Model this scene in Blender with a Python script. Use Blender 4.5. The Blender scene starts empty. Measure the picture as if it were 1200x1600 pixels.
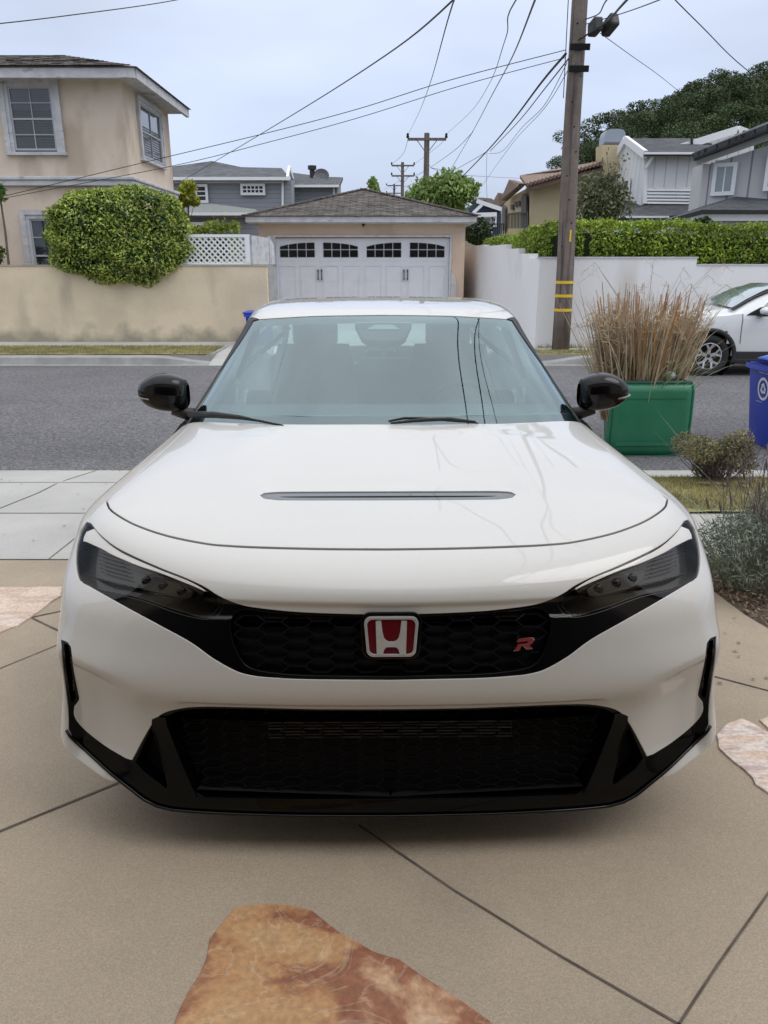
import bpy, bmesh, math, random
import numpy as np
from mathutils import Vector, Matrix
from mathutils.geometry import delaunay_2d_cdt
R = math.radians
random.seed(7); rng = np.random.default_rng(7)
sc = bpy.context.scene
col = sc.collection
# ------------------------------------------------------------------ camera
CH, PITCH, F = 1.58, R(18.0), 1200.0
cd = bpy.data.cameras.new('camera'); cam = bpy.data.objects.new('camera', cd); col.objects.link(cam)
cam.location = (0, 0, CH); cam.rotation_euler = (R(90) - PITCH, 0, 0)
cd.sensor_fit = 'VERTICAL'; cd.sensor_height = 32.0; cd.sensor_width = 24.0; cd.lens = 24.0
cd.clip_start = 0.05; cd.clip_end = 2000
sc.camera = cam
# ------------------------------------------------------------------ world / sun
SUN_EL, SUN_ROT = R(55), R(108)
w = bpy.data.worlds.new('World'); sc.world = w; w.use_nodes = True
nt = w.node_tree; nt.nodes.clear()
def N(t, **k):
    n = nt.nodes.new(t)
    for a, b in k.items(): setattr(n, a, b)
    return n
out = N('ShaderNodeOutputWorld'); bg = N('ShaderNodeBackground'); bg.inputs[1].default_value = 0.10
sky = N('ShaderNodeTexSky', sky_type='NISHITA'); sky.sun_disc = False
sky.sun_elevation = SUN_EL; sky.sun_rotation = SUN_ROT; sky.air_density = 1.0; sky.dust_density = 2.0
tc = N('ShaderNodeTexCoord'); sp = N('ShaderNodeSeparateXYZ'); nt.links.new(tc.outputs['Generated'], sp.inputs[0])
ramp = N('ShaderNodeValToRGB')
el = ramp.color_ramp.elements
el[0].position = 0.0; el[0].color = (0.56, 0.65, 0.84, 1); el[1].position = 1.0; el[1].color = (1.55, 1.57, 1.60, 1)
e = el.new(0.22); e.color = (0.66, 0.74, 0.93, 1)
e = el.new(0.5); e.color = (1.0, 1.04, 1.13, 1)
nt.links.new(sp.outputs[2], ramp.inputs[0])
mp = N('ShaderNodeMapping'); mp.inputs['Scale'].default_value = (1.0, 1.0, 3.2)
nt.links.new(tc.outputs['Generated'], mp.inputs[0])
nz = N('ShaderNodeTexNoise'); nz.inputs['Scale'].default_value = 2.1; nz.inputs['Detail'].default_value = 4; nz.inputs['Roughness'].default_value = .45
nt.links.new(mp.outputs[0], nz.inputs['Vector'])
mr = N('ShaderNodeMapRange'); mr.inputs['From Min'].default_value = .3; mr.inputs['From Max'].default_value = .7
mr.inputs['To Min'].default_value = 8.1; mr.inputs['To Max'].default_value = 11.4
nt.links.new(nz.outputs[0], mr.inputs[0])
vm = N('ShaderNodeVectorMath', operation='SCALE'); nt.links.new(ramp.outputs[0], vm.inputs[0]); nt.links.new(mr.outputs[0], vm.inputs['Scale'])
mx = N('ShaderNodeMix', data_type='RGBA'); mx.inputs[0].default_value = 0.85
nt.links.new(sky.outputs[0], mx.inputs[6]); nt.links.new(vm.outputs[0], mx.inputs[7])
nt.links.new(mx.outputs[2], bg.inputs[0]); nt.links.new(bg.outputs[0], out.inputs[0])
sd = bpy.data.lights.new('sun', 'SUN'); sd.energy = 0.7; sd.angle = R(35); sd.color = (1, .98, .95)
so = bpy.data.objects.new('sun', sd); col.objects.link(so)
_d = Vector((math.sin(SUN_ROT) * math.cos(SUN_EL), math.cos(SUN_ROT) * math.cos(SUN_EL), math.sin(SUN_EL)))
so.rotation_euler = _d.to_track_quat('Z', 'Y').to_euler()
so.location = (0, 0, 30)
sc.view_settings.view_transform = 'Standard'; sc.view_settings.look = 'None'
sc.view_settings.exposure = 0.22; sc.view_settings.gamma = 1.0; sc.view_settings.use_curve_mapping = False
# ------------------------------------------------------------------ helpers
def P(px, py, d):
    """world point seen at photograph pixel (px,py) at distance y=d"""
    v = (py - 800) / F; u = (px - 600) / F
    dy = math.cos(PITCH) - v * math.sin(PITCH); dz = -math.sin(PITCH) - v * math.cos(PITCH)
    t = d / dy
    return Vector((u * t, d, CH + dz * t))
def G(px, py, z=0.0):
    v = (py - 800) / F; u = (px - 600) / F
    dy = math.cos(PITCH) - v * math.sin(PITCH); dz = -math.sin(PITCH) - v * math.cos(PITCH)
    t = (z - CH) / dz
    return Vector((u * t, dy * t, z))
def Zat(py, d): return P(600, py, d).z
def X(px, d, z=1.6):
    return (px - 600) / F * (d * math.cos(PITCH) + (CH - z) * math.sin(PITCH))
MATS = {}
def mat(name, c=(.5, .5, .5), rough=.6, metal=0., coat=0., spec=.5, c2=None, ns=5., nd=4., bump=0., bs=None, island=0., stain=None, fac=(.35, .65), ior=None, emit=None, extra=None):
    if name in MATS: return MATS[name]
    m = bpy.data.materials.new(name); m.use_nodes = True; MATS[name] = m
    t = m.node_tree; b = t.nodes['Principled BSDF']
    b.inputs['Base Color'].default_value = (*c, 1); b.inputs['Roughness'].default_value = rough
    b.inputs['Metallic'].default_value = metal; b.inputs['Coat Weight'].default_value = coat
    b.inputs['Coat Roughness'].default_value = .03; b.inputs['Specular IOR Level'].default_value = spec
    if ior: b.inputs['IOR'].default_value = ior
    L = t.links.new
    co = t.nodes.new('ShaderNodeTexCoord')
    src = None
    if c2 is not None:
        n = t.nodes.new('ShaderNodeTexNoise'); n.inputs['Scale'].default_value = ns; n.inputs['Detail'].default_value = nd; n.inputs['Roughness'].default_value = .6
        L(co.outputs['Object'], n.inputs['Vector'])
        r = t.nodes.new('ShaderNodeMapRange'); r.inputs['From Min'].default_value = fac[0]; r.inputs['From Max'].default_value = fac[1]
        L(n.outputs[0], r.inputs[0])
        x = t.nodes.new('ShaderNodeMix'); x.data_type = 'RGBA'; L(r.outputs[0], x.inputs[0])
        x.inputs[6].default_value = (*c, 1); x.inputs[7].default_value = (*c2, 1); src = x.outputs[2]
    if stain is not None:   # (color, scale vec, lo, hi)
        sc_, vec, lo, hi = stain
        mp = t.nodes.new('ShaderNodeMapping'); mp.inputs['Scale'].default_value = vec; L(co.outputs['Object'], mp.inputs[0])
        n = t.nodes.new('ShaderNodeTexNoise'); n.inputs['Scale'].default_value = 1; n.inputs['Detail'].default_value = 6; L(mp.outputs[0], n.inputs['Vector'])
        r = t.nodes.new('ShaderNodeMapRange'); r.inputs['From Min'].default_value = lo; r.inputs['From Max'].default_value = hi; L(n.outputs[0], r.inputs[0])
        x = t.nodes.new('ShaderNodeMix'); x.data_type = 'RGBA'; L(r.outputs[0], x.inputs[0])
        if src: L(src, x.inputs[6])
        else: x.inputs[6].default_value = (*c, 1)
        x.inputs[7].default_value = (*sc_, 1); src = x.outputs[2]
    if island:
        g = t.nodes.new('ShaderNodeNewGeometry'); hs = t.nodes.new('ShaderNodeHueSaturation')
        r = t.nodes.new('ShaderNodeMapRange'); r.inputs['To Min'].default_value = 1 - island; r.inputs['To Max'].default_value = 1 + island
        L(g.outputs['Random Per Island'], r.inputs[0]); L(r.outputs[0], hs.inputs['Value'])
        if src: L(src, hs.inputs['Color'])
        else: hs.inputs['Color'].default_value = (*c, 1)
        src = hs.outputs[0]
    if src: L(src, b.inputs['Base Color'])
    if bump:
        n = t.nodes.new('ShaderNodeTexNoise'); n.inputs['Scale'].default_value = bs or ns; n.inputs['Detail'].default_value = 5
        L(co.outputs['Object'], n.inputs['Vector'])
        bn = t.nodes.new('ShaderNodeBump'); bn.inputs['Strength'].default_value = bump; bn.inputs['Distance'].default_value = .02
        L(n.outputs[0], bn.inputs['Height']); L(bn.outputs[0], b.inputs['Normal'])
    if emit:
        b.inputs['Emission Color'].default_value = (*emit[0], 1); b.inputs['Emission Strength'].default_value = emit[1]
    if extra: extra(t, b, co)
    return m
def glass(name, tint, refl=1.0, rough=0.0, ior=1.5, gcol=(.95, 1, 1)):
    if name in MATS: return MATS[name]
    m = bpy.data.materials.new(name); m.use_nodes = True; MATS[name] = m
    t = m.node_tree; t.nodes.clear()
    o = t.nodes.new('ShaderNodeOutputMaterial'); tr = t.nodes.new('ShaderNodeBsdfTransparent'); gl = t.nodes.new('ShaderNodeBsdfGlossy')
    tr.inputs[0].default_value = (*tint, 1); gl.inputs['Roughness'].default_value = rough; gl.inputs[0].default_value = (*gcol, 1)
    # two-sided Schlick reflectance (a thin pane reflects alike from both sides)
    g = t.nodes.new('ShaderNodeNewGeometry'); dt = t.nodes.new('ShaderNodeVectorMath'); dt.operation = 'DOT_PRODUCT'; t.links.new(g.outputs['Normal'], dt.inputs[0]); t.links.new(g.outputs['Incoming'], dt.inputs[1])
    def mth(op, a, b):
        q = t.nodes.new('ShaderNodeMath'); q.operation = op
        for i_, x_ in enumerate((a, b)):
            if isinstance(x_, (int, float)): q.inputs[i_].default_value = x_
            elif x_ is not None: t.links.new(x_, q.inputs[i_])
        return q.outputs[0]
    f0 = ((ior - 1) / (ior + 1)) ** 2 * 1.9
    pw = mth('POWER', mth('SUBTRACT', 1.0, mth('ABSOLUTE', dt.outputs['Value'], None)), 5.0)
    fr_ = mth('ADD', mth('MULTIPLY', pw, 1 - f0), f0)
    mu = t.nodes.new('ShaderNodeMath'); mu.operation = 'MULTIPLY'; mu.inputs[1].default_value = refl; mu.use_clamp = True
    mi = t.nodes.new('ShaderNodeMixShader')
    t.links.new(fr_, mu.inputs[0]); t.links.new(mu.outputs[0], mi.inputs[0]); t.links.new(tr.outputs[0], mi.inputs[1]); t.links.new(gl.outputs[0], mi.inputs[2]); t.links.new(mi.outputs[0], o.inputs[0])
    return m
def tag(o, label=None, cat=None, group=None, kind=None):
    if label: o['label'] = label
    if cat: o['category'] = cat
    if group: o['group'] = group
    if kind: o['kind'] = kind
    return o
def empty(name, loc=(0, 0, 0), rz=0., label=None, cat=None, group=None):
    o = bpy.data.objects.new(name, None); o.location = loc; o.rotation_euler = (0, 0, rz); o.empty_display_size = .1
    col.objects.link(o); return tag(o, label, cat, group)
def copy_tree(o, parent=None):
    c = o.copy(); col.objects.link(c)
    if parent is not None: c.parent = parent
    for ch in list(o.children): copy_tree(ch, c)
    return c
class MB:
    def __init__(s): s.v = []; s.f = []
    def add(s, vs, fs):
        b = len(s.v); s.v += [tuple(v) for v in vs]; s.f += [tuple(i + b for i in f) for f in fs]; return s
    def box(s, x0, x1, y0, y1, z0, z1, M=None):
        vs = [Vector((x, y, z)) for z in (z0, z1) for x, y in ((x0, y0), (x1, y0), (x1, y1), (x0, y1))]
        if M: vs = [M @ v for v in vs]
        return s.add(vs, [(3, 2, 1, 0), (4, 5, 6, 7), (0, 1, 5, 4), (1, 2, 6, 5), (2, 3, 7, 6), (3, 0, 4, 7)])
    def bar(s, a, b, wd, ht=None, up=(0, 0, 1)):
        a = Vector(a); b = Vector(b); ht = ht or wd
        d = (b - a).normalized(); u = Vector(up); sx = d.cross(u)
        if sx.length < 1e-4: sx = d.cross(Vector((1, 0, 0)))
        sx.normalize(); u = sx.cross(d).normalized()
        vs = [p + sx * i * wd / 2 + u * j * ht / 2 for p in (a, b) for i, j in ((-1, -1), (1, -1), (1, 1), (-1, 1))]
        return s.add(vs, [(3, 2, 1, 0), (4, 5, 6, 7), (0, 1, 5, 4), (1, 2, 6, 5), (2, 3, 7, 6), (3, 0, 4, 7)])
    def tube(s, pts, r, n=8, caps=True):
        pts = [Vector(p) for p in pts]; k = len(pts)
        rs = r if isinstance(r, (list, tuple)) else [r] * k
        base = len(s.v); prev = None
        for i, p in enumerate(pts):
            d = (pts[min(i + 1, k - 1)] - pts[max(i - 1, 0)]).normalized()
            if prev is None:
                prev = d.orthogonal().normalized()
            else:
                prev = (prev - d * prev.dot(d)).normalized()
            q = d.cross(prev)
            for j in range(n):
                a = 2 * math.pi * j / n
                s.v.append(tuple(p + (prev * math.cos(a) + q * math.sin(a)) * rs[i]))
        for i in range(k - 1):
            for j in range(n):
                a = base + i * n + j; b = base + i * n + (j + 1) % n
                s.f.append((a, b, b + n, a + n))
        if caps:
            s.f.append(tuple(base + j for j in range(n - 1, -1, -1))); s.f.append(tuple(base + (k - 1) * n + j for j in range(n)))
        return s
    def lathe(s, prof, n=32, M=None):
        """prof: (r, h) around local Z"""
        base = len(s.v); k = len(prof)
        for r, h in prof:
            for j in range(n):
                a = 2 * math.pi * j / n; v = Vector((r * math.cos(a), r * math.sin(a), h))
                s.v.append(tuple(M @ v if M else v))
        for i in range(k - 1):
            for j in range(n):
                a = base + i * n + j; b = base + i * n + (j + 1) % n
                s.f.append((a, b, b + n, a + n))
        return s
    def prism(s, poly, off):
        """poly: list of 3D points, extruded by vector off"""
        n = len(poly); poly = [Vector(p) for p in poly]; off = Vector(off)
        return s.add(poly + [p + off for p in poly], [tuple(range(n)), tuple(range(2 * n - 1, n - 1, -1))] + [(i, i + n, (i + 1) % n + n, (i + 1) % n) for i in range(n)])
    def grid(s, fn, nu, nv, closed=False):
        base = len(s.v)
        for i in range(nu + 1):
            for j in range(nv + 1): s.v.append(tuple(fn(i / nu, j / nv)))
        for i in range(nu):
            for j in range(nv):
                a = base + i * (nv + 1) + j
                s.f.append((a, a + nv + 1, a + nv + 2, a + 1))
        return s
    def build(s, name, m, parent=None, smooth=False, bevel=0., solid=0., auto=None):
        me = bpy.data.meshes.new(name); me.from_pydata(s.v, [], s.f); me.validate(clean_customdata=False)
        bm = bmesh.new(); bm.from_mesh(me); bmesh.ops.recalc_face_normals(bm, faces=bm.faces); bm.to_mesh(me); bm.free()
        if m: me.materials.append(m)
        if smooth: me.polygons.foreach_set('use_smooth', [True] * len(me.polygons))
        o = bpy.data.objects.new(name, me); col.objects.link(o)
        if parent is not None: o.parent = parent
        if auto: me.set_sharp_from_angle(angle=R(auto))
        if bevel:
            md = o.modifiers.new('bevel', 'BEVEL'); md.width = bevel; md.segments = 2; md.limit_method = 'ANGLE'; md.angle_limit = R(35)
        if solid:
            md = o.modifiers.new('solid', 'SOLIDIFY'); md.thickness = solid
        return o
def struct(o): o['kind'] = 'structure'; return o
sc.render.engine = 'CYCLES'
try:
    sc.cycles.use_denoising = True; sc.cycles.denoiser = 'OPENIMAGEDENOISE'; sc.cycles.max_bounces = 8; sc.cycles.transparent_max_bounces = 16
except Exception: pass
# ------------------------------------------------------------------ car: smooth spline shells cut into panels
NOSE = 1.75
def cproj(p):
    """canonical picture position (hw,py) of points in car space"""
    Y = p[..., 1] + NOSE; dz = CH - p[..., 2]
    zc = Y * math.cos(PITCH) + dz * math.sin(PITCH)
    return np.stack([F * p[..., 0] / zc, 800 + F * (dz * math.cos(PITCH) - Y * math.sin(PITCH)) / zc], -1)
def _bs(t):
    return np.stack([(1 - t) ** 3, 3 * t ** 3 - 6 * t ** 2 + 4, -3 * t ** 3 + 3 * t ** 2 + 3 * t + 1, t ** 3], -1) / 6
def _bd(t):
    return np.stack([-3 * (1 - t) ** 2, 9 * t ** 2 - 12 * t, -9 * t ** 2 + 6 * t + 3, 3 * t ** 2], -1) / 6
class Surf:
    def __init__(s, net):
        n = np.array(net, float)                                  # [rows][cols][3]
        s.nv, s.nu = n.shape[0] - 1, n.shape[1] - 1
        mir = n[:, 1:2].copy(); mir[..., 0] *= -1
        n = np.concatenate([mir, n, 2 * n[:, -1:] - n[:, -2:-1]], 1)
        n = np.concatenate([2 * n[:1] - n[1:2], n, 2 * n[-1:] - n[-2:-1]], 0)
        s.n = n; s.disp = None
        U, V = np.meshgrid(np.linspace(0, s.nu, s.nu * 14 + 1), np.linspace(0, s.nv, s.nv * 14 + 1))
        s.su = U.ravel(); s.sv = V.ravel(); s.sample()
    def sample(s):
        s.sp, n = s.ev(s.su, s.sv); s.spx = cproj(s.sp)
        sg = np.sign((n * np.array([.3, -1, .9])).sum(-1).mean())
        view = s.sp - np.array([0, -NOSE, CH]); view /= np.linalg.norm(view, axis=-1, keepdims=True)
        s.back = ((n * sg * view).sum(-1) > -.06)
    def ev(s, u, v, disp=True):
        u = np.clip(np.asarray(u, float), 0, s.nu - 1e-9); v = np.clip(np.asarray(v, float), 0, s.nv - 1e-9)
        iu = u.astype(int); iv = v.astype(int); tu = u - iu; tv = v - iv
        bu, bv, du, dv = _bs(tu), _bs(tv), _bd(tu), _bd(tv)
        p = np.zeros(u.shape + (3,)); pu = p.copy(); pv = p.copy()
        for a in range(4):
            for b in range(4):
                c = s.n[iv + a, iu + b]
                p += c * (bv[..., a] * bu[..., b])[..., None]
                pu += c * (bv[..., a] * du[..., b])[..., None]
                pv += c * (dv[..., a] * bu[..., b])[..., None]
        n = np.cross(pu, pv); n /= np.linalg.norm(n, axis=-1, keepdims=True) + 1e-12
        if disp and s.disp is not None:
            p = p - n * s.disp(u, v, p)[..., None]
        return p, n
    def inv(s, hw, py):
        """(u,v) of a picture position"""
        d = (s.spx[:, 0] - hw) ** 2 + (s.spx[:, 1] - py) ** 2
        # prefer near-camera candidates
        k = np.argmin(d + 4 * (s.sp[:, 1]) + 1e6 * s.back)
        u, v = s.su[k], s.sv[k]
        best = (d[k], u, v)
        for _ in range(12):
            e = 1e-3
            q = np.array([[u, v], [u + e, v], [u, v + e]])
            pp = cproj(s.ev(q[:, 0], q[:, 1])[0])
            r = np.array([hw, py]) - pp[0]
            J = np.stack([(pp[1] - pp[0]) / e, (pp[2] - pp[0]) / e], 1)
            try: st = np.linalg.lstsq(J, r, rcond=1e-2)[0]
            except Exception: break
            st = np.clip(st, -.06, .06) if _ < 8 else st * .3; u = min(max(u + st[0], 0), s.nu); v = min(max(v + st[1], 0), s.nv)
            dd = ((cproj(s.ev(np.array([u]), np.array([v]))[0])[0] - [hw, py]) ** 2).sum()
            if dd < best[0]: best = (dd, u, v)
        return (best[1], best[2])
def pip(poly, x, y):
    poly = np.asarray(poly); n = len(poly); c = np.zeros(len(x), bool); j = n - 1
    for i in range(n):
        xi, yi = poly[i]; xj, yj = poly[j]
        m = ((yi > y) != (yj > y)) & (x < (xj - xi) * (y - yi) / (yj - yi + 1e-15) + xi)
        c ^= m; j = i
    return c
def dens(pts, step=7., closed=False):
    """densify a px polyline"""
    o = []; n = len(pts)
    for i in range(n if closed else n - 1):
        a = np.array(pts[i], float); b = np.array(pts[(i + 1) % n], float); k = max(1, int(np.linalg.norm(b - a) / step))
        for q in range(k): o.append(tuple(a + (b - a) * q / k))
    if not closed: o.append(tuple(pts[-1]))
    return o
def smoothline(pts, step=6.):
    """Catmull-Rom through px points"""
    p = [np.array(q, float) for q in pts]; o = []
    for i in range(len(p) - 1):
        a, b, c, d = p[max(i - 1, 0)], p[i], p[i + 1], p[min(i + 2, len(p) - 1)]
        k = max(1, int(np.linalg.norm(c - b) / step))
        for q in range(k):
            t = q / k
            o.append(tuple(.5 * ((2 * b) + (c - a) * t + (2 * a - 5 * b + 4 * c - d) * t * t + (3 * b - a - 3 * c + d) * t ** 3)))
    o.append(tuple(p[-1])); return o
def cut(surf, pieces, nu=10, nv=10):
    """pieces: list of (name, uvpoly); first match wins. -> dict name -> (faces in uv index), verts"""
    SU, SV = 1.0, 1.0
    verts = []; edges = []
    allp = [p for _, p in pieces] + [[(0, 0), (surf.nu, 0), (surf.nu, surf.nv), (0, surf.nv)]]
    lines = []
    for poly in allp:
        b = len(verts); n = len(poly)
        for q in poly: verts.append((q[0], q[1]))
        for i in range(n): edges.append((b + i, b + (i + 1) % n))
    lp = np.array(verts)
    gu, gv = np.meshgrid(np.linspace(0, surf.nu, surf.nu * nu + 1), np.linspace(0, surf.nv, surf.nv * nv + 1))
    g = np.stack([gu.ravel(), gv.ravel()], 1)
    # drop grid points too close to outline points (keeps triangles healthy), keep border
    keep = np.ones(len(g), bool)
    for i in range(0, len(g), 2000):
        d = ((g[i:i + 2000, None, :] - lp[None]) ** 2).sum(-1).min(1)
        keep[i:i + 2000] = d > (0.4 / nu) ** 2
    g = g[keep]
    verts += [tuple(q) for q in g]
    r = delaunay_2d_cdt([Vector(q) for q in verts], edges, [], 0, 1e-5)
    V = np.array([tuple(q) for q in r[0]]); Fc = np.array([f for f in r[2] if len(f) == 3])
    V[:, 0] = np.clip(V[:, 0], 0, surf.nu); V[:, 1] = np.clip(V[:, 1], 0, surf.nv)
    c = V[Fc].mean(1); ar = np.abs(np.cross(V[Fc[:, 1]] - V[Fc[:, 0]], V[Fc[:, 2]] - V[Fc[:, 0]]))
    left = ar > 1e-9; res = {}
    for name, poly in pieces:
        m = pip(poly, c[:, 0], c[:, 1]) & left
        res.setdefault(name, []).append(Fc[m]); left &= ~m
    res = {k: np.concatenate(v) for k, v in res.items()}
    res['rest'] = Fc[left]
    return V, res
def shell(surf, V, faces, name, m, parent, off=0., lip=.012, mirror=True, fillet=.0018, lipdir=None, flipx=False):
    """one mesh from uv faces: smooth spline normals, edges turned in by `lip`"""
    if len(faces) == 0: return None
    idx, inv_ = np.unique(faces, return_inverse=True); F_ = inv_.reshape(faces.shape)
    uv = V[idx]; p, n = surf.ev(uv[:, 0], uv[:, 1])
    if surf.disp is not None:
        e = 1e-3
        a = surf.ev(uv[:, 0] + e, uv[:, 1])[0] - surf.ev(uv[:, 0] - e, uv[:, 1])[0]
        b = surf.ev(uv[:, 0], uv[:, 1] + e)[0] - surf.ev(uv[:, 0], uv[:, 1] - e)[0]
        n2 = np.cross(a, b); ln = np.linalg.norm(n2, axis=-1, keepdims=True); n = np.where(ln > 1e-12, n2 / (ln + 1e-15), n)
    # orient outward (towards camera / up)
    sgn = np.sign((n * np.array([.3, -1, .9])).sum(-1).mean()); n = n * sgn
    p = p - n * off
    if flipx: p = p * [-1, 1, 1]; n = n * [-1, 1, 1]
    if mirror:
        k = len(p); p2 = p.copy(); p2[:, 0] *= -1; n2 = n.copy(); n2[:, 0] *= -1
        P_ = np.concatenate([p, p2]); N_ = np.concatenate([n, n2])
        remap = np.arange(2 * k); z = np.where(uv[:, 0] < 1e-4)[0]; remap[k + z] = z
        N_[z, 0] = 0
        F2 = remap[F_[:, ::-1] + k]
        F_ = np.concatenate([F_, F2])
    else: P_, N_ = p, n
    # consistent winding wrt normals
    fn = np.cross(P_[F_[:, 1]] - P_[F_[:, 0]], P_[F_[:, 2]] - P_[F_[:, 0]])
    flip = (fn * N_[F_].mean(1)).sum(-1) < 0
    F_[flip] = F_[flip][:, ::-1]
    cnt = {}
    for f in F_:
        for i in range(3):
            a, b = int(f[i]), int(f[(i + 1) % 3]); cnt[(a, b)] = cnt.get((a, b), 0) + 1
    be = [(a, b) for (a, b) in cnt if (b, a) not in cnt]
    verts = P_.tolist(); nor = N_.tolist(); quads = []
    if lip and be:
        # in-plane outward direction at the border vertices
        acc = {}
        for a, b in be:
            ed = P_[b] - P_[a]; o = np.cross(ed, (N_[a] + N_[b]) / 2)
            for q in (a, b): acc[q] = acc.get(q, 0) + o / (np.linalg.norm(o) + 1e-12)
        r1, r2, r3 = {}, {}, {}
        for q, o in acc.items():
            o = o / (np.linalg.norm(o) + 1e-9); nn = N_[q] if lipdir is None else -np.array(lipdir, float)
            if abs(P_[q][0]) < 1e-6: o[0] = 0
            f = fillet
            P0 = P_[q]
            r1[q] = len(verts); verts.append((P0 + o * f * .75 - nn * f * .3).tolist()); v_ = nn * .75 + o * .65; nor.append((v_ / np.linalg.norm(v_)).tolist())
            r2[q] = len(verts); verts.append((P0 + o * f - nn * f * 1.2).tolist()); nor.append(o.tolist())
            r3[q] = len(verts); verts.append((P0 + o * f - nn * lip).tolist()); nor.append(o.tolist())
        for a, b in be:
            quads += [(b, a, r1[a], r1[b]), (r1[b], r1[a], r2[a], r2[b]), (r2[b], r2[a], r3[a], r3[b])]
    me = bpy.data.meshes.new(name)
    me.from_pydata(verts, [], F_.tolist() + quads); me.update()
    me.polygons.foreach_set('use_smooth', [True] * len(me.polygons))
    try: me.normals_split_custom_set_from_vertices([Vector(x).normalized() for x in nor])
    except Exception as ex: print('normals', ex)
    me.materials.append(m)
    o = bpy.data.objects.new(name, me); col.objects.link(o); o.parent = parent
    return o

M_paint = mat('car white paint', (.61, .60, .578), rough=.42, coat=1.0, spec=.5, c2=(.60, .59, .568), ns=60)
M_black = mat('gloss black plastic', (.003, .003, .004), rough=.06, spec=.38)
M_lipb = mat('splitter black', (.0015, .0015, .002), rough=.07, spec=.18)
M_matt = mat('matt black plastic', (.012, .012, .013), rough=.5, c2=(.02, .02, .02), ns=80)
M_dark = mat('dark void', (.004, .004, .005), rough=.9)
M_rub = mat('seal rubber', (.01, .01, .01), rough=.6)
M_chrome = mat('chrome', (.8, .8, .8), rough=.08, metal=1.)
M_wind = glass('windscreen glass', (.56, .74, .74), 1.9, 0.0, 1.6, (.80, .96, 1.0))
M_side = glass('tinted side glass', (.35, .42, .41), 1.0)
M_lens = glass('headlight lens', (.92, .90, .87), .26)

# front shell net: rows bottom -> top; columns centre -> flank
FX = [0, .25, .45, .62, .76, .86, .925, .965, .968]
FY = [0, .004, .013, .030, .055, .085, .115, .155, .34]
def frow(dy, z, zo=None, xs=FX, ys=FY, k=1.):
    zo = z if zo is None else zo
    return [(x * k, y + dy, z + (zo - z) * (max(0, i - 3) / 5) ** 1.2) for i, (x, y) in enumerate(zip(xs, ys))]
F6x = [0, .25, .45, .62, .755, .85, .905, .937, .948]; F6y = [0, .006, .018, .043, .078, .118, .16, .225, .42]
F7x = [0, .25, .45, .62, .75, .845, .91, .95, .962]; F7y = [0, .010, .032, .075, .125, .185, .245, .335, .55]
F8y = [0, .012, .042, .098, .165, .238, .31, .41, .62]
net = [
    frow(.010, .085, .10), frow(-.005, .135, .16), frow(.0, .20, .22), frow(.020, .29, .30), frow(.028, .38, .40, k=.982),
    frow(.020, .445, .47, k=.968), frow(.000, .485, .52, k=.965), frow(.004, .54, .575, k=.972),
    [(x, y + .018, z) for x, y, z in zip(F6x, F6y, [.61, .61, .612, .615, .62, .63, .64, .645, .65])],
    [(x, y + .030, z) for x, y, z in zip(F6x, [a * .8 + b * .2 for a, b in zip(F6y, F7y)], [.68, .68, .682, .685, .69, .70, .705, .71, .71])],
    [(x, y + .036, z) for x, y, z in zip(F7x, F7y, [.735, .735, .736, .738, .745, .752, .757, .76, .76])],
    [(x, y + .043, z) for x, y, z in zip(F7x, F8y, [.778, .778, .779, .782, .793, .803, .808, .806, .80])],
    [(x, y, z) for x, y, z in zip([0, .25, .45, .615, .735, .825, .895, .945, .962], [.105, .108, .13, .178, .235, .30, .38, .48, .66], [.822, .822, .824, .831, .843, .856, .852, .84, .815])],
    [(x, y, z) for x, y, z in zip([0, .25, .45, .61, .72, .81, .885, .94, .962], [.22, .224, .24, .285, .335, .395, .47, .57, .74], [.853, .853, .856, .865, .880, .894, .885, .86, .80])],
    [(x, y, z) for x, y, z in zip([0, .25, .45, .60, .705, .79, .865, .93, .96], [.42, .424, .44, .47, .51, .56, .62, .70, .82], [.888, .889, .894, .903, .912, .915, .905, .87, .79])],
    [(x, y, z) for x, y, z in zip([0, .25, .45, .59, .695, .775, .85, .915, .955], [.68, .682, .70, .72, .75, .78, .82, .87, .95], [.925, .926, .930, .935, .938, .936, .923, .88, .79])],
    [(x, y, z) for x, y, z in zip([0, .25, .45, .585, .685, .768, .83, .89, .94], [.95, .952, .965, .99, 1.01, 1.04, 1.07, 1.11, 1.16], [.963, .963, .962, .960, .957, .952, .938, .895, .79])],
    [(x, y, z) for x, y, z in zip([0, .25, .45, .58, .68, .765, .815, .86, .92], [1.14, 1.15, 1.18, 1.225, 1.27, 1.31, 1.335, 1.36, 1.40], [.992, .990, .985, .981, .977, .970, .955, .915, .80])],
]
S = Surf(net)
def _ss(a, b, x): t = np.clip((x - a) / (b - a), 0, 1); return t * t * (3 - 2 * t)
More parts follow.
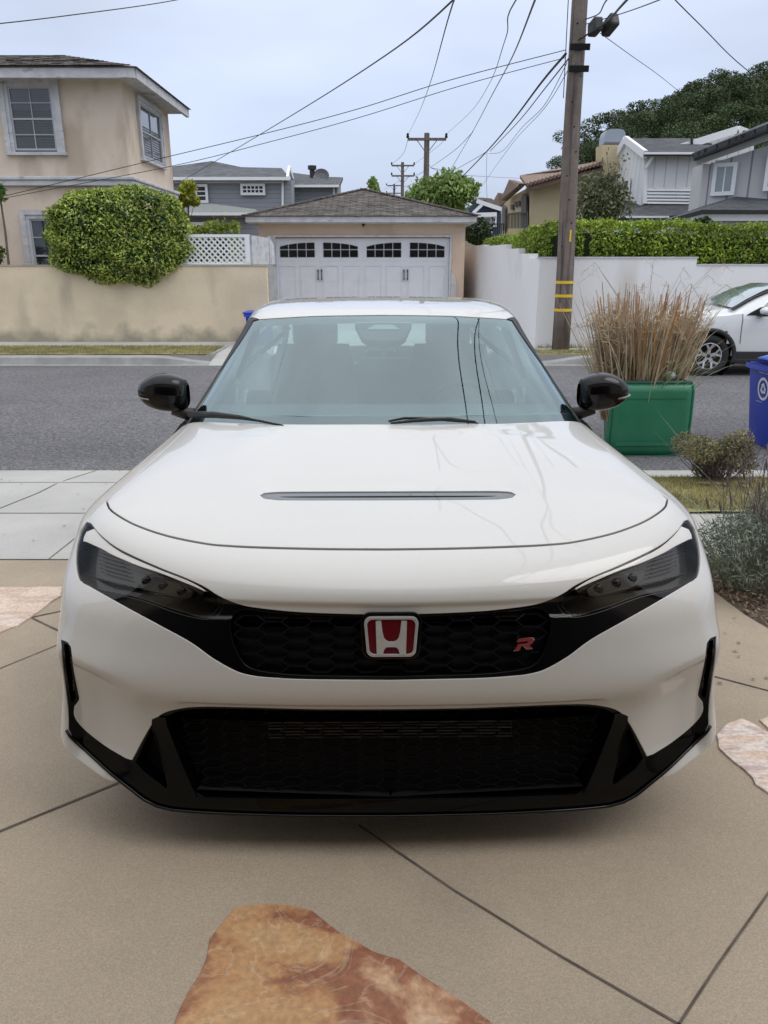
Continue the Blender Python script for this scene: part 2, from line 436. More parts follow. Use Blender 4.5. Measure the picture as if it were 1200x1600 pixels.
def _disp(u, v, p):
    x, y, z = np.abs(p[..., 0]), p[..., 1], p[..., 2]
    # scooped bumper corner below the crease that runs into the side duct
    cre = .50 + .22 * (x - .70)
    r = _ss(.66, .84, x) * _ss(cre + .035, cre - .02, z) * _ss(.20, .30, z) * (1 - _ss(.885, .925, x)) * .030
    # bonnet: shallow dished centre in front of the screen with soft shoulders, and a raised lip behind the vent
    hood = _ss(.30, .55, y) * (1 - _ss(1.02, 1.12, y)) * (z > .85)
    r = r + hood * .006 * (1 - _ss(.28, .46, x)) - hood * .004 * np.exp(-((x - .50) / .08) ** 2)
    v_ = np.exp(-((y - .60) / .07) ** 2) * (1 - _ss(.36, .46, x)) * (z > .85) * .008
    # pressed edges: turned-under lip of the nose above the grille, and of the bar above the lower intake
    r = r + .0085 * _ss(.7555, .7365, z) * _ss(.700, .712, z) * (1 - _ss(.42, .56, x)) * (y < .3)
    r = r + .0080 * _ss(.4790, .4600, z) * _ss(.405, .425, z) * (1 - _ss(.52, .60, x)) * (y < .3)
    return r + v_
S.disp = _disp
S.sample()
def iv(pts): return [S.inv(h, y) for h, y in pts]

shut = smoothline([(0, 856), (100, 855), (192, 852.5), (245, 850), (287, 846), (346, 833.5), (392, 817.5), (420, 802), (433, 791), (436.5, 781)], 6)
shut_uv = iv(shut); cu, cv = shut_uv[-1]
def side_uv(du=0.):
    o = []
    for i in range(1, 15):
        t = i / 14; v = cv + (S.nv - cv) * t
        u = cu + (5.25 - cu) * (t ** .7) + du; o.append((u, v))
    return o
hood = shut_uv + side_uv() + [(0, S.nv)]
shut2 = smoothline([(0, 860.5), (100, 859.5), (192, 857), (246, 854.3), (289, 850), (348, 837.5), (395, 821), (424.5, 804.5), (437.5, 793), (440.5, 781)], 6)
gap = iv(shut2) + side_uv(.05) + [(0, S.nv)]
lens = smoothline([(268, 947), (276, 932), (289, 920), (317, 904), (363, 885), (420, 858.5), (449, 836), (462, 820), (468, 815)], 6)[:-1] + smoothline([(468, 815), (479, 828), (486, 850), (488, 876), (484, 899), (478, 907)], 6)[:-1] \
    + smoothline([(478, 907), (448, 920), (391, 932), (335, 952), (292, 962), (275, 956), (268, 947)], 6)[:-1]
lens_uv = iv(lens)
bez = smoothline([(262, 948), (267, 933), (285, 917.5), (316, 902), (362, 883), (419, 856), (448, 834), (463, 815)], 6) + [(469, 813)] + smoothline([(470, 813), (480.5, 827), (487.5, 850), (489.5, 876), (486, 900), (479, 909)], 6) + smoothline([(448, 923), (391, 936), (335, 956.5), (292, 967), (272, 962), (262, 948)], 6)[:-1]
bez_uv = iv(bez)
lipin = smoothline([(0, 959), (60, 958.5), (142, 955), (200, 949), (235, 943), (262, 932), (289, 916)], 6)
low_edge = [(484, 904), (478, 909)] + smoothline([(478, 909), (413, 947), (362, 975.5), (314, 1002.4), (277, 1029), (243, 1048), (220, 1055), (193, 1058.5), (130, 1062), (0, 1064)], 6)[1:]
trim_uv = iv(lipin + [(300, 935), (470, 895)] + low_edge)
grille_in = smoothline([(0, 963), (60, 962.5), (142, 959), (200, 954), (228, 950), (246, 958), (252, 975), (248, 1003), (238, 1026), (222, 1043), (190, 1051), (130, 1056), (0, 1058.5)], 6)
grille_uv = iv(grille_in)
opn = smoothline([(0, 1108), (120, 1107), (240, 1103), (300, 1102), (330, 1105), (352, 1110.5), (367, 1121), (382, 1144), (396, 1170)], 6) + [(403, 1184)]
duct_in = smoothline([(412, 1181), (440, 1164), (470, 1141), (487, 1122), (491, 1110), (490, 1101), (483, 1091), (485, 1077), (493, 1037), (497, 1007), (502, 1000), (512, 996)], 5)
duct_out = smoothline([(513, 998), (513, 1007), (510.5, 1037), (506, 1072), (502.5, 1100), (501, 1123), (501, 1137), (496, 1147), (470, 1172), (435, 1205), (403, 1231), (384, 1247), (365, 1258), (342, 1264), (270, 1270), (150, 1275), (0, 1277)], 6)
open_uv = iv(opn + duct_in + duct_out)                         # everything black in the lower front
mesh_in = smoothline([(0, 1112), (120, 1111), (240, 1107), (300, 1106.5), (335, 1111), (354, 1120)], 6) + [(350, 1132), (331, 1180), (304, 1238), (290, 1246), (150, 1250), (0, 1251)]
mesh_uv = iv(mesh_in)
slot_in = [(374, 1134), (386, 1160), (398, 1188), (385, 1206), (350, 1232), (348, 1225), (357, 1185)]
slot_uv = iv(slot_in)
ductv = smoothline([(502, 1004), (509, 1002), (509, 1010), (506, 1040), (501, 1072), (497, 1092), (493, 1096), (488, 1088), (490, 1077), (496, 1040), (502, 1004)], 6)[:-1]
duct_uv = iv(ductv)
_fl = iv(smoothline([(431, 1216), (445, 1212), (482, 1184), (503, 1168), (509, 1158)], 5))
under_uv = [(0, S.inv(0, 1250)[1]), (S.inv(380, 1225))] + _fl + [(6.9, _fl[-1][1] + .15), (S.nu, _fl[-1][1] + .2), (S.nu, 0), (0, 0)]
drl = smoothline([(291, 921.5), (317, 906), (363, 887.5), (420, 861), (448, 839), (461, 823), (466, 819)], 6)[:-1] + [(473, 828), (477, 836), (478, 842), (473, 843)] + smoothline([(473, 843), (450, 854), (432, 864), (395, 880), (362, 891), (330, 904), (305, 914.5), (291, 921.5)], 6)[1:-1]
modu = smoothline([(316, 922), (330, 911), (362, 900), (395, 891), (408, 889), (406, 902), (392, 914), (362, 924), (330, 932), (318, 931), (316, 922)], 6)[:-1]
blade = [(351, 1119), (364, 1119), (371, 1122), (371, 1131), (354, 1182), (345, 1229), (312, 1246), (303, 1243), (306, 1235), (330, 1180), (349, 1132)]
vent = smoothline([(0, 767), (150, 767), (178, 767.5), (194, 769), (201, 773), (195, 778), (178, 780.5), (150, 781.5), (0, 782)], 6)
vslot = smoothline([(0, 772.5), (140, 772.8), (170, 773.5), (140, 775.2), (0, 775.6)], 6)
pieces = [('vslot', iv(vslot)), ('vent', iv(vent)), ('hood', hood), ('gap', gap), ('drl', iv(drl)), ('modu', iv(modu)), ('lens', lens_uv), ('bezel', bez_uv), ('grille', grille_uv), ('trim', trim_uv), ('blade', iv(blade)), ('mesh', mesh_uv), ('slot', slot_uv), ('duct', duct_uv), ('lower', open_uv), ('under', under_uv)]
V, PC = cut(S, pieces, 11, 11)
car = empty('car', (.019, NOSE, 0), R(.7), 'white sporty hatchback with black grille and red badge, parked on the tan driveway', 'car')
shell(S, V, PC['rest'], 'bumper', M_paint, car, 0, .045)
hood_o = shell(S, V, PC['hood'], 'hood', M_paint, car, 0, .018)
shell(S, V, PC['gap'], 'hood_seal', M_rub, car, .008, 0)
M_drl = mat('light bar reflector', (.92, .93, .95), rough=.3, metal=.0, coat=1.)
M_ref = mat('headlight reflector', (.022, .019, .017), rough=.25, metal=.3, coat=.5)
M_vent = mat('vent insert', (.07, .075, .08), rough=.22, coat=.8)
M_red = mat('badge red enamel', (.12, .004, .010), rough=.15, coat=1.)
M_redR = mat('letter red enamel', (.20, .006, .014), rough=.2, coat=1.)
M_hous = mat('grille mesh plastic', (.006, .006, .009), rough=.22, spec=.35)
M_ic = mat('cooler fins', (.055, .055, .06), rough=.5, metal=.5)
cat_ = lambda *k: np.concatenate([PC[q] for q in k])
# bonnet vent
vo = shell(S, V, PC['vent'], 'hood_vent', M_vent, car, .004, .006)
shell(S, V, PC['vslot'], 'vent_slot', M_dark, vo, .012, .0)
# headlights, one per side, with lens, light bar and projectors
for fx in (False, True):
    sg = -1 if fx else 1
    hl = shell(S, V, cat_('lens', 'modu', 'drl'), 'headlight', M_ref, car, .045, -.035, mirror=False, flipx=fx)
    shell(S, V, PC['bezel'], 'headlight_bezel', M_black, hl, .006, .04, mirror=False, flipx=fx)
    shell(S, V, PC['drl'], 'light_bar', M_drl, hl, .005, .02, mirror=False, flipx=fx)
    shell(S, V, PC['modu'], 'projector_panel', mat('projector bezel', (.012, .012, .014), rough=.25, coat=.5), hl, .026, .012, mirror=False, flipx=fx)
    shell(S, V, cat_('lens', 'modu', 'drl'), 'lens', M_lens, hl, .001, .0, mirror=False, flipx=fx)
    for hx, py in ((333, 920), (362, 911), (388, 902)):
        u, v = S.inv(hx, py); p, n = S.ev(np.array([u]), np.array([v])); p = p[0]; n = n[0] * (1 if n[0][1] < 0 else -1)
        p = p - n * .024; p[0] *= sg; n = Vector((n[0] * sg, n[1], n[2]))
        b = MB(); Mx = Matrix.Translation(Vector(p)) @ Vector((0, -1, .15)).to_track_quat('Z', 'Y').to_matrix().to_4x4()
        b.lathe([(.0125, -.01), (.0125, .002), (.011, .003)], 20, Mx); b.lathe([(.011, .000), (.008, .003), (.004, .0045), (.0001, .005)], 20, Mx)
        b.build('projector', mat('projector glass', (.010, .010, .014), rough=.1, spec=.5), hl, smooth=True)
    # fine ribs of the outer reflector
    for k in range(7):
        a = S.inv(418 + k * 2, 898 - k * 6.2); b_ = S.inv(462 + k * 1.5, 884 - k * 6)
        pts = []
        for t in np.linspace(0, 1, 8):
            q = S.ev(np.array([a[0] + (b_[0] - a[0]) * t]), np.array([a[1] + (b_[1] - a[1]) * t])); nn = q[1][0] * (1 if q[1][0][1] < 0 else -1)
            p = q[0][0] - nn * .034; pts.append((p[0] * sg, p[1], p[2]))
        if k == 0: rb = MB()
        rb.tube(pts, .0012, 5)
    rb.build('reflector_ribs', mat('reflector ribs', (.10, .095, .09), rough=.3, metal=.6), hl, smooth=True)
# upper grille + surround
shell(S, V, PC['trim'], 'grille_surround', M_black, car, .002, .03)
gr = shell(S, V, PC['grille'], 'grille', mat('grille backing', (.004, .0045, .008), rough=.35), car, .030, -.02)
def hexmesh(poly, w_, h_, off, r, name, m, parent, y0, x0=0.):
    """raised honeycomb ribs following the spline shell inside a picture polygon"""
    mb = MB(); cache = {}
    def pt(hx, py):
        k = (round(hx, 1), round(py, 1))
        if k not in cache:
            u, v = S.inv(abs(hx), py); p, n = S.ev(np.array([u]), np.array([v])); n = n[0] * (1 if n[0][1] < 0 else -1)
            p = p[0] - n * off; cache[k] = Vector((p[0], p[1], p[2]))
        return cache[k]
    P_ = np.array(poly); seen = set(); dx = w_ * .74
    cl = poly + [(-1, poly[-1][1]), (-1, poly[0][1])]
    for c_ in range(0, int(P_[:, 0].max() / dx) + 2):
        y = y0 - h_ * 4 + (h_ / 2 if c_ % 2 else 0)
        while y < P_[:, 1].max() + h_:
            cx = c_ * dx
            hexp = [(cx - w_ * .5, y), (cx - w_ * .24, y - h_ * .5), (cx + w_ * .24, y - h_ * .5), (cx + w_ * .5, y), (cx + w_ * .24, y + h_ * .5), (cx - w_ * .24, y + h_ * .5)]
            for i in range(6):
                a, b = hexp[i], hexp[(i + 1) % 6]
                k = tuple(sorted(((round(a[0]), round(a[1])), (round(b[0]), round(b[1])))))
                if k in seen: continue
                seen.add(k)
                if (a[0] + b[0]) / 2 < -.5: continue
                if not pip(cl, np.array([abs(a[0]) + .5, abs(b[0]) + .5]), np.array([a[1], b[1]])).all(): continue
                A, B = pt(*a), pt(*b)
                if a[0] < 0: A.x = -A.x
                if b[0] < 0: B.x = -B.x
                for s_ in (1, -1):
                    mb.bar((A.x * s_, A.y, A.z), (B.x * s_, B.y, B.z), r, r * 3.2, up=(0, -1, .3))
            y += h_
    return mb.build(name, m, parent)
hexmesh(grille_in, 50, 20, .016, .0042, 'grille_mesh', M_hous, gr, 972)
lm = shell(S, V, PC['mesh'], 'lower_grille', M_dark, car, .085, -.07)
hexmesh(mesh_in, 42, 15, .036, .0026, 'lower_grille_mesh', mat('lower mesh plastic', (.003, .003, .004), rough=.3, spec=.2), lm, 1116)
b = MB(); 
for k in range(9): b.box(-.335, .335, .085, .10, .325 + k * .0095, .330 + k * .0095)
b.box(-.34, .34, .1005, .11, .32, .415)
b.build('cooler', M_ic, lm)
shell(S, V, PC['lower'], 'front_splitter', M_lipb, car, .003, .05)
for fx in (False, True):
    shell(S, V, PC['blade'], 'intake_blade', M_lipb, car, -.002, .06, mirror=False, flipx=fx)
    shell(S, V, PC['slot'], 'side_intake', M_dark, car, .055, -.05, mirror=False, flipx=fx)
    shell(S, V, PC['duct'], 'side_duct', M_dark, car, .03, -.026, mirror=False, flipx=fx)
# gloss bead added along the splitter and corner edges to catch a highlight
_e = [(503, 1139), (497, 1149), (470, 1174), (435, 1207), (403, 1233), (384, 1248), (365, 1258), (342, 1264), (270, 1270), (150, 1275), (0, 1277)]
_p = []
for hx, py in smoothline(_e, 12):
    u, v = S.inv(hx, py - 2); p, n = S.ev(np.array([u]), np.array([v])); n = n[0] * (1 if n[0][1] < 0 else -1); p = p[0] + n * .001; _p.append((p[0], p[1], p[2]))
b = MB(); b.tube(_p + [(-x, y, z) for x, y, z in reversed(_p[:-1])], .0045, 8); b.build('highlight_bead', M_black, car, smooth=True)
# badges
def rr(hw_t, hw_b, hh, r, n=7):
    o = []
    for (sx, sy, h) in ((1, 1, hw_t), (-1, 1, hw_t), (-1, -1, hw_b), (1, -1, hw_b)):
        a0 = {(1, 1): 0, (-1, 1): 90, (-1, -1): 180, (1, -1): 270}[(sx, sy)]
        for k in range(n + 1):
            a = R(a0 + 90 * k / n); o.append((sx * (h - r) + r * math.cos(a), sy * (hh - r) + r * math.sin(a)))
    return o
eu, ev_ = S.inv(0, 993); ep = S.ev(np.array([eu]), np.array([ev_]))[0][0]
EM = Matrix.Translation(Vector((0, ep[1] - .004, ep[2]))) @ Matrix.Rotation(R(90 - 10), 4, 'X')
def flat(poly, z0, z1, name, m, parent, bevel=0., M=EM):
    mb = MB(); mb.prism([M @ Vector((x, y, z0)) for x, y in poly], (M.to_3x3() @ Vector((0, 0, z1 - z0)))); return mb.build(name, m, parent, bevel=bevel)
k_ = .0695 / 117
bd = flat(rr(.079, .075, .062, .026), -.02, .0, 'badge', M_black, car, .003)
ring = MB()
o1 = rr(117 * k_, 107 * k_, 89 * k_, .018); o2 = rr(104 * k_, 95 * k_, 77 * k_, .014); n_ = len(o1)
ring.add([EM @ Vector((x, y, z)) for z in (.0, .007) for pl in (o1, o2) for x, y in pl],
    [f for i in range(n_) for j in [(i + 1) % n_] for f in ((2 * n_ + i, 2 * n_ + j, 3 * n_ + j, 3 * n_ + i), (i, j, 2 * n_ + j, 2 * n_ + i), (n_ + i, 3 * n_ + i, 3 * n_ + j, n_ + j))])
ring.build('badge_ring', mat('bright silver rim', (.72, .72, .72), rough=.15, metal=.55), bd, bevel=.0012)
flat(o2, 0, .003, 'badge_field', M_red, bd)
Hh = [(67, 70), (44, 72), (38, 20), (31, -6), (22, -17), (10, -22)]
Hb = [(10, -45), (22, -46), (31, -56), (37, -79), (63, -78)]
Hp = Hh + [(-x, y) for x, y in reversed(Hh)] + [(-x, y) for x, y in reversed(Hb)] + Hb
# upper arms: outer edge first
Hp = [(63, -78), (67, 70)] + Hh[1:] + [(-x, y) for x, y in reversed(Hh[1:])] + [(-67, 70), (-63, -78), (-37, -79), (-31, -56), (-22, -46), (-10, -45), (10, -45), (22, -46), (31, -56), (37, -79)]
hm = bpy.data.meshes.new('badge_letter')
def polymesh(name, poly, z0, z1, m, parent, M, bevel=.0008):
    bm = bmesh.new(); vs = [bm.verts.new(M @ Vector((x, y, z0))) for x, y in poly]; f = bm.faces.new(vs)
    r_ = bmesh.ops.extrude_face_region(bm, geom=[f]); vv = [e for e in r_['geom'] if isinstance(e, bmesh.types.BMVert)]
    bmesh.ops.translate(bm, verts=vv, vec=M.to_3x3() @ Vector((0, 0, z1 - z0))); bmesh.ops.triangulate(bm, faces=[q for q in bm.faces if len(q.verts) > 4]); bmesh.ops.recalc_face_normals(bm, faces=bm.faces)
    me = bpy.data.meshes.new(name); bm.to_mesh(me); bm.free(); me.materials.append(m); o = bpy.data.objects.new(name, me); col.objects.link(o); o.parent = parent
    return o
polymesh('badge_letter', [(x * k_, y * k_) for x, y in Hp], .002, .0075, mat('satin silver', (.66, .65, .63), rough=.3, metal=.35, c2=(.56, .55, .53), ns=30), bd, EM)
ru, rv = S.inv(208, 1006); rp = S.ev(np.array([ru]), np.array([rv]))[0][0]
RM = Matrix.Translation(Vector(rp) + Vector((0, -.004, 0))) @ Matrix.Rotation(R(14), 4, 'Z') @ Matrix.Rotation(R(84), 4, 'X')
Rp = [(-30, -17), (-16, -17), (-11, -5), (-4, -5), (6, -17), (24, -17), (12, -5), (22, -1), (28, 9), (24, 16), (12, 18), (-18, 18), (-22, 9), (8, 9), (10, 6), (6, 3), (-20, 3)]
rs = .030 / 30
rb0 = polymesh('letter_badge', [(x * rs * 1.0, y * rs * .92) for x, y in Rp], -.014, .002, M_chrome, car, RM)
polymesh('letter_face', [(x * rs * .93, y * rs * .85 + .0002) for x, y in Rp], .0015, .0042, M_redR, rb0, RM)
# ---- greenhouse and roof shell
XF = [0, .33, .58, .74, .85, .925, .968, 1.0]
def wrow(y0, z0, hw, sweep, sag, d):
    return [(hw * q, y0 + sweep * q ** 2.4, z0 - sag * q ** 2 - d * [0, 0, 0, 0, .04, .2, .5, 1][i]) for i, q in enumerate(XF)]
wn = [
    wrow(1.055, .950, .845, .30, .006, .045), wrow(1.23, 1.047, .805, .29, .008, .05), wrow(1.45, 1.165, .755, .285, .012, .06), wrow(1.66, 1.278, .705, .24, .014, .07),
    wrow(1.80, 1.345, .672, .17, .016, .075), wrow(1.90, 1.374, .668, .13, .018, .08), wrow(2.06, 1.391, .672, .08, .018, .085), wrow(2.4, 1.404, .69, .0, .02, .09), wrow(2.9, 1.400, .70, 0, .02, .09), wrow(3.35, 1.372, .69, 0, .02, .09),
    wrow(3.62, 1.325, .68, 0, .02, .09), wrow(3.95, 1.19, .70, 0, .02, .09), wrow(4.25, 1.00, .76, 0, .012, .06), wrow(4.42, .955, .83, -.03, .01, .05), wrow(4.53, .93, .87, -.06, .01, .05), wrow(4.575, .72, .90, -.12, 0, .03), wrow(4.58, .45, .91, -.14, 0, .02), wrow(4.5, .26, .90, -.1, 0, 0)]
W = Surf(wn)
def iw(pts): return [W.inv(h, y) for h, y in pts]
gl = iw(smoothline([(0, 491.5), (100, 493), (160, 496), (195, 498.5), (203, 501)], 6)) + iw(smoothline([(203, 501), (220, 528), (240, 557), (258, 583), (276, 612), (291, 635), (305, 657)], 6)[1:])
g_bot = [(gl[-1][0] + .08, .05), (0, .05)]
pil = iw([(206, 496)] + smoothline([(214, 503), (232, 527), (254, 557), (273, 585), (291, 612), (305, 632), (319, 652)], 6))
fr_in = iw(smoothline([(0, 502), (100, 503.5), (160, 506), (194, 510), (203, 517)], 6) + smoothline([(203, 517), (216, 533), (234, 560), (253, 587), (270, 614), (284, 636), (287, 646)], 6)[1:] + [(200, 647.5), (0, 648)])
cam_h = iw([(0, 500), (44, 501), (41, 507), (34, 522), (26, 527), (0, 528.5)])
rg = [(0, 10.35), (4.9, 10.35), (5.35, 10.6), (5.3, 12.3), (4.9, 12.6), (0, 12.6)]
WV, WC = cut(W, [('housing', cam_h), ('clear', fr_in), ('frit', gl + g_bot), ('pillar', pil + [(pil[-1][0] + .1, .05), (2, .05)] + iw([(150, 530)])), ('rear', rg)], 9, 9)
shell(W, WV, WC['rest'], 'roof', M_paint, car, 0, .01)
wcat = lambda *k: np.concatenate([WC[q] for q in k])
ws = shell(W, WV, wcat('housing', 'clear', 'frit'), 'windscreen', M_wind, car, .003, .0)
shell(W, WV, wcat('frit'), 'screen_border', M_matt, ws, .008, 0)
ho = shell(W, WV, wcat('housing'), 'camera_housing', M_matt, ws, .012, .03)
for fx in (False, True): shell(W, WV, WC['pillar'], 'pillar_trim', M_matt, car, -.001, .01, mirror=False, flipx=fx)
shell(W, WV, WC['rear'], 'rear_window', glass('rear glass', (.75, .82, .8), 1.), car, .003, 0)
M_liner = mat('headliner', (.30, .30, .29), rough=.9)
c = WV[WC['rest']].mean(1); shell(W, WV, WC['rest'][(c[:, 1] > 4.6) & (c[:, 1] < 10.2)], 'headliner', M_liner, car, .035, 0)
def wpt(hx, py, off=0.):
    u, v = W.inv(abs(hx), py); p, n = W.ev(np.array([u]), np.array([v])); n = n[0] * (1 if n[0][2] > 0 else -1)
    p = p[0] + n * off; return Vector((p[0] * (1 if hx >= 0 else -1), p[1], p[2]))
hwin = MB(); q = [wpt(*a, -.007) for a in ((-26, 512), (26, 512), (14, 505), (-14, 505))]; hwin.add([v for v in q] + [v + Vector((0, .004, -.004)) for v in q], [(0, 1, 2, 3), (7, 6, 5, 4), (0, 4, 5, 1), (1, 5, 6, 2), (2, 6, 7, 3), (3, 7, 4, 0)])
hwin.build('camera_window', mat('camera window', (.25, .28, .29), rough=.2, coat=1.), ho)
# wipers
def wiper(a, rs_, blade_):
    mb = MB(); mb.tube([wpt(x, y, o) for x, y, o in a], rs_, 8); o = mb.build('wiper', M_matt, car, smooth=True)
    mb = MB(); pts = [wpt(x, y, o_) for x, y, o_ in blade_]; mb.tube(pts, [.004] + [.0055] * (len(pts) - 2) + [.003], 6); mb.build('wiper_blade', M_rub, o, smooth=True)
wiper([(-296, 655, .03), (-260, 657, .032), (-222, 659.5, .026), (-195, 662, .016)], [.013, .013, .009, .004], [(-228, 657, .012), (-210, 658, .014), (-185, 663, .012), (-158, 667, .008)])
wiper([(8, 664.5, .010), (60, 662.5, .02), (100, 661, .02), (140, 663, .012)], [.004, .008, .007, .004], [(5, 662, .012), (30, 658.5, .016), (60, 659, .016), (145, 664, .008)])
# door mirrors
def mirror_(s_):
    def fn(a, b):
        x = [.838, .842, .86, .895, .94, .985, 1.02, 1.043, 1.050][int(round(a * 8))]
        top = np.interp(x, [.838, .842, .86, .90, .94, .985, 1.02, 1.043, 1.05], [1.085, 1.105, 1.118, 1.133, 1.137, 1.126, 1.106, 1.084, 1.066])
        bot = np.interp(x, [.838, .842, .86, .90, .94, .985, 1.02, 1.043, 1.05], [1.00, .985, .977, .970, .972, .983, 1.00, 1.025, 1.05])
        dep = np.interp(x, [.838, .842, .86, .90, .98, 1.02, 1.043, 1.05], [.01, .03, .055, .075, .075, .062, .035, .008])
        ang = 2 * math.pi * b; cz = (top + bot) / 2; h = (top - bot) / 2
        cc, ss = math.cos(ang), math.sin(ang)
        e = .75
        yy = -dep * abs(cc) ** e if cc > 0 else .045 * abs(cc) ** .35
        zz = h * (abs(ss) ** .85) * (1 if ss > 0 else -1)
        return (s_ * x, 1.53 + yy + .06 * (x - .84), cz + zz)
    mb = MB(); mb.grid(fn, 8, 28); mo = mb.build('door_mirror', M_black, car, smooth=True)
    md = mo.modifiers.new('sub', 'SUBSURF'); md.levels = 2; md.render_levels = 2
    mb = MB(); mb.tube([(s_ * .80, 1.52, .955), (s_ * .86, 1.53, .965), (s_ * .90, 1.53, .985)], [.03, .026, .03], 12); mb.build('mirror_foot', M_matt, mo, smooth=True)
    mb = MB(); mb.tube([(s_ * 1.052, 1.53, 1.043), (s_ * 1.046, 1.498, 1.042), (s_ * 1.02, 1.472, 1.038), (s_ * .985, 1.462, 1.034)], [.003, .0045, .0045, .003], 6)
    mb.build('turn_signal', mat('signal lens', (.16, .15, .14), rough=.15, coat=1.), mo, smooth=True)
mirror_(1); mirror_(-1)
# body sides with wheel openings
def zt(y): return np.interp(y, [.40, .8, 1.0, 1.2, 1.42, 2.5, 4.0, 4.5], [.79, .80, .80, .84, .93, .955, .985, .95])
def xt(y): return np.interp(y, [.40, .7, 1.0, 1.42, 2.5, 3.4, 3.9, 4.5], [.915, .94, .94, .86, .86, .875, .875, .84])
def side(y, t):
    z1 = zt(y); z = .17 + (z1 - .17) * t
    bulge = np.interp(y, [.40, .55, .93, 1.3, 1.6, 3.0, 3.3, 3.66, 4.1, 4.5], [.925, .943, .947, .942, .905, .91, .94, .95, .935, .86])
    x = np.interp(t, [0, .12, .45, .8, 1.0], [bulge - .03, bulge - .008, bulge, bulge - .006, xt(y)])
    return x, z
WH = ((.93, .335), (3.665, .335))
for s_ in (1, -1):
    mb = MB(); ny, nt_ = 170, 30
    pts = {}
    for i in range(ny + 1):
        y = .42 + (4.5 - .42) * i / ny
        for j in range(nt_ + 1):
            x, z = side(y, j / nt_); pts[i, j] = len(mb.v); mb.v.append((s_ * x, y, z))
    for i in range(ny):
        for j in range(nt_):
            cy = .42 + 4.08 * (i + .5) / ny; cz = side(cy, (j + .5) / nt_)[1]
            if any(math.hypot(cy - a, cz - b) < .375 for a, b in WH): continue
            mb.f.append((pts[i, j], pts[i + 1, j], pts[i + 1, j + 1], pts[i, j + 1]))
    body = mb.build('body_side', M_paint, car, smooth=True)
    for a, b in WH:
        mb = MB(); mb.tube([(s_ * np.interp(abs(math.cos(R(t))), [0, 1], [.945, .925]), a + .378 * math.cos(R(t)), b + .378 * math.sin(R(t))) for t in range(-28, 209, 8)], .02, 8); mb.build('wheel_arch', M_paint, body, smooth=True)
        mb = MB(); mb.lathe([(.385, .55), (.385, .92)], 40, Matrix.Translation((0, a, b)) @ Matrix.Rotation(R(90) * s_, 4, 'Y')); mb.build('arch_liner', M_matt, body)
        wl = empty('wheel', (s_ * .80, a, b - .003)); wl.parent = car
        Mx = Matrix.Rotation(R(90) * s_, 4, 'Y')
        mb = MB(); mb.lathe([(.235, -.12), (.30, -.13), (.325, -.115), (.332, -.09), (.332, .09), (.325, .115), (.30, .13), (.245, .125), (.24, .12)], 48, Mx); mb.build('tyre', mat('tyre rubber', (.02, .02, .02), rough=.8), wl, smooth=True)
        mb = MB(); mb.lathe([(.24, -.11), (.21, -.1), (.21, .1), (.245, .12)], 48, Mx); mb.lathe([(.001, .085), (.05, .085), (.06, .07)], 24, Mx)
        for k in range(5):
            for dd in (-.12, .12):
                t = 2 * math.pi * k / 5; mb.bar(Mx @ Vector((.05 * math.cos(t), .05 * math.sin(t), .075)), Mx @ Vector((.235 * math.cos(t + dd), .235 * math.sin(t + dd), .1)), .022, .03)
        mb.build('rim', M_black, wl)
    # door glass, pillars and seams
    up = [(.83, 1.40, .925), (.765, 1.74, 1.09), (.70, 1.98, 1.22), (.685, 2.15, 1.285), (.695, 2.5, 1.305), (.70, 3.1, 1.29), (.68, 3.6, 1.22), (.70, 3.95, 1.09), (.74, 4.15, 1.0)]
    lo_y = [1.42, 1.62, 1.85, 2.1, 2.5, 3.1, 3.6, 3.95, 4.15]
    def sg_(a, b):
        t = a * 8; i = min(int(t), 7); f = t - i
        U = Vector(up[i]).lerp(Vector(up[i + 1]), f); y = lo_y[i] + (lo_y[i + 1] - lo_y[i]) * f; Lw = Vector((xt(y) - .012, y, zt(y) - .01))
        p = Lw.lerp(U, b); p.x -= .02 + .012 * b; return (s_ * p.x, p.y, p.z)
    mb = MB(); mb.grid(sg_, 32, 6); mb.build('side_window', M_side, car, smooth=True)
    def strip(a0, a1, wd):
        mb = MB(); pts = [Vector(sg_(a0 + (a1 - a0) * t, t)) for t in np.linspace(0, 1, 7)]
        for p, q in zip(pts[:-1], pts[1:]): mb.bar(p, q, .03, wd, up=(0, 1, 0))
        return mb.build('window_pillar', M_black, car)
    strip(.56, .54, .10); strip(.86, .84, .16); strip(.17, .20, .04)
    mb = MB(); mb.tube([Vector(sg_(t, .0)) + Vector((s_ * .004, 0, 0)) for t in np.linspace(.02, 1, 24)], .008, 6); mb.build('window_seal', M_rub, car)
    for yy in (1.46, 2.52):
        mb = MB(); mb.tube([(s_ * (side(yy, t)[0] + .0005), yy, side(yy, t)[1]) for t in np.linspace(.08, 1, 12)], .003, 4); mb.build('door_seam', M_rub, body)
    for yy in (2.30, 3.25):
        mb = MB(); x, z = side(yy, .86); mb.tube([(s_ * (x + .01), yy - .10, z), (s_ * (x + .025), yy - .08, z), (s_ * (x + .025), yy + .08, z), (s_ * (x + .01), yy + .10, z)], .011, 8); mb.build('door_handle', M_paint, car, smooth=True)
    mb = MB(); mb.box(*(sorted((s_ * .86, s_ * .925))), 1.32, 3.28, .12, .2); mb.build('side_skirt', M_black, car, bevel=.01)
    mb = MB(); mb.box(*(sorted((s_ * .45, s_ * .86))), 4.52, 4.60, .80, .88); mb.build('tail_lamp', mat('tail lamp', (.35, .01, .01), rough=.2, coat=1.), car, bevel=.015)
mb = MB(); mb.box(-.84, .84, .30, 4.45, .15, .20); mb.box(-.55, .55, .62, 1.05, .2, .75); mb.box(-.80, .80, 1.04, 1.10, .2, .93); mb.build('underbody', M_matt, car)  # unseen dark boxes added to block light under the body
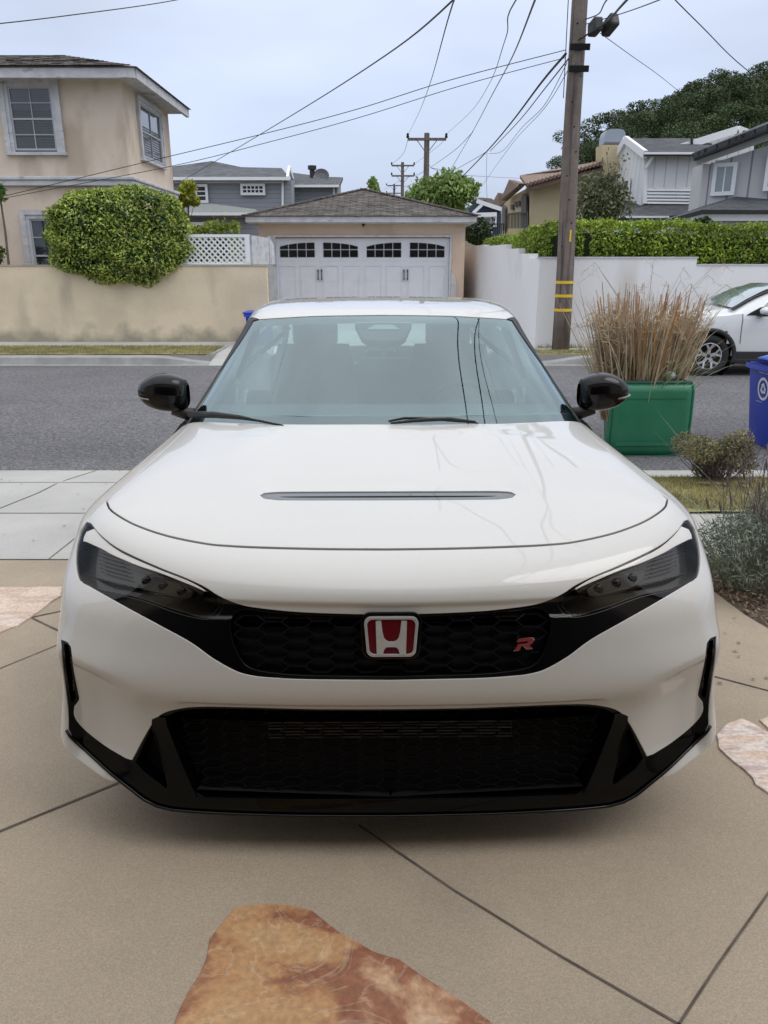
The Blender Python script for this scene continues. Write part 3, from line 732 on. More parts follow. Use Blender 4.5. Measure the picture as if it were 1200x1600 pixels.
mb = MB(); mb.box(-.62, .62, .13, .16, .12, .30); mb.build('lower_shroud', M_matt, car)
# rear wing
mb = MB()
mb.grid(lambda a, b: ((a * 2 - 1) * .68, 4.28 + .2 * (b if b < .5 else 1 - b) * 2, 1.24 + (.012 if b < .5 else -.008) * math.sin(b * 2 * math.pi) - .012 * abs(a * 2 - 1) ** 2), 12, 10); wg = mb.build('rear_wing', M_black, car, smooth=True)
mb = MB(); mb.bar((-.42, 4.38, 1.0), (-.42, 4.40, 1.24), .02, .1, up=(0, 1, 0)); mb.build('wing_support', M_black, wg)
mb = MB(); mb.bar((.42, 4.38, 1.0), (.42, 4.40, 1.24), .02, .1, up=(0, 1, 0)); mb.build('wing_support', M_black, wg)
# interior
M_int = mat('cabin plastic', (.12, .125, .13), rough=.7, c2=(.14, .145, .15), ns=12)
M_seat = mat('seat fabric in plastic wrap', (.16, .17, .175), rough=.35, coat=.5, c2=(.26, .27, .27), ns=9)
mb = MB(); mb.grid(lambda a, b: ((a * 2 - 1) * .74, 1.14 + .62 * b, .93 + .05 * math.sin(min(1, b * 1.25) * math.pi * .55) - .25 * max(0, b - .85) / .15 * .6), 20, 12)
mb.box(-.74, .74, 1.1, 1.72, .3, .9); mb.build('dashboard', M_int, car, smooth=False)
mb = MB(); mb.box(-.78, .78, 1.1, 4.0, .2, .26); mb.box(-.13, .13, 1.7, 2.6, .26, .62); mb.build('cabin_floor', M_int, car)
def seat_(x, y, wd=.25, back=.62):
    mb = MB()
    def bk(a, b):
        t = a * 2 - 1; ww = wd * (1 - .22 * b ** 3); return (x + t * ww, y + .28 * b - .05 * (1 - t * t) + .04 * abs(t) ** 3 * -1, .50 + back * b)
    mb.grid(bk, 10, 10); s = mb.build('seat', M_seat, car, smooth=True, solid=.10)
    mb = MB(); mb.box(x - wd, x + wd, y - .48, y + .04, .36, .50); mb.build('seat_base', M_seat, s, bevel=.04)
    mb = MB(); mb.box(x - .125, x + .125, y + .24, y + .33, .50 + back + .01, .50 + back + .17); mb.build('headrest', M_seat, s, bevel=.035)
seat_(.37, 2.35); seat_(-.37, 2.35)
mb = MB(); mb.box(-.60, .60, 3.30, 3.46, .45, .95); bs_ = mb.build('rear_seat', M_seat, car, bevel=.05)
for x in (-.42, 0, .42):
    mb = MB(); mb.box(x - .11, x + .11, 3.40, 3.48, .95, 1.03); mb.build('headrest', M_seat, bs_, bevel=.03)
mb = MB(); pts = [(.37 + .19 * math.cos(t), 1.84 + .06 * math.sin(t), .86 + .18 * math.sin(t)) for t in np.linspace(0, 2 * math.pi, 33)]
mb.tube(pts, .016, 8, False); mb.box(.20, .54, 1.82, 1.86, .84, .88); mb.box(.30, .44, 1.78, 1.86, .80, .92); mb.build('steering_wheel', mat('leather', (.05, .05, .055), rough=.5), car, smooth=True)
mb = MB()
mc = wpt(0, 541, -.10)
mb.prism([mc + Vector((x, .0, y)) for x, y in rr(.118, .112, .036, .03)], (0, .03, 0)); mo = mb.build('rear_view_mirror', mat('mirror shell', (.06, .065, .07), rough=.4), car, bevel=.006)
mb = MB(); mb.tube([mc + Vector((0, .01, .02)), wpt(0, 520, -.02)], .012, 8); mb.build('mirror_stem', M_matt, mo)
# ------------------------------------------------------------------ ground
def gz(y): return float(np.interp(y, [-30, 3.4, 4.05, 5.0, 5.95, 6.72], [0, 0, -.02, -.055, -.10, -.205]))
def speck(sc1, amt, dark=.55, light=1.5):
    def f(t, b, co):
        src = b.inputs['Base Color'].links[0].from_socket if b.inputs['Base Color'].links else None
        n = t.nodes.new('ShaderNodeTexVoronoi'); n.inputs['Scale'].default_value = sc1; t.links.new(co.outputs['Object'], n.inputs['Vector'])
        r = t.nodes.new('ShaderNodeMapRange'); r.inputs['To Min'].default_value = 1 - amt; r.inputs['To Max'].default_value = 1 + amt
        s_ = t.nodes.new('ShaderNodeSeparateColor'); t.links.new(n.outputs['Color'], s_.inputs[0]); t.links.new(s_.outputs[0], r.inputs[0])
        n2 = t.nodes.new('ShaderNodeTexNoise'); n2.inputs['Scale'].default_value = sc1 * .55; n2.inputs['Detail'].default_value = 2; t.links.new(co.outputs['Object'], n2.inputs['Vector'])
        r2 = t.nodes.new('ShaderNodeMapRange'); r2.inputs['From Min'].default_value = .3; r2.inputs['From Max'].default_value = .7; r2.inputs['To Min'].default_value = 1 - amt * .7; r2.inputs['To Max'].default_value = 1 + amt * .7
        t.links.new(n2.outputs[0], r2.inputs[0])
        m_ = t.nodes.new('ShaderNodeMath'); m_.operation = 'MULTIPLY'; t.links.new(r.outputs[0], m_.inputs[0]); t.links.new(r2.outputs[0], m_.inputs[1])
        v = t.nodes.new('ShaderNodeVectorMath'); v.operation = 'SCALE'
        if src: t.links.new(src, v.inputs[0])
        else: v.inputs[0].default_value = b.inputs['Base Color'].default_value[:3]
        t.links.new(m_.outputs[0], v.inputs['Scale']); t.links.new(v.outputs[0], b.inputs['Base Color'])
    return f
M_drive = mat('exposed aggregate concrete', (.435, .355, .265), rough=.75, c2=(.37, .302, .225), ns=1.3, nd=6, bump=.35, bs=260, stain=((.27, .225, .175), (.9, .9, .9), .55, .8), extra=speck(320, .12))
M_walk = mat('grey broom concrete', (.46, .455, .43), rough=.85, c2=(.40, .395, .375), ns=1.6, nd=6, bump=.12, bs=150, stain=((.33, .325, .31), (1.2, .5, 1), .55, .75), extra=speck(160, .05))
M_road = mat('asphalt', (.155, .152, .160), rough=.9, c2=(.125, .123, .130), ns=.5, nd=5, bump=.5, bs=120, stain=((.11, .108, .113), (.12, .9, 1), .5, .72), extra=speck(60, .42))
M_soil = mat('mulch', (.14, .095, .065), rough=.95, c2=(.26, .19, .13), ns=34, bump=.8, bs=60)
M_lawn = mat('dry lawn', (.30, .27, .13), rough=.95, c2=(.42, .35, .20), ns=6, nd=8, bump=.6, bs=90, stain=((.20, .21, .08), (1.2, 1.2, 1), .48, .68))
M_joint = mat('joint filler', (.07, .055, .042), rough=.95, c2=(.17, .14, .11), ns=7, nd=6)
def sheet(name, xs, ys, zf, m, th=.0):
    mb = MB()
    nx = len(xs); 
    for x in xs:
        for y in ys: mb.v.append((x, y, zf(y)))
    for i in range(nx - 1):
        for j in range(len(ys) - 1):
            a = i * len(ys) + j; mb.f.append((a, a + len(ys), a + len(ys) + 1, a + 1))
    return struct(mb.build(name, m))
def hillz(x, y):
    b = max(0, min(1, (y - 58) / 58)); b = b * b * (3 - 2 * b); return b * float(np.interp(x, [14, 20, 24, 28, 33, 38, 43, 48, 53, 90, 140], [0, 3, 9, 12.5, 14.5, 17, 18.8, 19.6, 20, 20.5, 12]))
mb = MB()
gx = [-900, -300, -120, -60, -30, -10, 0, 10, 18, 23, 28, 33, 38, 43, 48, 55, 62, 70, 90, 120, 160, 300, 900]; gy = [-900, -200, -40, -12, 0, 10, 20, 38, 50, 60, 72, 85, 100, 115, 135, 160, 300, 900]
for x in gx:
    for y in gy: mb.v.append((x, y, -.42 + hillz(x, y)))
for i in range(len(gx) - 1):
    for j in range(len(gy) - 1):
        a = i * len(gy) + j; mb.f.append((a, a + len(gy), a + len(gy) + 1, a + 1))
struct(mb.build('ground', mat('hill earth', (.10, .10, .05), rough=.95, c2=(.15, .13, .08), ns=.2), smooth=True))
ysd = [-6.5, 0, 2, 3.4, 3.7, 4.045]
XL, XR = -3.9, 2.05
sheet('driveway', [XL - 2.2, 0, 1.62], ysd, gz, M_drive)
mb = MB(); mb.prism([(1.62, -6.5, -.1), (2.3, -6.5, -.1), (2.15, 1.5, -.1), (1.80, 2.95, -.1), (1.70, 3.30, -.1), (1.655, 3.65, -.1), (1.64, 4.045, -.1), (1.62, 4.045, -.1)], (0, 0, .1)); struct(mb.build('driveway_edge', M_drive))
sheet('sidewalk', [-30, -10, -3.4, 0, 3, 10, 30], [4.055, 4.5, 5.0], lambda y: gz(y), M_walk)
sheet('driveway_apron', [XL - .6, -1.5, XR], [5.006, 5.5, 5.93], gz, M_walk)
sheet('gutter', [-30, -8, -3, 3, 10, 30], [5.936, 6.3, 6.70], lambda y: gz(y) - (.0 if True else 0), M_walk)
ROADZ = -.215
def rz(y): return ROADZ + (-.27 - ROADZ) * (y - 6.7) / 8.0 + .05 * math.sin(max(0, min(1, (y - 6.7) / 8)) * math.pi)
sheet('road', [-80, -40, -20, -10, -4, 0, 4, 10, 20, 40, 80], list(np.linspace(6.70, 14.75, 12)), rz, M_road)
# near parkway lawn (right of the apron) and planting bed soil
def bumpy(name, x0, x1, y0, y1, zf, m, n=(30, 20), amp=.012):
    mb = MB(); r_ = random.Random(3)
    mb.grid(lambda a, b: (x0 + (x1 - x0) * a, y0 + (y1 - y0) * b, zf(y0 + (y1 - y0) * b) + r_.uniform(0, amp)), *n); return struct(mb.build(name, m, smooth=True))
bumpy('parkway_lawn', XR + .004, 12, 4.99, 6.10, lambda y: gz(y) + .012, M_lawn, (120, 20))
bumpy('left_lawn', -14, XL - .61, 5.006, 5.93, lambda y: gz(y) + .012, M_lawn, (40, 10))
mb = MB(); mb.prism([(1.645, 4.05, -.09), (1.66, 3.65, -.09), (1.71, 3.30, -.09), (1.81, 2.95, -.09), (2.16, 1.5, -.09), (2.4, -.5, -.09), (9, -.5, -.09), (9, 4.05, -.09)], (0, 0, .075)); struct(mb.build('planting_bed', M_soil))
bumpy('bed_soil', 2.2, 9, 0, 4.04, lambda y: -.012, M_soil, (50, 50), .03)
mb = MB(); mb.prism([(-6.2, -.5, -.09), (-6.1, 4.05, -.09), (-14, 4.05, -.09), (-14, -.5, -.09)], (0, 0, .08)); struct(mb.build('left_bed', M_lawn))
sheet('subgrade', [-30, 0, 30], [-6.5, 0, 2, 3.4, 4.05, 5.0, 5.95, 6.70], lambda y: gz(y) - .012, mat('packed dirt', (.12, .095, .07), rough=.95, c2=(.17, .14, .11), ns=9))
# joints, laid 3 mm proud as thin filler strips
def joint(pts, w_=.012, zf=gz):
    mb = MB()
    for a, b in zip(pts[:-1], pts[1:]):
        n = max(1, int((Vector(b) - Vector(a)).length / .25))
        for i in range(n):
            p = Vector(a).lerp(Vector(b), i / n); q = Vector(a).lerp(Vector(b), (i + 1) / n)
            d = (q - p); d.z = 0; d.normalize(); s_ = Vector((-d.y, d.x, 0)) * w_ / 2
            c_ = [p - s_, p + s_, q + s_, q - s_]
            mb.add([(v.x, v.y, zf(v.y) + .003) for v in c_], [(0, 1, 2, 3)])
    return struct(mb.build('joint', M_joint))
def gp(px, py, z=0.): v = G(px, py, z); return (v.x, v.y, 0)
joint([gp(-900, 1680), gp(-60, 1324), gp(172, 1229), gp(560, 1070)], .008)
joint([gp(560, 1290), gp(710, 1392), gp(880, 1497), gp(1062, 1602), gp(1100, 1625)], .006)
joint([gp(1060, 1602), gp(1120, 1510), gp(1240, 1340), gp(1420, 1085)], .006)
joint([gp(1050, 1038), gp(1118, 1058), gp(1300, 1106), gp(1420, 1137)], .007)
joint([gp(50, 965), gp(110, 952)], .009); joint([gp(50, 966), gp(100, 990)], .010); joint([gp(-80, 1070), gp(0, 1045), gp(90, 1008), gp(160, 985)], .005)
joint([gp(-40, 806, -.03), gp(60, 772, -.09), gp(150, 736, -.2)], .01); joint([(-30, 4.05, 0), (30, 4.05, 0)], .012); joint([(XL - .6, 5.003, 0), (2, 5.003, 0)], .010); joint([(-30, 5.933, 0), (30, 5.933, 0)], .009)
for x in (-4.6, -1.9, 2.4, 4.0, 5.6): joint([(x, 4.055, 0), (x, 5.0, 0)], .006)
# flagstones let into the driveway
def stonemat(name, stops, sc_, stretch, bump=.5, veins=(.7, .6, .5)):
    def ex(t, b, co):
        mp = t.nodes.new('ShaderNodeMapping'); mp.inputs['Scale'].default_value = stretch; mp.inputs['Rotation'].default_value = (0, 0, .5); t.links.new(co.outputs['Object'], mp.inputs[0])
        n = t.nodes.new('ShaderNodeTexNoise'); n.inputs['Scale'].default_value = sc_; n.inputs['Detail'].default_value = 9; n.inputs['Roughness'].default_value = .58; n.inputs['Distortion'].default_value = .35; t.links.new(mp.outputs[0], n.inputs['Vector'])
        r = t.nodes.new('ShaderNodeValToRGB'); e_ = r.color_ramp.elements
        e_[0].position, e_[0].color = stops[0][0], (*stops[0][1], 1); e_[1].position, e_[1].color = stops[-1][0], (*stops[-1][1], 1)
        for p_, c_ in stops[1:-1]: q = e_.new(p_); q.color = (*c_, 1)
        t.links.new(n.outputs[0], r.inputs[0])
        n2 = t.nodes.new('ShaderNodeTexNoise'); n2.inputs['Scale'].default_value = sc_ * 1.7; n2.inputs['Detail'].default_value = 8; n2.inputs['Distortion'].default_value = 2.; t.links.new(mp.outputs[0], n2.inputs['Vector'])
        s1 = t.nodes.new('ShaderNodeMath'); s1.operation = 'SUBTRACT'; s1.inputs[1].default_value = .5; t.links.new(n2.outputs[0], s1.inputs[0]); s2 = t.nodes.new('ShaderNodeMath'); s2.operation = 'ABSOLUTE'; t.links.new(s1.outputs[0], s2.inputs[0])
        mr_ = t.nodes.new('ShaderNodeMapRange'); mr_.inputs['From Min'].default_value = .0; mr_.inputs['From Max'].default_value = .012; mr_.inputs['To Min'].default_value = .28; mr_.inputs['To Max'].default_value = 0; t.links.new(s2.outputs[0], mr_.inputs[0])
        x = t.nodes.new('ShaderNodeMix'); x.data_type = 'RGBA'; t.links.new(mr_.outputs[0], x.inputs[0]); t.links.new(r.outputs[0], x.inputs[6]); x.inputs[7].default_value = (*veins, 1)
        n3 = t.nodes.new('ShaderNodeTexNoise'); n3.inputs['Scale'].default_value = 70; n3.inputs['Detail'].default_value = 4; t.links.new(co.outputs['Object'], n3.inputs['Vector'])
        m3 = t.nodes.new('ShaderNodeMapRange'); m3.inputs['From Min'].default_value = .3; m3.inputs['From Max'].default_value = .7; m3.inputs['To Min'].default_value = .82; m3.inputs['To Max'].default_value = 1.18; t.links.new(n3.outputs[0], m3.inputs[0])
        v = t.nodes.new('ShaderNodeVectorMath'); v.operation = 'SCALE'; t.links.new(x.outputs[2], v.inputs[0]); t.links.new(m3.outputs[0], v.inputs['Scale']); t.links.new(v.outputs[0], b.inputs['Base Color'])
        bn = t.nodes.new('ShaderNodeBump'); bn.inputs['Strength'].default_value = bump; bn.inputs['Distance'].default_value = .015; t.links.new(n.outputs[0], bn.inputs['Height']); t.links.new(bn.outputs[0], b.inputs['Normal'])
    return mat(name, stops[0][1], rough=.6, extra=ex)
M_flagR = stonemat('rusty sandstone', [(.28, (.58, .38, .21)), (.42, (.50, .30, .145)), (.475, (.46, .245, .11)), (.51, (.27, .105, .055)), (.56, (.31, .13, .07)), (.60, (.54, .33, .19)), (.72, (.60, .46, .33))], 2.0, (1, 1.15, 1), .8, (.68, .56, .42))
M_flagP = stonemat('pale pink sandstone', [(.34, (.70, .58, .48)), (.45, (.62, .46, .36)), (.52, (.72, .64, .58)), (.60, (.50, .36, .33)), (.68, (.68, .55, .44))], 4.5, (1, 3.2, 1), .8, (.78, .70, .62))
M_flagC = stonemat('cream flagstone', [(.34, (.60, .46, .36)), (.48, (.66, .52, .42)), (.56, (.52, .38, .30)), (.66, (.68, .58, .50))], 3., (1, 2.6, 1), .6, (.72, .64, .56))
def flag(pts, m, label, z=0.):
    p = [Vector(gp(*q)) for q in pts]; c_ = sum(p, Vector()) / len(p); r_ = random.Random(len(pts)); o = []
    for i in range(len(p)):
        a, b = p[i], p[(i + 1) % len(p)]; n = max(1, int((b - a).length / .035))
        for k in range(n):
            q = a.lerp(b, k / n)
            if k: q += Vector((r_.uniform(-.004, .004), r_.uniform(-.004, .004), 0))
            o.append(q)
    mb = MB(); n = len(o)
    rings = [(1.0, -.02), (1.0, .003), (.985, .007), (.8, .009), (.5, .010), (.2, .009)]
    for s_, h in rings:
        for q in o: v = c_ + (q - c_) * s_; mb.v.append((v.x, v.y, h + z))
    for k in range(len(rings) - 1):
        for i in range(n): j = (i + 1) % n; mb.f.append((k * n + i, k * n + j, k * n + n + j, k * n + n + i))
    mb.f.append(tuple((len(rings) - 1) * n + i for i in range(n)))
    return tag(mb.build('flagstone', m, smooth=False), label, 'flagstone', 'flagstones let into the driveway')
flag([(268, 1612), (280, 1580), (298, 1545), (322, 1500), (328, 1468), (350, 1440), (366, 1420), (400, 1415), (455, 1417), (488, 1425), (515, 1447), (555, 1472), (585, 1490), (625, 1502), (665, 1530), (705, 1556), (755, 1590), (772, 1602), (850, 1660), (700, 1730), (420, 1730), (255, 1680)], M_flagR, 'rusty orange flagstone in the driveway just in front of the white car')
flag([(1119, 1150), (1136, 1132), (1158, 1124), (1175, 1131), (1205, 1150), (1290, 1200), (1290, 1300), (1215, 1255), (1180, 1228), (1176, 1218), (1122, 1170)], M_flagP, 'pale pink flagstone at the right front corner of the white car')
flag([(1186, 1127), (1200, 1122), (1290, 1130), (1290, 1175), (1205, 1146)], M_flagP, 'sliver of pale flagstone at the right edge behind the pink one')
flag([(-160, 920), (98, 918), (96, 932), (78, 943), (50, 965), (28, 979), (0, 990), (-160, 1040)], M_flagC, 'cream flagstone left of the white car beside the grey sidewalk')
# far side of the street
M_curb = mat('kerb concrete', (.36, .355, .34), rough=.85, c2=(.27, .265, .26), ns=3, nd=6, bump=.2, bs=60)
def fz(y): return -.115
mb = MB()
prof = [(14.55, -.262), (14.75, -.266), (14.78, -.14), (14.81, -.122), (15.0, -.115)]
def strip(name, x0, x1, m, dip=None):
    mb = MB(); n = 60
    for i in range(n + 1):
        x = x0 + (x1 - x0) * (i / n if x0 > -10 else i / n)
        x = (x0 + (x1 - x0) * (1 - (1 - i / n) ** 6)) if x0 < -10 else (x0 + (x1 - x0) * (i / n) ** 6)
        e_ = min(1, abs(x - (x1 if x0 < -10 else x0)) / 1.1); e_ = e_ * e_ * (3 - 2 * e_)
        for y, z in prof: mb.v.append((x, y, min(z, -.262 + (y - 14.55) * .08) * (1 - e_) + z * e_))
    for i in range(n):
        for j in range(4): a = i * 5 + j; mb.f.append((a, a + 5, a + 6, a + 1))
    return struct(mb.build(name, m))
strip('far_kerb', -60, -3.3, M_curb); strip('far_kerb', 2.9, 60, M_curb)
sheet('alley', [-3.3, 0, 2.9], [14.56, 14.9, 15.4, 16.6, 18, 20, 22.2, 24], lambda y: float(np.interp(y, [14.56, 14.9, 15.4, 17.5, 22.2], [-.262, -.20, -.13, -.10, .04])), M_walk)
sheet('alley', [2.9, 3.15], [16.0, 24], lambda y: -.10, M_walk)
bumpy('far_parkway', -60, -3.31, 15.0, 16.55, lambda y: fz(y) + .01, M_lawn, (160, 8)); bumpy('far_parkway', 2.91, 60, 15.0, 15.75, lambda y: fz(y) + .005, M_lawn, (160, 8))
sheet('far_sidewalk', [-60, -20, -3.3], [16.555, 17.6], fz, M_walk); sheet('far_sidewalk', [2.91, 20, 60], [15.755, 16.35], fz, M_walk)
for xa, xb, ye in ((-4.5, -3.302, 16.6), (2.905, 4.1, 15.75)):
    mb = MB(); mb.box(xa, xb, 14.985, 15.0, -.32, -.116); mb.box(*((xb - .12, xb) if xa < 0 else (xa, xa + .12)), 15.0005, ye, -.32, -.098); struct(mb.build('kerb_return', M_curb))
# worn manhole ring in the road
mc = P(1088, 634, 8.95); mb = MB()
n = 48
for k in range(3):
    r0, r1 = ((.0, .30), (.33, .36), (.42, .80))[k]
mb.lathe([(.001, .0), (.31, .0)], n, Matrix.Translation((mc.x - .55, 9.0, rz(9.0) + .010)))
tag(mb.build('manhole_cover', mat('worn iron', (.14, .135, .135), rough=.7, c2=(.10, .1, .1), ns=30)), 'round worn manhole cover in the road behind the green bin', 'manhole cover')
# ------------------------------------------------------------------ leaves
def leaves(C, S_, m, name, parent=None, nrm=None, bias=.5, asp=.5, r_=rng):
    C = np.asarray(C, float); n = len(C); d = r_.normal(size=(n, 3)); d /= np.linalg.norm(d, axis=1, keepdims=True)
    if nrm is not None: d = d * (1 - bias) + np.asarray(nrm) * bias; d /= np.linalg.norm(d, axis=1, keepdims=True) + 1e-9
    a = np.cross(d, r_.normal(size=(n, 3))); a /= np.linalg.norm(a, axis=1, keepdims=True) + 1e-9; b = np.cross(d, a)
    s_ = (np.asarray(S_) * r_.uniform(.7, 1.3, n))[:, None]
    v = np.stack([C - a * s_, C - b * s_ * asp + d * s_ * .12, C + a * s_, C + b * s_ * asp + d * s_ * .12], 1).reshape(-1, 3)
    me = bpy.data.meshes.new(name); me.vertices.add(4 * n); me.vertices.foreach_set('co', v.ravel())
    me.loops.add(4 * n); me.loops.foreach_set('vertex_index', np.arange(4 * n, dtype=np.int32)); me.polygons.add(n)
    me.polygons.foreach_set('loop_start', np.arange(0, 4 * n, 4, dtype=np.int32)); me.update(calc_edges=True); me.materials.append(m)
    o = bpy.data.objects.new(name, me); col.objects.link(o)
    if parent is not None: o.parent = parent
    return o
def leafmat(name, c1, c2, var=.45, ns=2., rough=.5, trans=.25):
    def ex(t, b, co):
        g = t.nodes.new('ShaderNodeNewGeometry'); r = t.nodes.new('ShaderNodeMix'); r.data_type = 'RGBA'
        r.inputs[6].default_value = (*c1, 1); r.inputs[7].default_value = (*c2, 1)
        t.links.new(g.outputs['Random Per Island'], r.inputs[0])
        n = t.nodes.new('ShaderNodeTexNoise'); n.inputs['Scale'].default_value = ns; t.links.new(co.outputs['Object'], n.inputs['Vector'])
        mr_ = t.nodes.new('ShaderNodeMapRange'); mr_.inputs['From Min'].default_value = .3; mr_.inputs['From Max'].default_value = .7; mr_.inputs['To Min'].default_value = 1 - var; mr_.inputs['To Max'].default_value = 1 + var
        t.links.new(n.outputs[0], mr_.inputs[0])
        v = t.nodes.new('ShaderNodeVectorMath'); v.operation = 'SCALE'; t.links.new(r.outputs[2], v.inputs[0]); t.links.new(mr_.outputs[0], v.inputs['Scale']); t.links.new(v.outputs[0], b.inputs['Base Color'])
        if trans:
            tr = t.nodes.new('ShaderNodeBsdfTranslucent'); t.links.new(v.outputs[0], tr.inputs[0]); mi = t.nodes.new('ShaderNodeMixShader'); mi.inputs[0].default_value = trans
            o = t.nodes['Material Output']; t.links.new(b.outputs[0], mi.inputs[1]); t.links.new(tr.outputs[0], mi.inputs[2]); t.links.new(mi.outputs[0], o.inputs[0])
    return mat(name, c1, rough=rough, extra=ex)
def shellpts(n, c_, r3, r_=rng, lo=.72, zcut=-9, pw=2.):
    d = r_.normal(size=(n, 3)); d /= np.linalg.norm(d, axis=1, keepdims=True)
    # superellipsoid direction
    if pw != 2.: d = d / (np.abs(d) ** pw).sum(1, keepdims=True) ** (1 / pw)
    rad = r_.uniform(lo, 1.0, n)[:, None] ** .6
    nz_ = 1 + .05 * np.sin(d[:, :1] * 9 + d[:, 1:2] * 7) + .04 * np.sin(d[:, 2:] * 13 + d[:, :1] * 5)
    p = d * rad * nz_ * np.array(r3); k = p[:, 2] > zcut
    dn = d / np.linalg.norm(d, axis=1, keepdims=True)
    return (p + np.array(c_))[k], dn[k]
M_bark = mat('bark', (.10, .08, .06), rough=.95, c2=(.16, .13, .10), ns=20, bump=.5)
def tree(name, base, h, crown, m, label, cat='tree', group=None, nleaf=2500, ls=.09, tr=.12, clumps=9, seed=1, parent=None, fill=.9):
    """crown: (cx,cy,cz,rx,ry,rz)"""
    r_ = np.random.default_rng(seed); e = empty(name, base, 0, label, cat, group); bx, by, bz = base
    cx, cy, cz, rx, ry, rz_ = crown
    mb = MB(); top = (cx - bx, cy - by, cz - bz)
    mid = (top[0] * .4 + r_.normal() * .1, top[1] * .4, top[2] * .45)
    mb.tube([(0, 0, -.2), mid, (top[0], top[1], top[2])], [tr, tr * .75, tr * .3], 8)
    cl = []
    for k in range(clumps):
        d = r_.normal(size=3); d /= np.linalg.norm(d); q = np.array([cx, cy, cz]) + d * np.array([rx, ry, rz_]) * r_.uniform(.35, .68); cl.append(q)
        mb.tube([mid if k % 2 else (top[0] * .75, top[1] * .75, top[2] * .75), tuple(q - np.array(base))], [tr * .4, tr * .12], 6)
    mb.build('trunk', M_bark, e)
    C, D = [], []
    for q in cl:
        s_ = r_.uniform(.38, .6)
        a, b = shellpts(int(nleaf / clumps), q, (rx * s_, ry * s_, rz_ * s_), r_, lo=.25); C.append(a); D.append(b)
    C = np.concatenate(C) - np.array(base); D = np.concatenate(D)
    leaves(C, ls, m, 'crown', e, D, .35, .55, r_)
    return e
# ------------------------------------------------------------------ buildings, left side
M_stucco = mat('pink beige stucco', (.64, .53, .42), rough=.95, c2=(.70, .59, .49), ns=1.1, nd=6, bump=.25, bs=40, stain=((.50, .41, .32), (1.4, 1.4, .7), .50, .66))
def foot_grime(z0, z1, c_):
    def f(t, b, co):
        src = b.inputs['Base Color'].links[0].from_socket; sx = t.nodes.new('ShaderNodeSeparateXYZ'); t.links.new(co.outputs['Object'], sx.inputs[0])
        n = t.nodes.new('ShaderNodeTexNoise'); n.inputs['Scale'].default_value = 2.6; n.inputs['Detail'].default_value = 7; t.links.new(co.outputs['Object'], n.inputs['Vector'])
        a = t.nodes.new('ShaderNodeMath'); a.operation = 'MULTIPLY_ADD'; t.links.new(n.outputs[0], a.inputs[0]); a.inputs[1].default_value = -.9; t.links.new(sx.outputs[2], a.inputs[2])
        r = t.nodes.new('ShaderNodeMapRange'); r.inputs['From Min'].default_value = z1 - .45; r.inputs['From Max'].default_value = z0 - .45; t.links.new(a.outputs[0], r.inputs[0])
        x = t.nodes.new('ShaderNodeMix'); x.data_type = 'RGBA'; t.links.new(r.outputs[0], x.inputs[0]); t.links.new(src, x.inputs[6]); x.inputs[7].default_value = (*c_, 1); t.links.new(x.outputs[2], b.inputs['Base Color'])
    return f
M_stw = mat('weathered tan stucco', (.72, .61, .44), rough=.95, c2=(.63, .53, .38), ns=1.1, nd=8, fac=(.42, .62), bump=.25, bs=35, stain=((.50, .43, .32), (1.6, 1.6, .5), .58, .76), extra=foot_grime(.0, .34, (.33, .30, .22)))
M_grime = M_stw
M_trimw = mat('weathered white paint', (.62, .62, .63), rough=.8, c2=(.48, .48, .50), ns=4, nd=6, stain=((.28, .27, .27), (3, 3, 9), .60, .74))
M_trimc = mat('clean white paint', (.80, .81, .83), rough=.6)
M_glassd = mat('dark window glass', (.02, .022, .026), rough=.08, coat=1., c2=(.05, .055, .06), ns=2)
M_sash = mat('pale sash', (.42, .44, .47), rough=.6)
def shingle(name, c, c2):
    def ex(t, b, co):
        br = t.nodes.new('ShaderNodeTexBrick'); br.inputs['Scale'].default_value = 1.; br.inputs['Brick Width'].default_value = .34; br.inputs['Row Height'].default_value = .16
        br.inputs['Mortar Size'].default_value = .012; br.inputs['Color1'].default_value = (*c, 1); br.inputs['Color2'].default_value = (*c2, 1); br.inputs['Mortar'].default_value = (c[0] * .35, c[1] * .35, c[2] * .35, 1); br.offset = .5
        br.inputs['Bias'].default_value = 0.
        mp = t.nodes.new('ShaderNodeMapping'); t.links.new(co.outputs['Object'], mp.inputs[0])
        t.links.new(mp.outputs[0], br.inputs['Vector'])
        n = t.nodes.new('ShaderNodeTexNoise'); n.inputs['Scale'].default_value = 2.5; n.inputs['Detail'].default_value = 6; t.links.new(co.outputs['Object'], n.inputs['Vector'])
        r = t.nodes.new('ShaderNodeMapRange'); r.inputs['From Min'].default_value = .3; r.inputs['From Max'].default_value = .7; r.inputs['To Min'].default_value = .65; r.inputs['To Max'].default_value = 1.35; t.links.new(n.outputs[0], r.inputs[0])
        v = t.nodes.new('ShaderNodeVectorMath'); v.operation = 'SCALE'; t.links.new(br.outputs[0], v.inputs[0]); t.links.new(r.outputs[0], v.inputs['Scale']); t.links.new(v.outputs[0], b.inputs['Base Color'])
        bn = t.nodes.new('ShaderNodeBump'); bn.inputs['Strength'].default_value = .6; bn.inputs['Distance'].default_value = .02; t.links.new(br.outputs[1], bn.inputs['Height']); bn.invert = True; t.links.new(bn.outputs[0], b.inputs['Normal'])
    return mat(name, c, rough=.9, extra=ex)
M_sh1 = shingle('grey brown shingles', (.115, .10, .09), (.165, .145, .13))
M_sh2 = shingle('charcoal shingles', (.055, .058, .066), (.085, .088, .098))
M_sh3 = shingle('blue grey shingles', (.085, .09, .10), (.12, .125, .135))
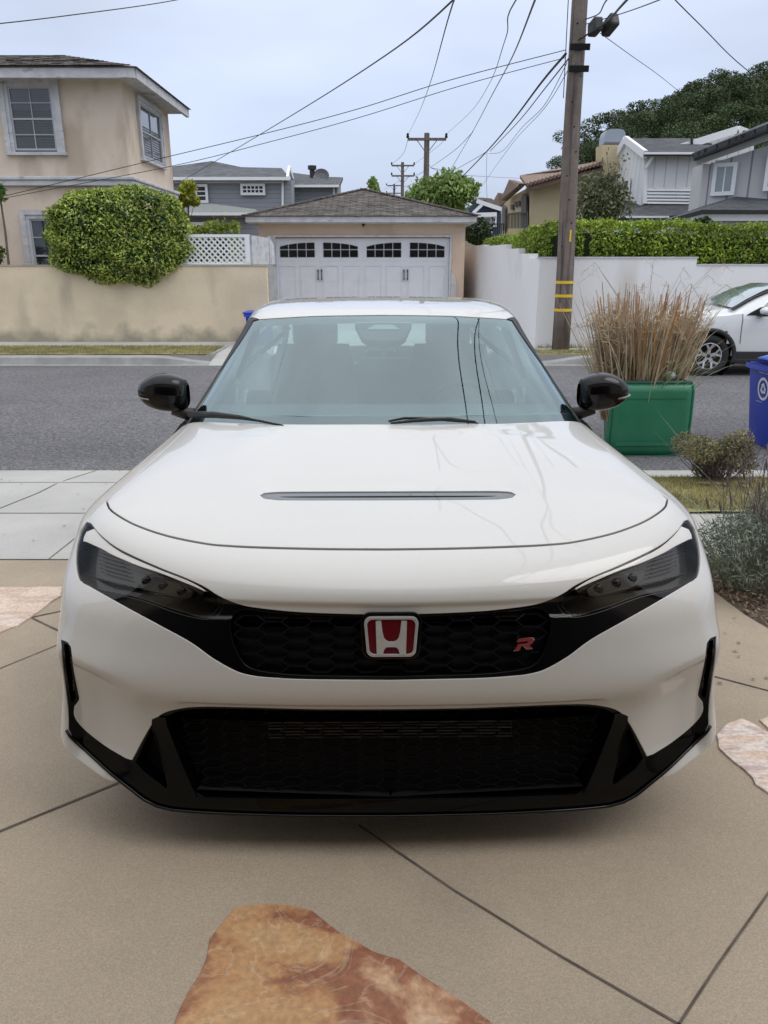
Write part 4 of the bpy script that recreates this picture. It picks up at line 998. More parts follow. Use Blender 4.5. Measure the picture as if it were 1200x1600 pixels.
def hiproof(mb, x0, x1, y0, y1, z0, z1, th=.05):
    w_, d_ = x1 - x0, y1 - y0; 
    if w_ > d_: r = d_ / 2; A = (x0 + r, (y0 + y1) / 2, z1); B = (x1 - r, (y0 + y1) / 2, z1)
    else: r = w_ / 2; A = ((x0 + x1) / 2, y0 + r, z1); B = ((x0 + x1) / 2, y1 - r, z1)
    v = [(x0, y0, z0), (x1, y0, z0), (x1, y1, z0), (x0, y1, z0), A, B]
    if w_ > d_: f = [(0, 1, 5, 4), (1, 2, 5), (2, 3, 4, 5), (3, 0, 4)]
    elif abs(w_ - d_) < 1e-3: f = [(0, 1, 4), (1, 2, 4), (2, 3, 4), (3, 0, 4)]
    else: f = [(0, 1, 4), (1, 2, 5, 4), (2, 3, 5), (3, 0, 4, 5)]
    v = v[:6]; mb.add(v, f + [(3, 2, 1, 0)])
def courses(x0, x1, y0, ym, z0, z1, xr0, xr1, n, m, parent, name='shingle_course', th=.014):
    """shingle courses as small real steps on the front slope"""
    mb = MB()
    for k in range(n):
        t = k / n; t2 = (k + 1.15) / n
        y, z = y0 + (ym - y0) * t, z0 + (z1 - z0) * t; y2, z2 = y0 + (ym - y0) * min(1, t2), z0 + (z1 - z0) * min(1, t2)
        a0, a1 = x0 + (xr0 - x0) * t, x1 + (xr1 - x1) * t; b0, b1 = x0 + (xr0 - x0) * min(1, t2), x1 + (xr1 - x1) * min(1, t2)
        r_ = random.Random(k); x = a0
        while x < a1 - .02:
            wd = r_.uniform(.14, .3); xe = min(x + wd, a1); h = th * r_.uniform(.5, 1.2); f = lambda q: b0 + (q - a0) / (a1 - a0) * (b1 - b0)
            mb.add([(x, y - h * .6, z + h), (xe - .006, y - h * .6, z + h), (f(xe) - .006, y2, z2 + .002), (f(x), y2, z2 + .002), (x, y, z - .003), (xe - .006, y, z - .003)], [(0, 1, 2, 3), (4, 5, 1, 0), (4, 0, 3), (1, 5, 2)])
            x = xe
    return mb.build(name, m, parent)
def window_(parent, M, w_, h, fr=.14, cols=2, rows=4, depth=.08, blind=False, mfr=None, name='window', split=False):
    """window on a wall plane; local x right, y up, z out"""
    mfr = mfr or M_trimw
    b = MB()
    for (x0, x1, y0, y1) in ((-fr, 0, -.04, h + fr), (w_, w_ + fr, -.04, h + fr), (0, w_, h, h + fr)): b.box(x0, x1, y0, y1, 0, depth, M)
    b.box(-fr - .04, w_ + fr + .04, -.10, -.04, 0, depth + .05, M)
    for (x0, x1, y0, y1) in ((-fr - .02, -fr * .45, -.04, h + fr * .5), (w_ + fr * .45, w_ + fr + .02, -.04, h + fr * .5), (-fr - .02, w_ + fr + .02, h + fr * .5, h + fr + .02)): b.box(x0, x1, y0, y1, depth, depth + .03, M)
    o = b.build(name, mfr, parent)
    g = MB(); g.box(0, w_, -.02, h, -.02, .008, M); g.build('pane', M_glassd, o)
    s_ = MB(); t = .02
    for i in range(1, cols): s_.box(w_ * i / cols - t / 2, w_ * i / cols + t / 2, .04, h - .04, .008, .03, M)
    for i in range(1, rows): tt = t * (2 if i == rows // 2 else 1); s_.box(.04, w_ - .04, h * i / rows - tt / 2, h * i / rows + tt / 2, .009, .033, M)
    s_.box(0, .04, 0, h, .008, .035, M); s_.box(w_ - .04, w_, 0, h, .008, .035, M); s_.box(.04, w_ - .04, 0, .04, .008, .035, M); s_.box(.04, w_ - .04, h - .04, h, .008, .035, M)
    s_.build('sash', M_sash, o)
    if blind:
        bl = MB()
        for k in range(int(h * .62 / .055)): bl.box(.05, w_ - .05, .06 + k * .055, .06 + k * .055 + .03, .0085, .0125, M)
        bl.build('blind', mat('window blind', (.10, .105, .115), rough=.7), o)
    return o
def wallM(x, y, z, ang=0): return Matrix.Translation((x, y, z)) @ Matrix.Rotation(R(ang), 4, 'Z') @ Matrix.Rotation(R(90), 4, 'X')
hs = empty('stucco_house', (-9.5, 21, -.1), 0, 'two storey pink beige stucco house with grey trim at the left', 'house')
def rel(mb, e): 
    l = Vector(e.location); mb.v = [tuple(Vector(v) - l) for v in mb.v]; return mb
class RB(MB):
    def __init__(s, e): super().__init__(); s.e = e
    def build(s, name, m, parent=None, **k):
        p = parent if parent is not None else s.e
        rel(s, s.e); return MB.build(s, name, m, p, **k)
def Mrel(M, e): return Matrix.Translation(-Vector(e.location)) @ M
b = RB(hs); b.box(-16, -5.8, 19, 22.9, -.3, 5.46); b.build('wall', M_stucco)
b = RB(hs); b.box(-16.05, -5.70, 18.90, 22.98, 3.24, 3.36); b.box(-16.08, -5.66, 18.86, 23.02, 3.36, 3.44); b.build('belt_moulding', M_trimw, bevel=.02)
b = RB(hs); b.box(-16.5, -5.32, 18.44, 18.52, 5.33, 5.52); b.box(-5.38, -5.30, 18.5225, 23.2, 5.33, 5.52); b.box(-16.5, -5.40, 18.54, 23.1, 5.40, 5.46); b.build('fascia', M_trimw)
b = RB(hs); hiproof(b, -16.6, -5.24, 18.38, 23.26, 5.53, 6.27); rf = b.build('roof', M_sh1)
_c = courses(-16.6 + 9.5, -5.36 + 9.5, 18.36 - 21, 20.82 - 21, 5.55 + .1, 6.29 + .1, -14.2 + 9.5, -7.68 + 9.5, 14, M_sh1, rf)
window_(hs, Mrel(wallM(-8.30, 19, 3.98), hs), .95, 1.28, .17, 2, 4, .06, True)
window_(hs, Mrel(wallM(-8.2, 19, .92), hs), 1.05, 1.62, .17, 2, 4, .06)
window_(hs, Mrel(wallM(-5.8, 20.15, 4.0, 90), hs), 1.75, 1.15, .13, 2, 2, .05, True)
# tan street wall with weathered foot
sw = empty('garden_wall', (-9, 17.7, -.12), 0, 'long weathered tan stucco wall along the far sidewalk', 'wall')
b = RB(sw); b.box(-30, -2.57, 17.6, 17.82, -.14, 1.50); b.build('wall', M_stw)
b = RB(sw); b.box(-30.02, -2.55, 17.585, 17.84, 1.5005, 1.535); b.build('cap', mat('grey wall cap', (.44, .40, .32), rough=.9, c2=(.33, .30, .25), ns=5))
# lattice screen
lt = empty('lattice_fence', (-3.6, 17.7, 1.54), 0, 'white diagonal lattice fence standing on top of the tan wall', 'fence')
x0, x1, z0, z1 = -4.75, -3.02, 1.56, 2.10
b = RB(lt)
for s_ in (1, -1):
    k = -8
    while k < 20:
        u0 = x0 + k * .125; 
        pts = []
        a = (u0, z0) ; c_ = (u0 + s_ * (z1 - z0), z1)
        # clip to frame
        def clipx(p, q, X_): t = (X_ - p[0]) / (q[0] - p[0]); return (X_, p[1] + (q[1] - p[1]) * t)
        p, q = a, c_
        ok = True
        for X_, sgn in ((x0, 1), (x1, -1)):
            i0 = (p[0] - X_) * sgn >= 0; i1 = (q[0] - X_) * sgn >= 0
            if not i0 and not i1: ok = False; break
            if not i0: p = clipx(p, q, X_)
            elif not i1: q = clipx(p, q, X_)
        if ok and abs(p[0] - q[0]) > .02: b.bar((p[0], 17.70 + .012 * s_, p[1]), (q[0], 17.70 + .012 * s_, q[1]), .010, .034, up=(q[1] - p[1], 0, -(q[0] - p[0])))
        k += 1
b.build('lattice', M_trimc)
b = RB(lt); b.box(x0 - .1, x1 + .1, 17.67, 17.74, 2.10, 2.16); b.box(x0 - .1, x1 + .1, 17.675, 17.735, 1.538, 1.575); b.box(x1 - .0, x1 + .1, 17.665, 17.745, 1.5765, 2.099); b.build('frame', M_trimc)
b = RB(lt); b.prism([(-2.92, 17.7, 1.54), (-2.62, 18.15, 1.54), (-2.62, 18.15, 2.10), (-2.92, 17.7, 2.14)], (.05, -.03, 0)); b.prism([(-2.60, 18.2, 1.54), (-2.54, 18.5, 1.54), (-2.54, 18.5, 1.95), (-2.60, 18.2, 2.14)], (.04, -.01, 0)); b.build('side_panel', mat('worn white board', (.60, .60, .62), rough=.8, c2=(.45, .45, .46), ns=8, stain=((.3, .29, .28), (9, 9, 2), .6, .7)))
# ficus hedge ball hanging over the wall
M_ficus = leafmat('variegated ficus leaves', (.06, .15, .012), (.62, .68, .15), .3, 2.2, .35)
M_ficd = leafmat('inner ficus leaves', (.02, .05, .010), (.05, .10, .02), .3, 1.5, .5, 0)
fb = empty('ficus_bush', (-5.75, 17.75, 1.5), 0, 'big rounded clipped ficus bush spilling over the tan wall', 'bush')
C, D = shellpts(19000, (0, 0, .60), (1.52, .62, 1.00), lo=.84, pw=2.7)
leaves(C, .038, M_ficus, 'foliage', fb, D, .2, .42)
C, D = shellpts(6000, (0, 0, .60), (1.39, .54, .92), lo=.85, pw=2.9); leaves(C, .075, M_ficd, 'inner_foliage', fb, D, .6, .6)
mb = MB(); mb.tube([(0, .1, -1.6), (.05, .1, -.5), (0, 0, .6)], [.09, .08, .05], 8)
for k in range(7): mb.tube([(0, .05, -.3), (rng.uniform(-1.2, 1.2), rng.uniform(-.3, .3), rng.uniform(.1, 1.2))], [.04, .012], 6)
mb.build('trunk', M_bark, fb)
# climbing vine cane at the far left corner of the wall
e = empty('climbing_vine', (-8.75, 17.9, 1.4), 0, 'thin bare vine cane with a few leaves at the far left house corner', 'vine')
mb = MB(); mb.tube([tuple(P(14, 416, 17.9) - e.location), tuple(P(8, 360, 17.95) - e.location), tuple(P(2, 320, 18) - e.location), tuple(P(-6, 290, 18) - e.location)], [.03, .025, .02, .012], 6); mb.build('cane', M_bark, e)
C, D = shellpts(160, tuple(P(-6, 300, 17.9) - e.location), (.22, .2, .22), lo=.1); C2, D2 = shellpts(120, tuple(P(-4, 395, 17.9) - e.location), (.18, .15, .22), lo=.1)
leaves(np.concatenate([C, C2]), .07, leafmat('vine leaves', (.05, .11, .02), (.14, .2, .04)), 'foliage', e, None)
# ---- garage across the street
ga = empty('detached_garage', (-.6, 24.8, 0), 0, 'single storey peach stucco garage with white carriage style door and hip roof', 'garage')
M_peach = mat('peach stucco', (.68, .52, .40), rough=.95, c2=(.62, .47, .36), ns=1.4, nd=6, bump=.2, bs=40, stain=((.45, .36, .28), (1, 1, .4), .55, .75))
b = RB(ga); b.box(-3.42, -3.06, 22.3, 28, -.2, 2.60); b.box(1.86, 2.22, 22.3, 28, -.2, 2.60); b.box(-3.06, 1.86, 22.3, 22.5, 2.235, 2.60); b.box(-3.06, 1.86, 27.9, 28, -.2, 2.6); b.build('wall', M_peach)
b = RB(ga); b.box(-3.66, 2.44, 21.85, 28.4, 2.58, 2.62); b.box(-3.68, 2.46, 21.80, 21.85, 2.60, 2.74); b.box(-3.68, -3.64, 21.8505, 28.4, 2.6205, 2.74); b.box(2.42, 2.46, 21.8505, 28.4, 2.6205, 2.74); b.build('eaves', M_trimw)
b = RB(ga); hiproof(b, -3.72, 2.50, 21.76, 28.44, 2.745, 3.66); rf = b.build('roof', M_sh1)
courses(-3.72 + .6, 2.50 + .6, 21.75 - 24.8, 24.87 - 24.8, 2.75, 3.665, -.61 + .6 - .02, -.61 + .6 + .02, 22, M_sh1, rf)
b = MB()
for (xa, ya), (xb, yb) in (((-3.72 + .6, 21.76 - 24.8), (-.01, 24.87 - 24.8)), ((2.5 + .6, 21.76 - 24.8), (-.01, 24.87 - 24.8))):
    for k in range(22):
        t, t2 = k / 22, (k + 1.2) / 22; b.bar((xa + (xb - xa) * t, ya + (yb - ya) * t, 2.775 + .915 * t), (xa + (xb - xa) * t2, ya + (yb - ya) * t2, 2.765 + .915 * t2), .22, .025)
b.build('ridge_caps', M_sh1, rf)
gd = RB(ga); gd.box(-2.98, 1.80, 22.42, 22.45, .0, 2.215); gdo = gd.build('garage_door', mat('white garage door', (.74, .75, .79), rough=.6, c2=(.70, .71, .75), ns=3))
pw = RB(ga)
DX0, DW = -2.98, 4.78 / 4
for k in range(4):
    xs = DX0 + DW * k
    for j in range(2):
        xa = xs + .06 + j * (DW / 2 - .02); xb = xa + DW / 2 - .14
        for (a0, a1, c0, c1) in ((xa, xa + .02, .10, 1.50), (xb - .02, xb, .10, 1.50), (xa + .02, xb - .02, 1.48, 1.50), (xa + .02, xb - .02, .10, .12), (xa + .02, xb - .02, 1.09, 1.098)): pw.box(a0, a1, 22.405, 22.42, c0, c1)
        pw.box(xa + .035, xb - .035, 22.412, 22.4195, .14, 1.46)
    pw.box(xs - .006, xs + .006, 22.412, 22.4195, .0, 2.2)
for zz in (.54, 1.09, 1.62): pw.box(DX0, 1.80, 22.4145, 22.4198, zz - .003, zz + .003)
pw.build('door_panels', MATS['white garage door'], gdo)
for k in range(4):
    xs = DX0 + DW * k + .10; xe = xs + DW - .22; wd = (xe - xs) / 4
    pn = RB(ga); mu_ = RB(ga)
    hs_ = [1.90 + .20 * math.sqrt(max(0, 1 - ((i / 4) if k % 2 else (1 - i / 4)) ** 2 * .78)) for i in range(5)]
    for i in range(4):
        xa, xb = xs + i * wd + .012, xs + (i + 1) * wd - .012
        pn.prism([(xa, 22.40, 1.93), (xb, 22.40, 1.93), (xb, 22.40, hs_[i + 1]), (xa, 22.40, hs_[i])], (0, .012, 0)); pn.box(xa, xb, 22.40, 22.412, 1.72, 1.905)
    pn.build('door_window', mat('black door glass', (.008, .009, .010), rough=.15, spec=.3), gdo)
for k in (0, 2):
    for d_ in (-.05, .05):
        h_ = RB(ga); xx = DX0 + DW * (k + 1) + d_; h_.bar((xx, 22.37, 1.14), (xx, 22.37, 1.36), .022); h_.box(xx - .018, xx + .018, 22.36, 22.405, 1.12, 1.16); h_.box(xx - .018, xx + .018, 22.36, 22.405, 1.34, 1.39); h_.build('door_handle', M_matt, gdo)
b = RB(ga); b.box(-3.06, -2.985, 22.27, 22.46, -.1, 2.235); b.box(1.805, 1.86, 22.27, 22.46, -.1, 2.235); b.box(-3.06, 1.86, 22.265, 22.4, 2.236, 2.29); b.box(-3.20, -3.062, 22.25, 22.298, -.1, 2.28); b.prism([(1.865, 22.25, -.1), (2.02, 22.25, -.1), (2.02, 22.25, .95), (1.98, 22.25, 1.15), (1.865, 22.25, 1.36)], (0, .045, 0)); b.build('door_frame', M_trimw)
b = RB(ga); b.tube([(-.56, 22.2, 2.56), (-.56, 22.15, 2.52)], .03, 8); b.box(-.6, -.52, 22.2, 22.3, 2.54, 2.58); b.build('porch_lamp', M_matt)
# pale hedge behind the lattice
M_lime = leafmat('lime hedge leaves', (.16, .26, .03), (.36, .40, .07), .3, 1.2, .45)
M_hedge = leafmat('hedge leaves', (.06, .15, .012), (.42, .50, .06), .35, 1.0, .35)
M_hedin = leafmat('inner hedge leaves', (.012, .03, .006), (.035, .065, .014), .3, 1., .6, 0)
def boxhedge(name, pts, wd, n, ls, m, label, inner=True, top_amp=.05, z0f=None, parent=None):
    """pts: (x,y,ztop,zbot) polyline; leaves over the skin"""
    e = empty(name, (pts[0][0], pts[0][1], pts[0][3]), 0, label, 'hedge'); L = []
    seg = []; tot = 0
    for a, b_ in zip(pts[:-1], pts[1:]): l = math.hypot(b_[0] - a[0], b_[1] - a[1]); seg.append((a, b_, l)); tot += l
    C = []; Dn = []
    for a, b_, l in seg:
        k = int(n * l / tot); t = rng.uniform(0, 1, k)[:, None]; A = np.array(a, float); B = np.array(b_, float); p = A + (B - A) * t
        d = (B - A)[:2] / l; nn = np.array([d[1], -d[0]])
        face = rng.uniform(0, 1, k); top = face < .34
        side_ = np.where(rng.uniform(0, 1, k) < .72, 1., -1.)
        hh = p[:, 2] - p[:, 3]
        off = np.where(top, rng.uniform(-1, 1, k) * wd / 2, side_ * (wd / 2 + rng.uniform(-.10, .03, k)))
        z = np.where(top, p[:, 2] + rng.uniform(-.08, .01, k), p[:, 3] + hh * rng.uniform(0, 1, k))
        wob = top_amp * (np.sin(p[:, 0] * 3.1 + p[:, 1] * 2.3) + .6 * np.sin(p[:, 0] * 8.3 + p[:, 1] * 7.)) * .5 + np.abs(rng.normal(0, top_amp * .6, k)) * (top)
        C.append(np.stack([p[:, 0] + nn[0] * off, p[:, 1] + nn[1] * off, z + wob], 1))
        Dn.append(np.stack([np.where(top, 0, nn[0] * side_), np.where(top, 0, nn[1] * side_), np.where(top, 1, .3)], 1))
    C = np.concatenate(C) - np.array(e.location); Dn = np.concatenate(Dn)
    leaves(C, ls, m, 'foliage', e, Dn, .3, .5)
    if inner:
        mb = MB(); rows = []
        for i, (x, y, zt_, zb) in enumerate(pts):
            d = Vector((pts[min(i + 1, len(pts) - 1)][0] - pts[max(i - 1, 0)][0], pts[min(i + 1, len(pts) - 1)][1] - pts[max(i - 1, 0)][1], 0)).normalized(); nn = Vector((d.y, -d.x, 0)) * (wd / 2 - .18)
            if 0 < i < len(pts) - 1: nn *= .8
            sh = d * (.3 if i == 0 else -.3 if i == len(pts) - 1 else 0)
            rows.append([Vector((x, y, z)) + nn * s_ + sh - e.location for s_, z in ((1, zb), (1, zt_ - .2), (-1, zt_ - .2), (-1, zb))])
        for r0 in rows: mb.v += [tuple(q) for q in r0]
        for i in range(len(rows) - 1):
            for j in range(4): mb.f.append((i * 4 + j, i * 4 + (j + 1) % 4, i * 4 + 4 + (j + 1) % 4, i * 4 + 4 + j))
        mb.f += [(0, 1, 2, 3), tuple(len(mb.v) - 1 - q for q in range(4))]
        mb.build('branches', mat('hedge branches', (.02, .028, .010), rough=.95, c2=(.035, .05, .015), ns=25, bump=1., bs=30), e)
    return e
boxhedge('lime_hedge', [(-5.0, 19.3, 2.32, 1.2), (-3.45, 19.5, 2.36, 1.2)], .6, 2600, .055, M_lime, 'lime green hedge top showing above the white lattice fence', top_amp=.1)
# ---- white wall on the right with stepped top
M_ww = mat('white stucco wall', (.80, .795, .805), rough=.9, c2=(.75, .745, .755), ns=.7, nd=5, bump=.15, bs=35, stain=((.52, .475, .42), (.9, .5, .25), .60, .85))
ww = empty('white_wall', (3.15, 16.4, -.1), 0, 'long white stucco wall with stepped top below the green hedge', 'wall')
b = RB(ww); b.box(3.15, 6.33, 16.35, 16.55, -.2, 1.655); b.box(6.33, 26, 16.351, 16.549, -.2, 1.52)
def ax(y): return 3.15 - .091 * (y - 16.55)
for ya, yb, zt_, k in ((16.5505, 17.25, 1.655, 0), (17.2505, 18.1, 1.76, 1), (18.1005, 19.3, 1.88, 2), (19.3005, 21.7, 1.99, 3), (21.7005, 25, 2.03, 4)):
    b.prism([(ax(ya), ya, -.2), (ax(yb), yb, -.2), (ax(yb) + .2, yb, -.2), (ax(ya) + .2, ya, -.2)], (0, 0, zt_ + .2))
b.build('wall', M_ww)
b = RB(ww); b.box(3.13, 6.35, 16.335, 16.565, 1.6555, 1.69); b.box(6.352, 26, 16.336, 16.564, 1.5205, 1.55); b.build('cap', mat('wall coping', (.58, .58, .59), rough=.9, c2=(.48, .48, .49), ns=3))
boxhedge('boxy_hedge', [(3.20, 22.6, 2.18, 1.5), (3.38, 20.5, 2.14, 1.5), (3.55, 18.5, 2.22, 1.5), (3.66, 17.65, 2.30, 1.4), (3.86, 17.28, 2.33, 1.4), (4.25, 17.16, 2.36, 1.4), (4.8, 17.15, 2.38, 1.4), (7, 17.15, 2.30, 1.3), (12, 17.15, 2.16, 1.2), (19, 17.15, 2.1, 1.2)], .85, 60000, .037, M_hedge, 'bright green clipped hedge running behind the white wall', top_amp=.06)
# ---- utility pole (main)
M_pole = mat('weathered pole wood', (.14, .112, .10), rough=.95, c2=(.20, .165, .145), ns=3, nd=8, bump=.5, bs=12, stain=((.08, .06, .055), (14, 14, .8), .5, .68))
pb = Vector((P(876, 542, 15.95).x, 15.95, -.12)); pt_ = Vector((P(905, 0, 15.95).x, 15.95, 0)); ttx = (pt_.x - pb.x) / (P(905, 0, 15.95).z - pb.z)
up_ = empty('utility_pole', tuple(pb), 0, 'tall dark wooden utility pole with three yellow bands at the white wall', 'utility pole', 'wooden utility poles')
mb = MB(); H = 11.5; mb.tube([(ttx * z + .012 * math.sin(z * 1.3), 0, z) for z in np.linspace(0, H, 14)], [.178 - .006 * z for z in np.linspace(0, H, 14)], 20); mb.build('pole', M_pole, up_, smooth=True)
M_yel = mat('yellow reflective tape', (.72, .48, .02), rough=.5)
for py in (441, 462, 484):
    z = P(876, py, 15.95).z - pb.z; mb = MB(); mb.lathe([(.180, z - .028), (.180, z + .028)], 24, Matrix.Translation((ttx * z + .012 * math.sin(z * 1.3), 0, 0))); mb.build('yellow_band', M_yel, up_)
mb = MB(); z = P(887, 368, 15.95).z - pb.z; mb.box(ttx * z + .02, ttx * z + .055, -.172, -.155, z - .12, z + .10); mb.build('yellow_tag', M_yel, up_)
mb = MB()
for k in range(16): z = 2.0 + k * .42; a = R(230 + 80 * ((k * 37) % 10) / 10); r0 = .178 - .006 * z; mb.lathe([(.001, .006), (.016, .004), (.016, 0)], 8, Matrix.Translation((ttx * z + math.cos(a) * r0, math.sin(a) * r0, z)) @ Matrix.Rotation(a, 4, 'Z') @ Matrix.Rotation(R(90), 4, 'Y'))
o = mb.build('bolts', M_dark, up_); o['kind'] = 'stuff'
for (pxa, pya, pxb, pyb) in ((921, 53, 939, 31), (941, 54, 965, 24)):
    a = P(pxa + 3, pya - 4, 15.6) - pb; c_ = P(pxb - 3, pyb + 4, 15.3) - pb
    mb = MB(); mb.bar(a, c_, .17, .22); mb.build('splice_box', M_matt, up_, bevel=.035)
for z in (5.05, 5.4):
    mb = MB(); mb.box(-.16 + ttx * z, .20 + ttx * z, -.20, -.155, z - .05, z + .05); mb.build('wire_bracket', M_dark, up_)
mb = MB(); mb.tube([(-.2 + ttx * z, -.02, z) for z in np.linspace(4.6, 6.2, 5)], .008, 5); mb.build('ground_wire', M_dark, up_)
# far poles
for (px, top, armpx, armpy, d_, lab, r0, low) in ((667, 214, (637, 697), (218,), 48., 'nearest of the far wooden utility poles above the garage roof', .15, False), (629, 257, (612, 647), (259, 275), 82., 'middle far utility pole with two crossarms above the garage roof', .15, True), (616, 290, (604, 627), (290, 302), 125., 'farthest tiny utility pole above the garage roof', .15, True)):
    c_ = P(px, top, d_); e = empty('utility_pole', (c_.x, d_, -.3), 0, lab, 'utility pole', 'wooden utility poles')
    mb = MB(); mb.tube([(0, 0, 0), (0, 0, c_.z + .5)], [.2, r0], 8); mb.build('pole', M_pole, e)
    for k, ap in enumerate(armpy):
        l = P(armpx[0], ap, d_) - e.location; r = P(armpx[1], ap, d_) - e.location; l.y = r.y = -.1
        mb = MB(); mb.bar(l, r, .12, .14); mb.bar((l + r) / 2 + (l - r) * .28, Vector((0, -.1, l.z - .75)), .04); mb.bar((l + r) / 2 - (l - r) * .28, Vector((0, -.1, l.z - .75)), .04); mb.build('crossarm', M_pole, e)
        for q in (l, r): mb = MB(); mb.lathe([(.05, .05), (.09, .12), (.06, .2), (.08, .25), (.02, .33)], 8, Matrix.Translation(q)); mb.build('insulator', M_dark, e)
# wires
M_wire = mat('black cable', (.018, .018, .02), rough=.6)
def wire(pts, r, label, grp='overhead wires'):
    p = [q if isinstance(q, Vector) else P(*q) for q in pts]; o = []
    off_ = lambda q: not isinstance(q, Vector) and (q[0] < 0 or q[0] > 1200)
    for i in range(len(p) - 1):
        a, b_, c_, d_ = p[max(i - 1, 0)], p[i], p[i + 1], p[min(i + 2, len(p) - 1)]
        for k in range(8): t = k / 8; o.append(.5 * ((2 * b_) + (c_ - a) * t + (2 * a - 5 * b_ + 4 * c_ - d_) * t * t + (3 * b_ - a - 3 * c_ + d_) * t ** 3))
    o.append(p[-1])
    if off_(pts[0]): o.insert(0, p[0] + (o[0] - o[1]).normalized() * 14)
    if off_(pts[-1]): o.append(p[-1] + (o[-1] - o[-2]).normalized() * 14)
    mb = MB(); mb.tube(o, r * .72, 5); return tag(mb.build('overhead_wire', M_wire, smooth=True), label, 'overhead wire', grp)
wire([(-40, 41, 9), (100, 25, 10), (275, 0, 12), (400, -30, 14)], .008, 'single wire crossing the top left corner of the sky')
wire([Vector((1.15, -.4, 3.75)), Vector((1.05, 4, 3.55)), (708, 0, 8), (560, 115, 13), (400, 214, 22), (272, 290, 34)], .013, 'dark service wire slanting down from top centre to the grey house')
wire([(884, 78, 15.7), (700, 126, 16), (560, 170, 16.5), (420, 207, 17), (224, 254, 17.6), (0, 308, 18.2), (-60, 322, 18.4)], .010, 'upper of the two long wires from the pole to the left house')
wire([(884, 90, 15.7), (720, 134, 16), (560, 184, 16.5), (420, 222, 17), (266, 260, 17.5), (0, 311, 18.3), (-60, 326, 18.4)], .009, 'lower of the two long wires from the pole to the left house')
wire([(715, -10, 6), (700, 30, 9), (672, 130, 18), (655, 175, 30), (639, 208, 48)], .010, 'thin wire running down to the left end of the near crossarm')
wire([(639, 209, 48), (630, 240, 62), (613, 256, 82)], .018, 'short wire between the left ends of two far crossarms')
wire([Vector((2.3, -3, 4.0)), Vector((1.75, 3, 3.75)), (820, -20, 7), (790, 60, 12), (765, 130, 20), (735, 175, 32), (697, 210, 48)], .009, 'thin wire running down to the right end of the near crossarm')
wire([(697, 212, 48), (685, 228, 60), (647, 257, 82)], .016, 'short wire between the right ends of two far crossarms')
wire([Vector((1.5, -3, 4.0)), Vector((1.38, 3, 3.72)), (846, -25, 7), (836, 0, 8), (800, 90, 15), (768, 150, 22), (740, 203, 30), (705, 264, 42)], .014, 'dark cable left of the pole hanging down toward the green tree')
wire([(739, 206, 30), (710, 235, 36), (672, 262, 48)], .014, 'branch wire from the dark cable to the near far pole')
wire([(884, 84, 15.8), (845, 130, 20), (800, 190, 28), (762, 235, 36), (715, 284, 48), (690, 312, 60)], .034, 'thickest black cable bundle slanting from the pole to the green tree')
wire([(888, 92, 15.8), (850, 140, 20), (810, 190, 27), (766, 236, 36)], .018, 'second black cable just below the thick bundle left of the pole')
wire([(886, 98, 15.8), (850, 165, 20), (815, 200, 25), (785, 236, 32), (764, 240, 36)], .010, 'slack looping thin wire under the cable bundle')
wire([(890, 105, 15.8), (850, 170, 22), (800, 225, 32), (752, 292, 45)], .010, 'lowest thin wire from the pole toward the yellow house')
wire([(762, 236, 36), (735, 252, 40), (705, 266, 46), (672, 262, 48)], .016, 'thin wire from the cable bundle to the green tree top')
wire([(672, 262, 48), (710, 272, 50), (800, 278, 60), (880, 280, 70)], .014, 'faint level wire crossing behind the garage roof')
wire([(672, 258, 48), (655, 272, 60), (630, 280, 82), (600, 296, 125)], .02, 'faint wire between the far poles above the garage')
wire([(668, 268, 48), (650, 285, 62), (631, 292, 82)], .02, 'lower faint wire between the far poles above the garage')
wire([(761, 238, 36), (760, 270, 36), (761, 310, 36)], .010, 'thin vertical drop wire hanging over the blue house')
wire([(938, 52, 15.7), (985, 86, 18), (1030, 118, 22), (1072, 152, 28)], .009, 'wire from the pole slanting down right to the hill')
wire([(1040, -18, 8), (1055, 0, 8.3), (1100, 45, 9.5), (1150, 95, 11), (1215, 148, 13)], .008, 'wire crossing the top right corner of the sky')
wire([(1055, -12, 9), (1030, 0, 10), (975, 20, 13), (915, 38, 15.6)], .010, 'thin wire from the pole rising to the top right edge')
wire([(990, -12, 9), (972, 8, 11), (945, 36, 14.5), (905, 62, 15.8)], .022, 'thick black cable through the splice boxes right of the pole')
wire([(965, -20, 9), (945, 4, 12), (935, 22, 14), (915, 30, 15.8)], .014, 'short black cable left of the splice boxes')
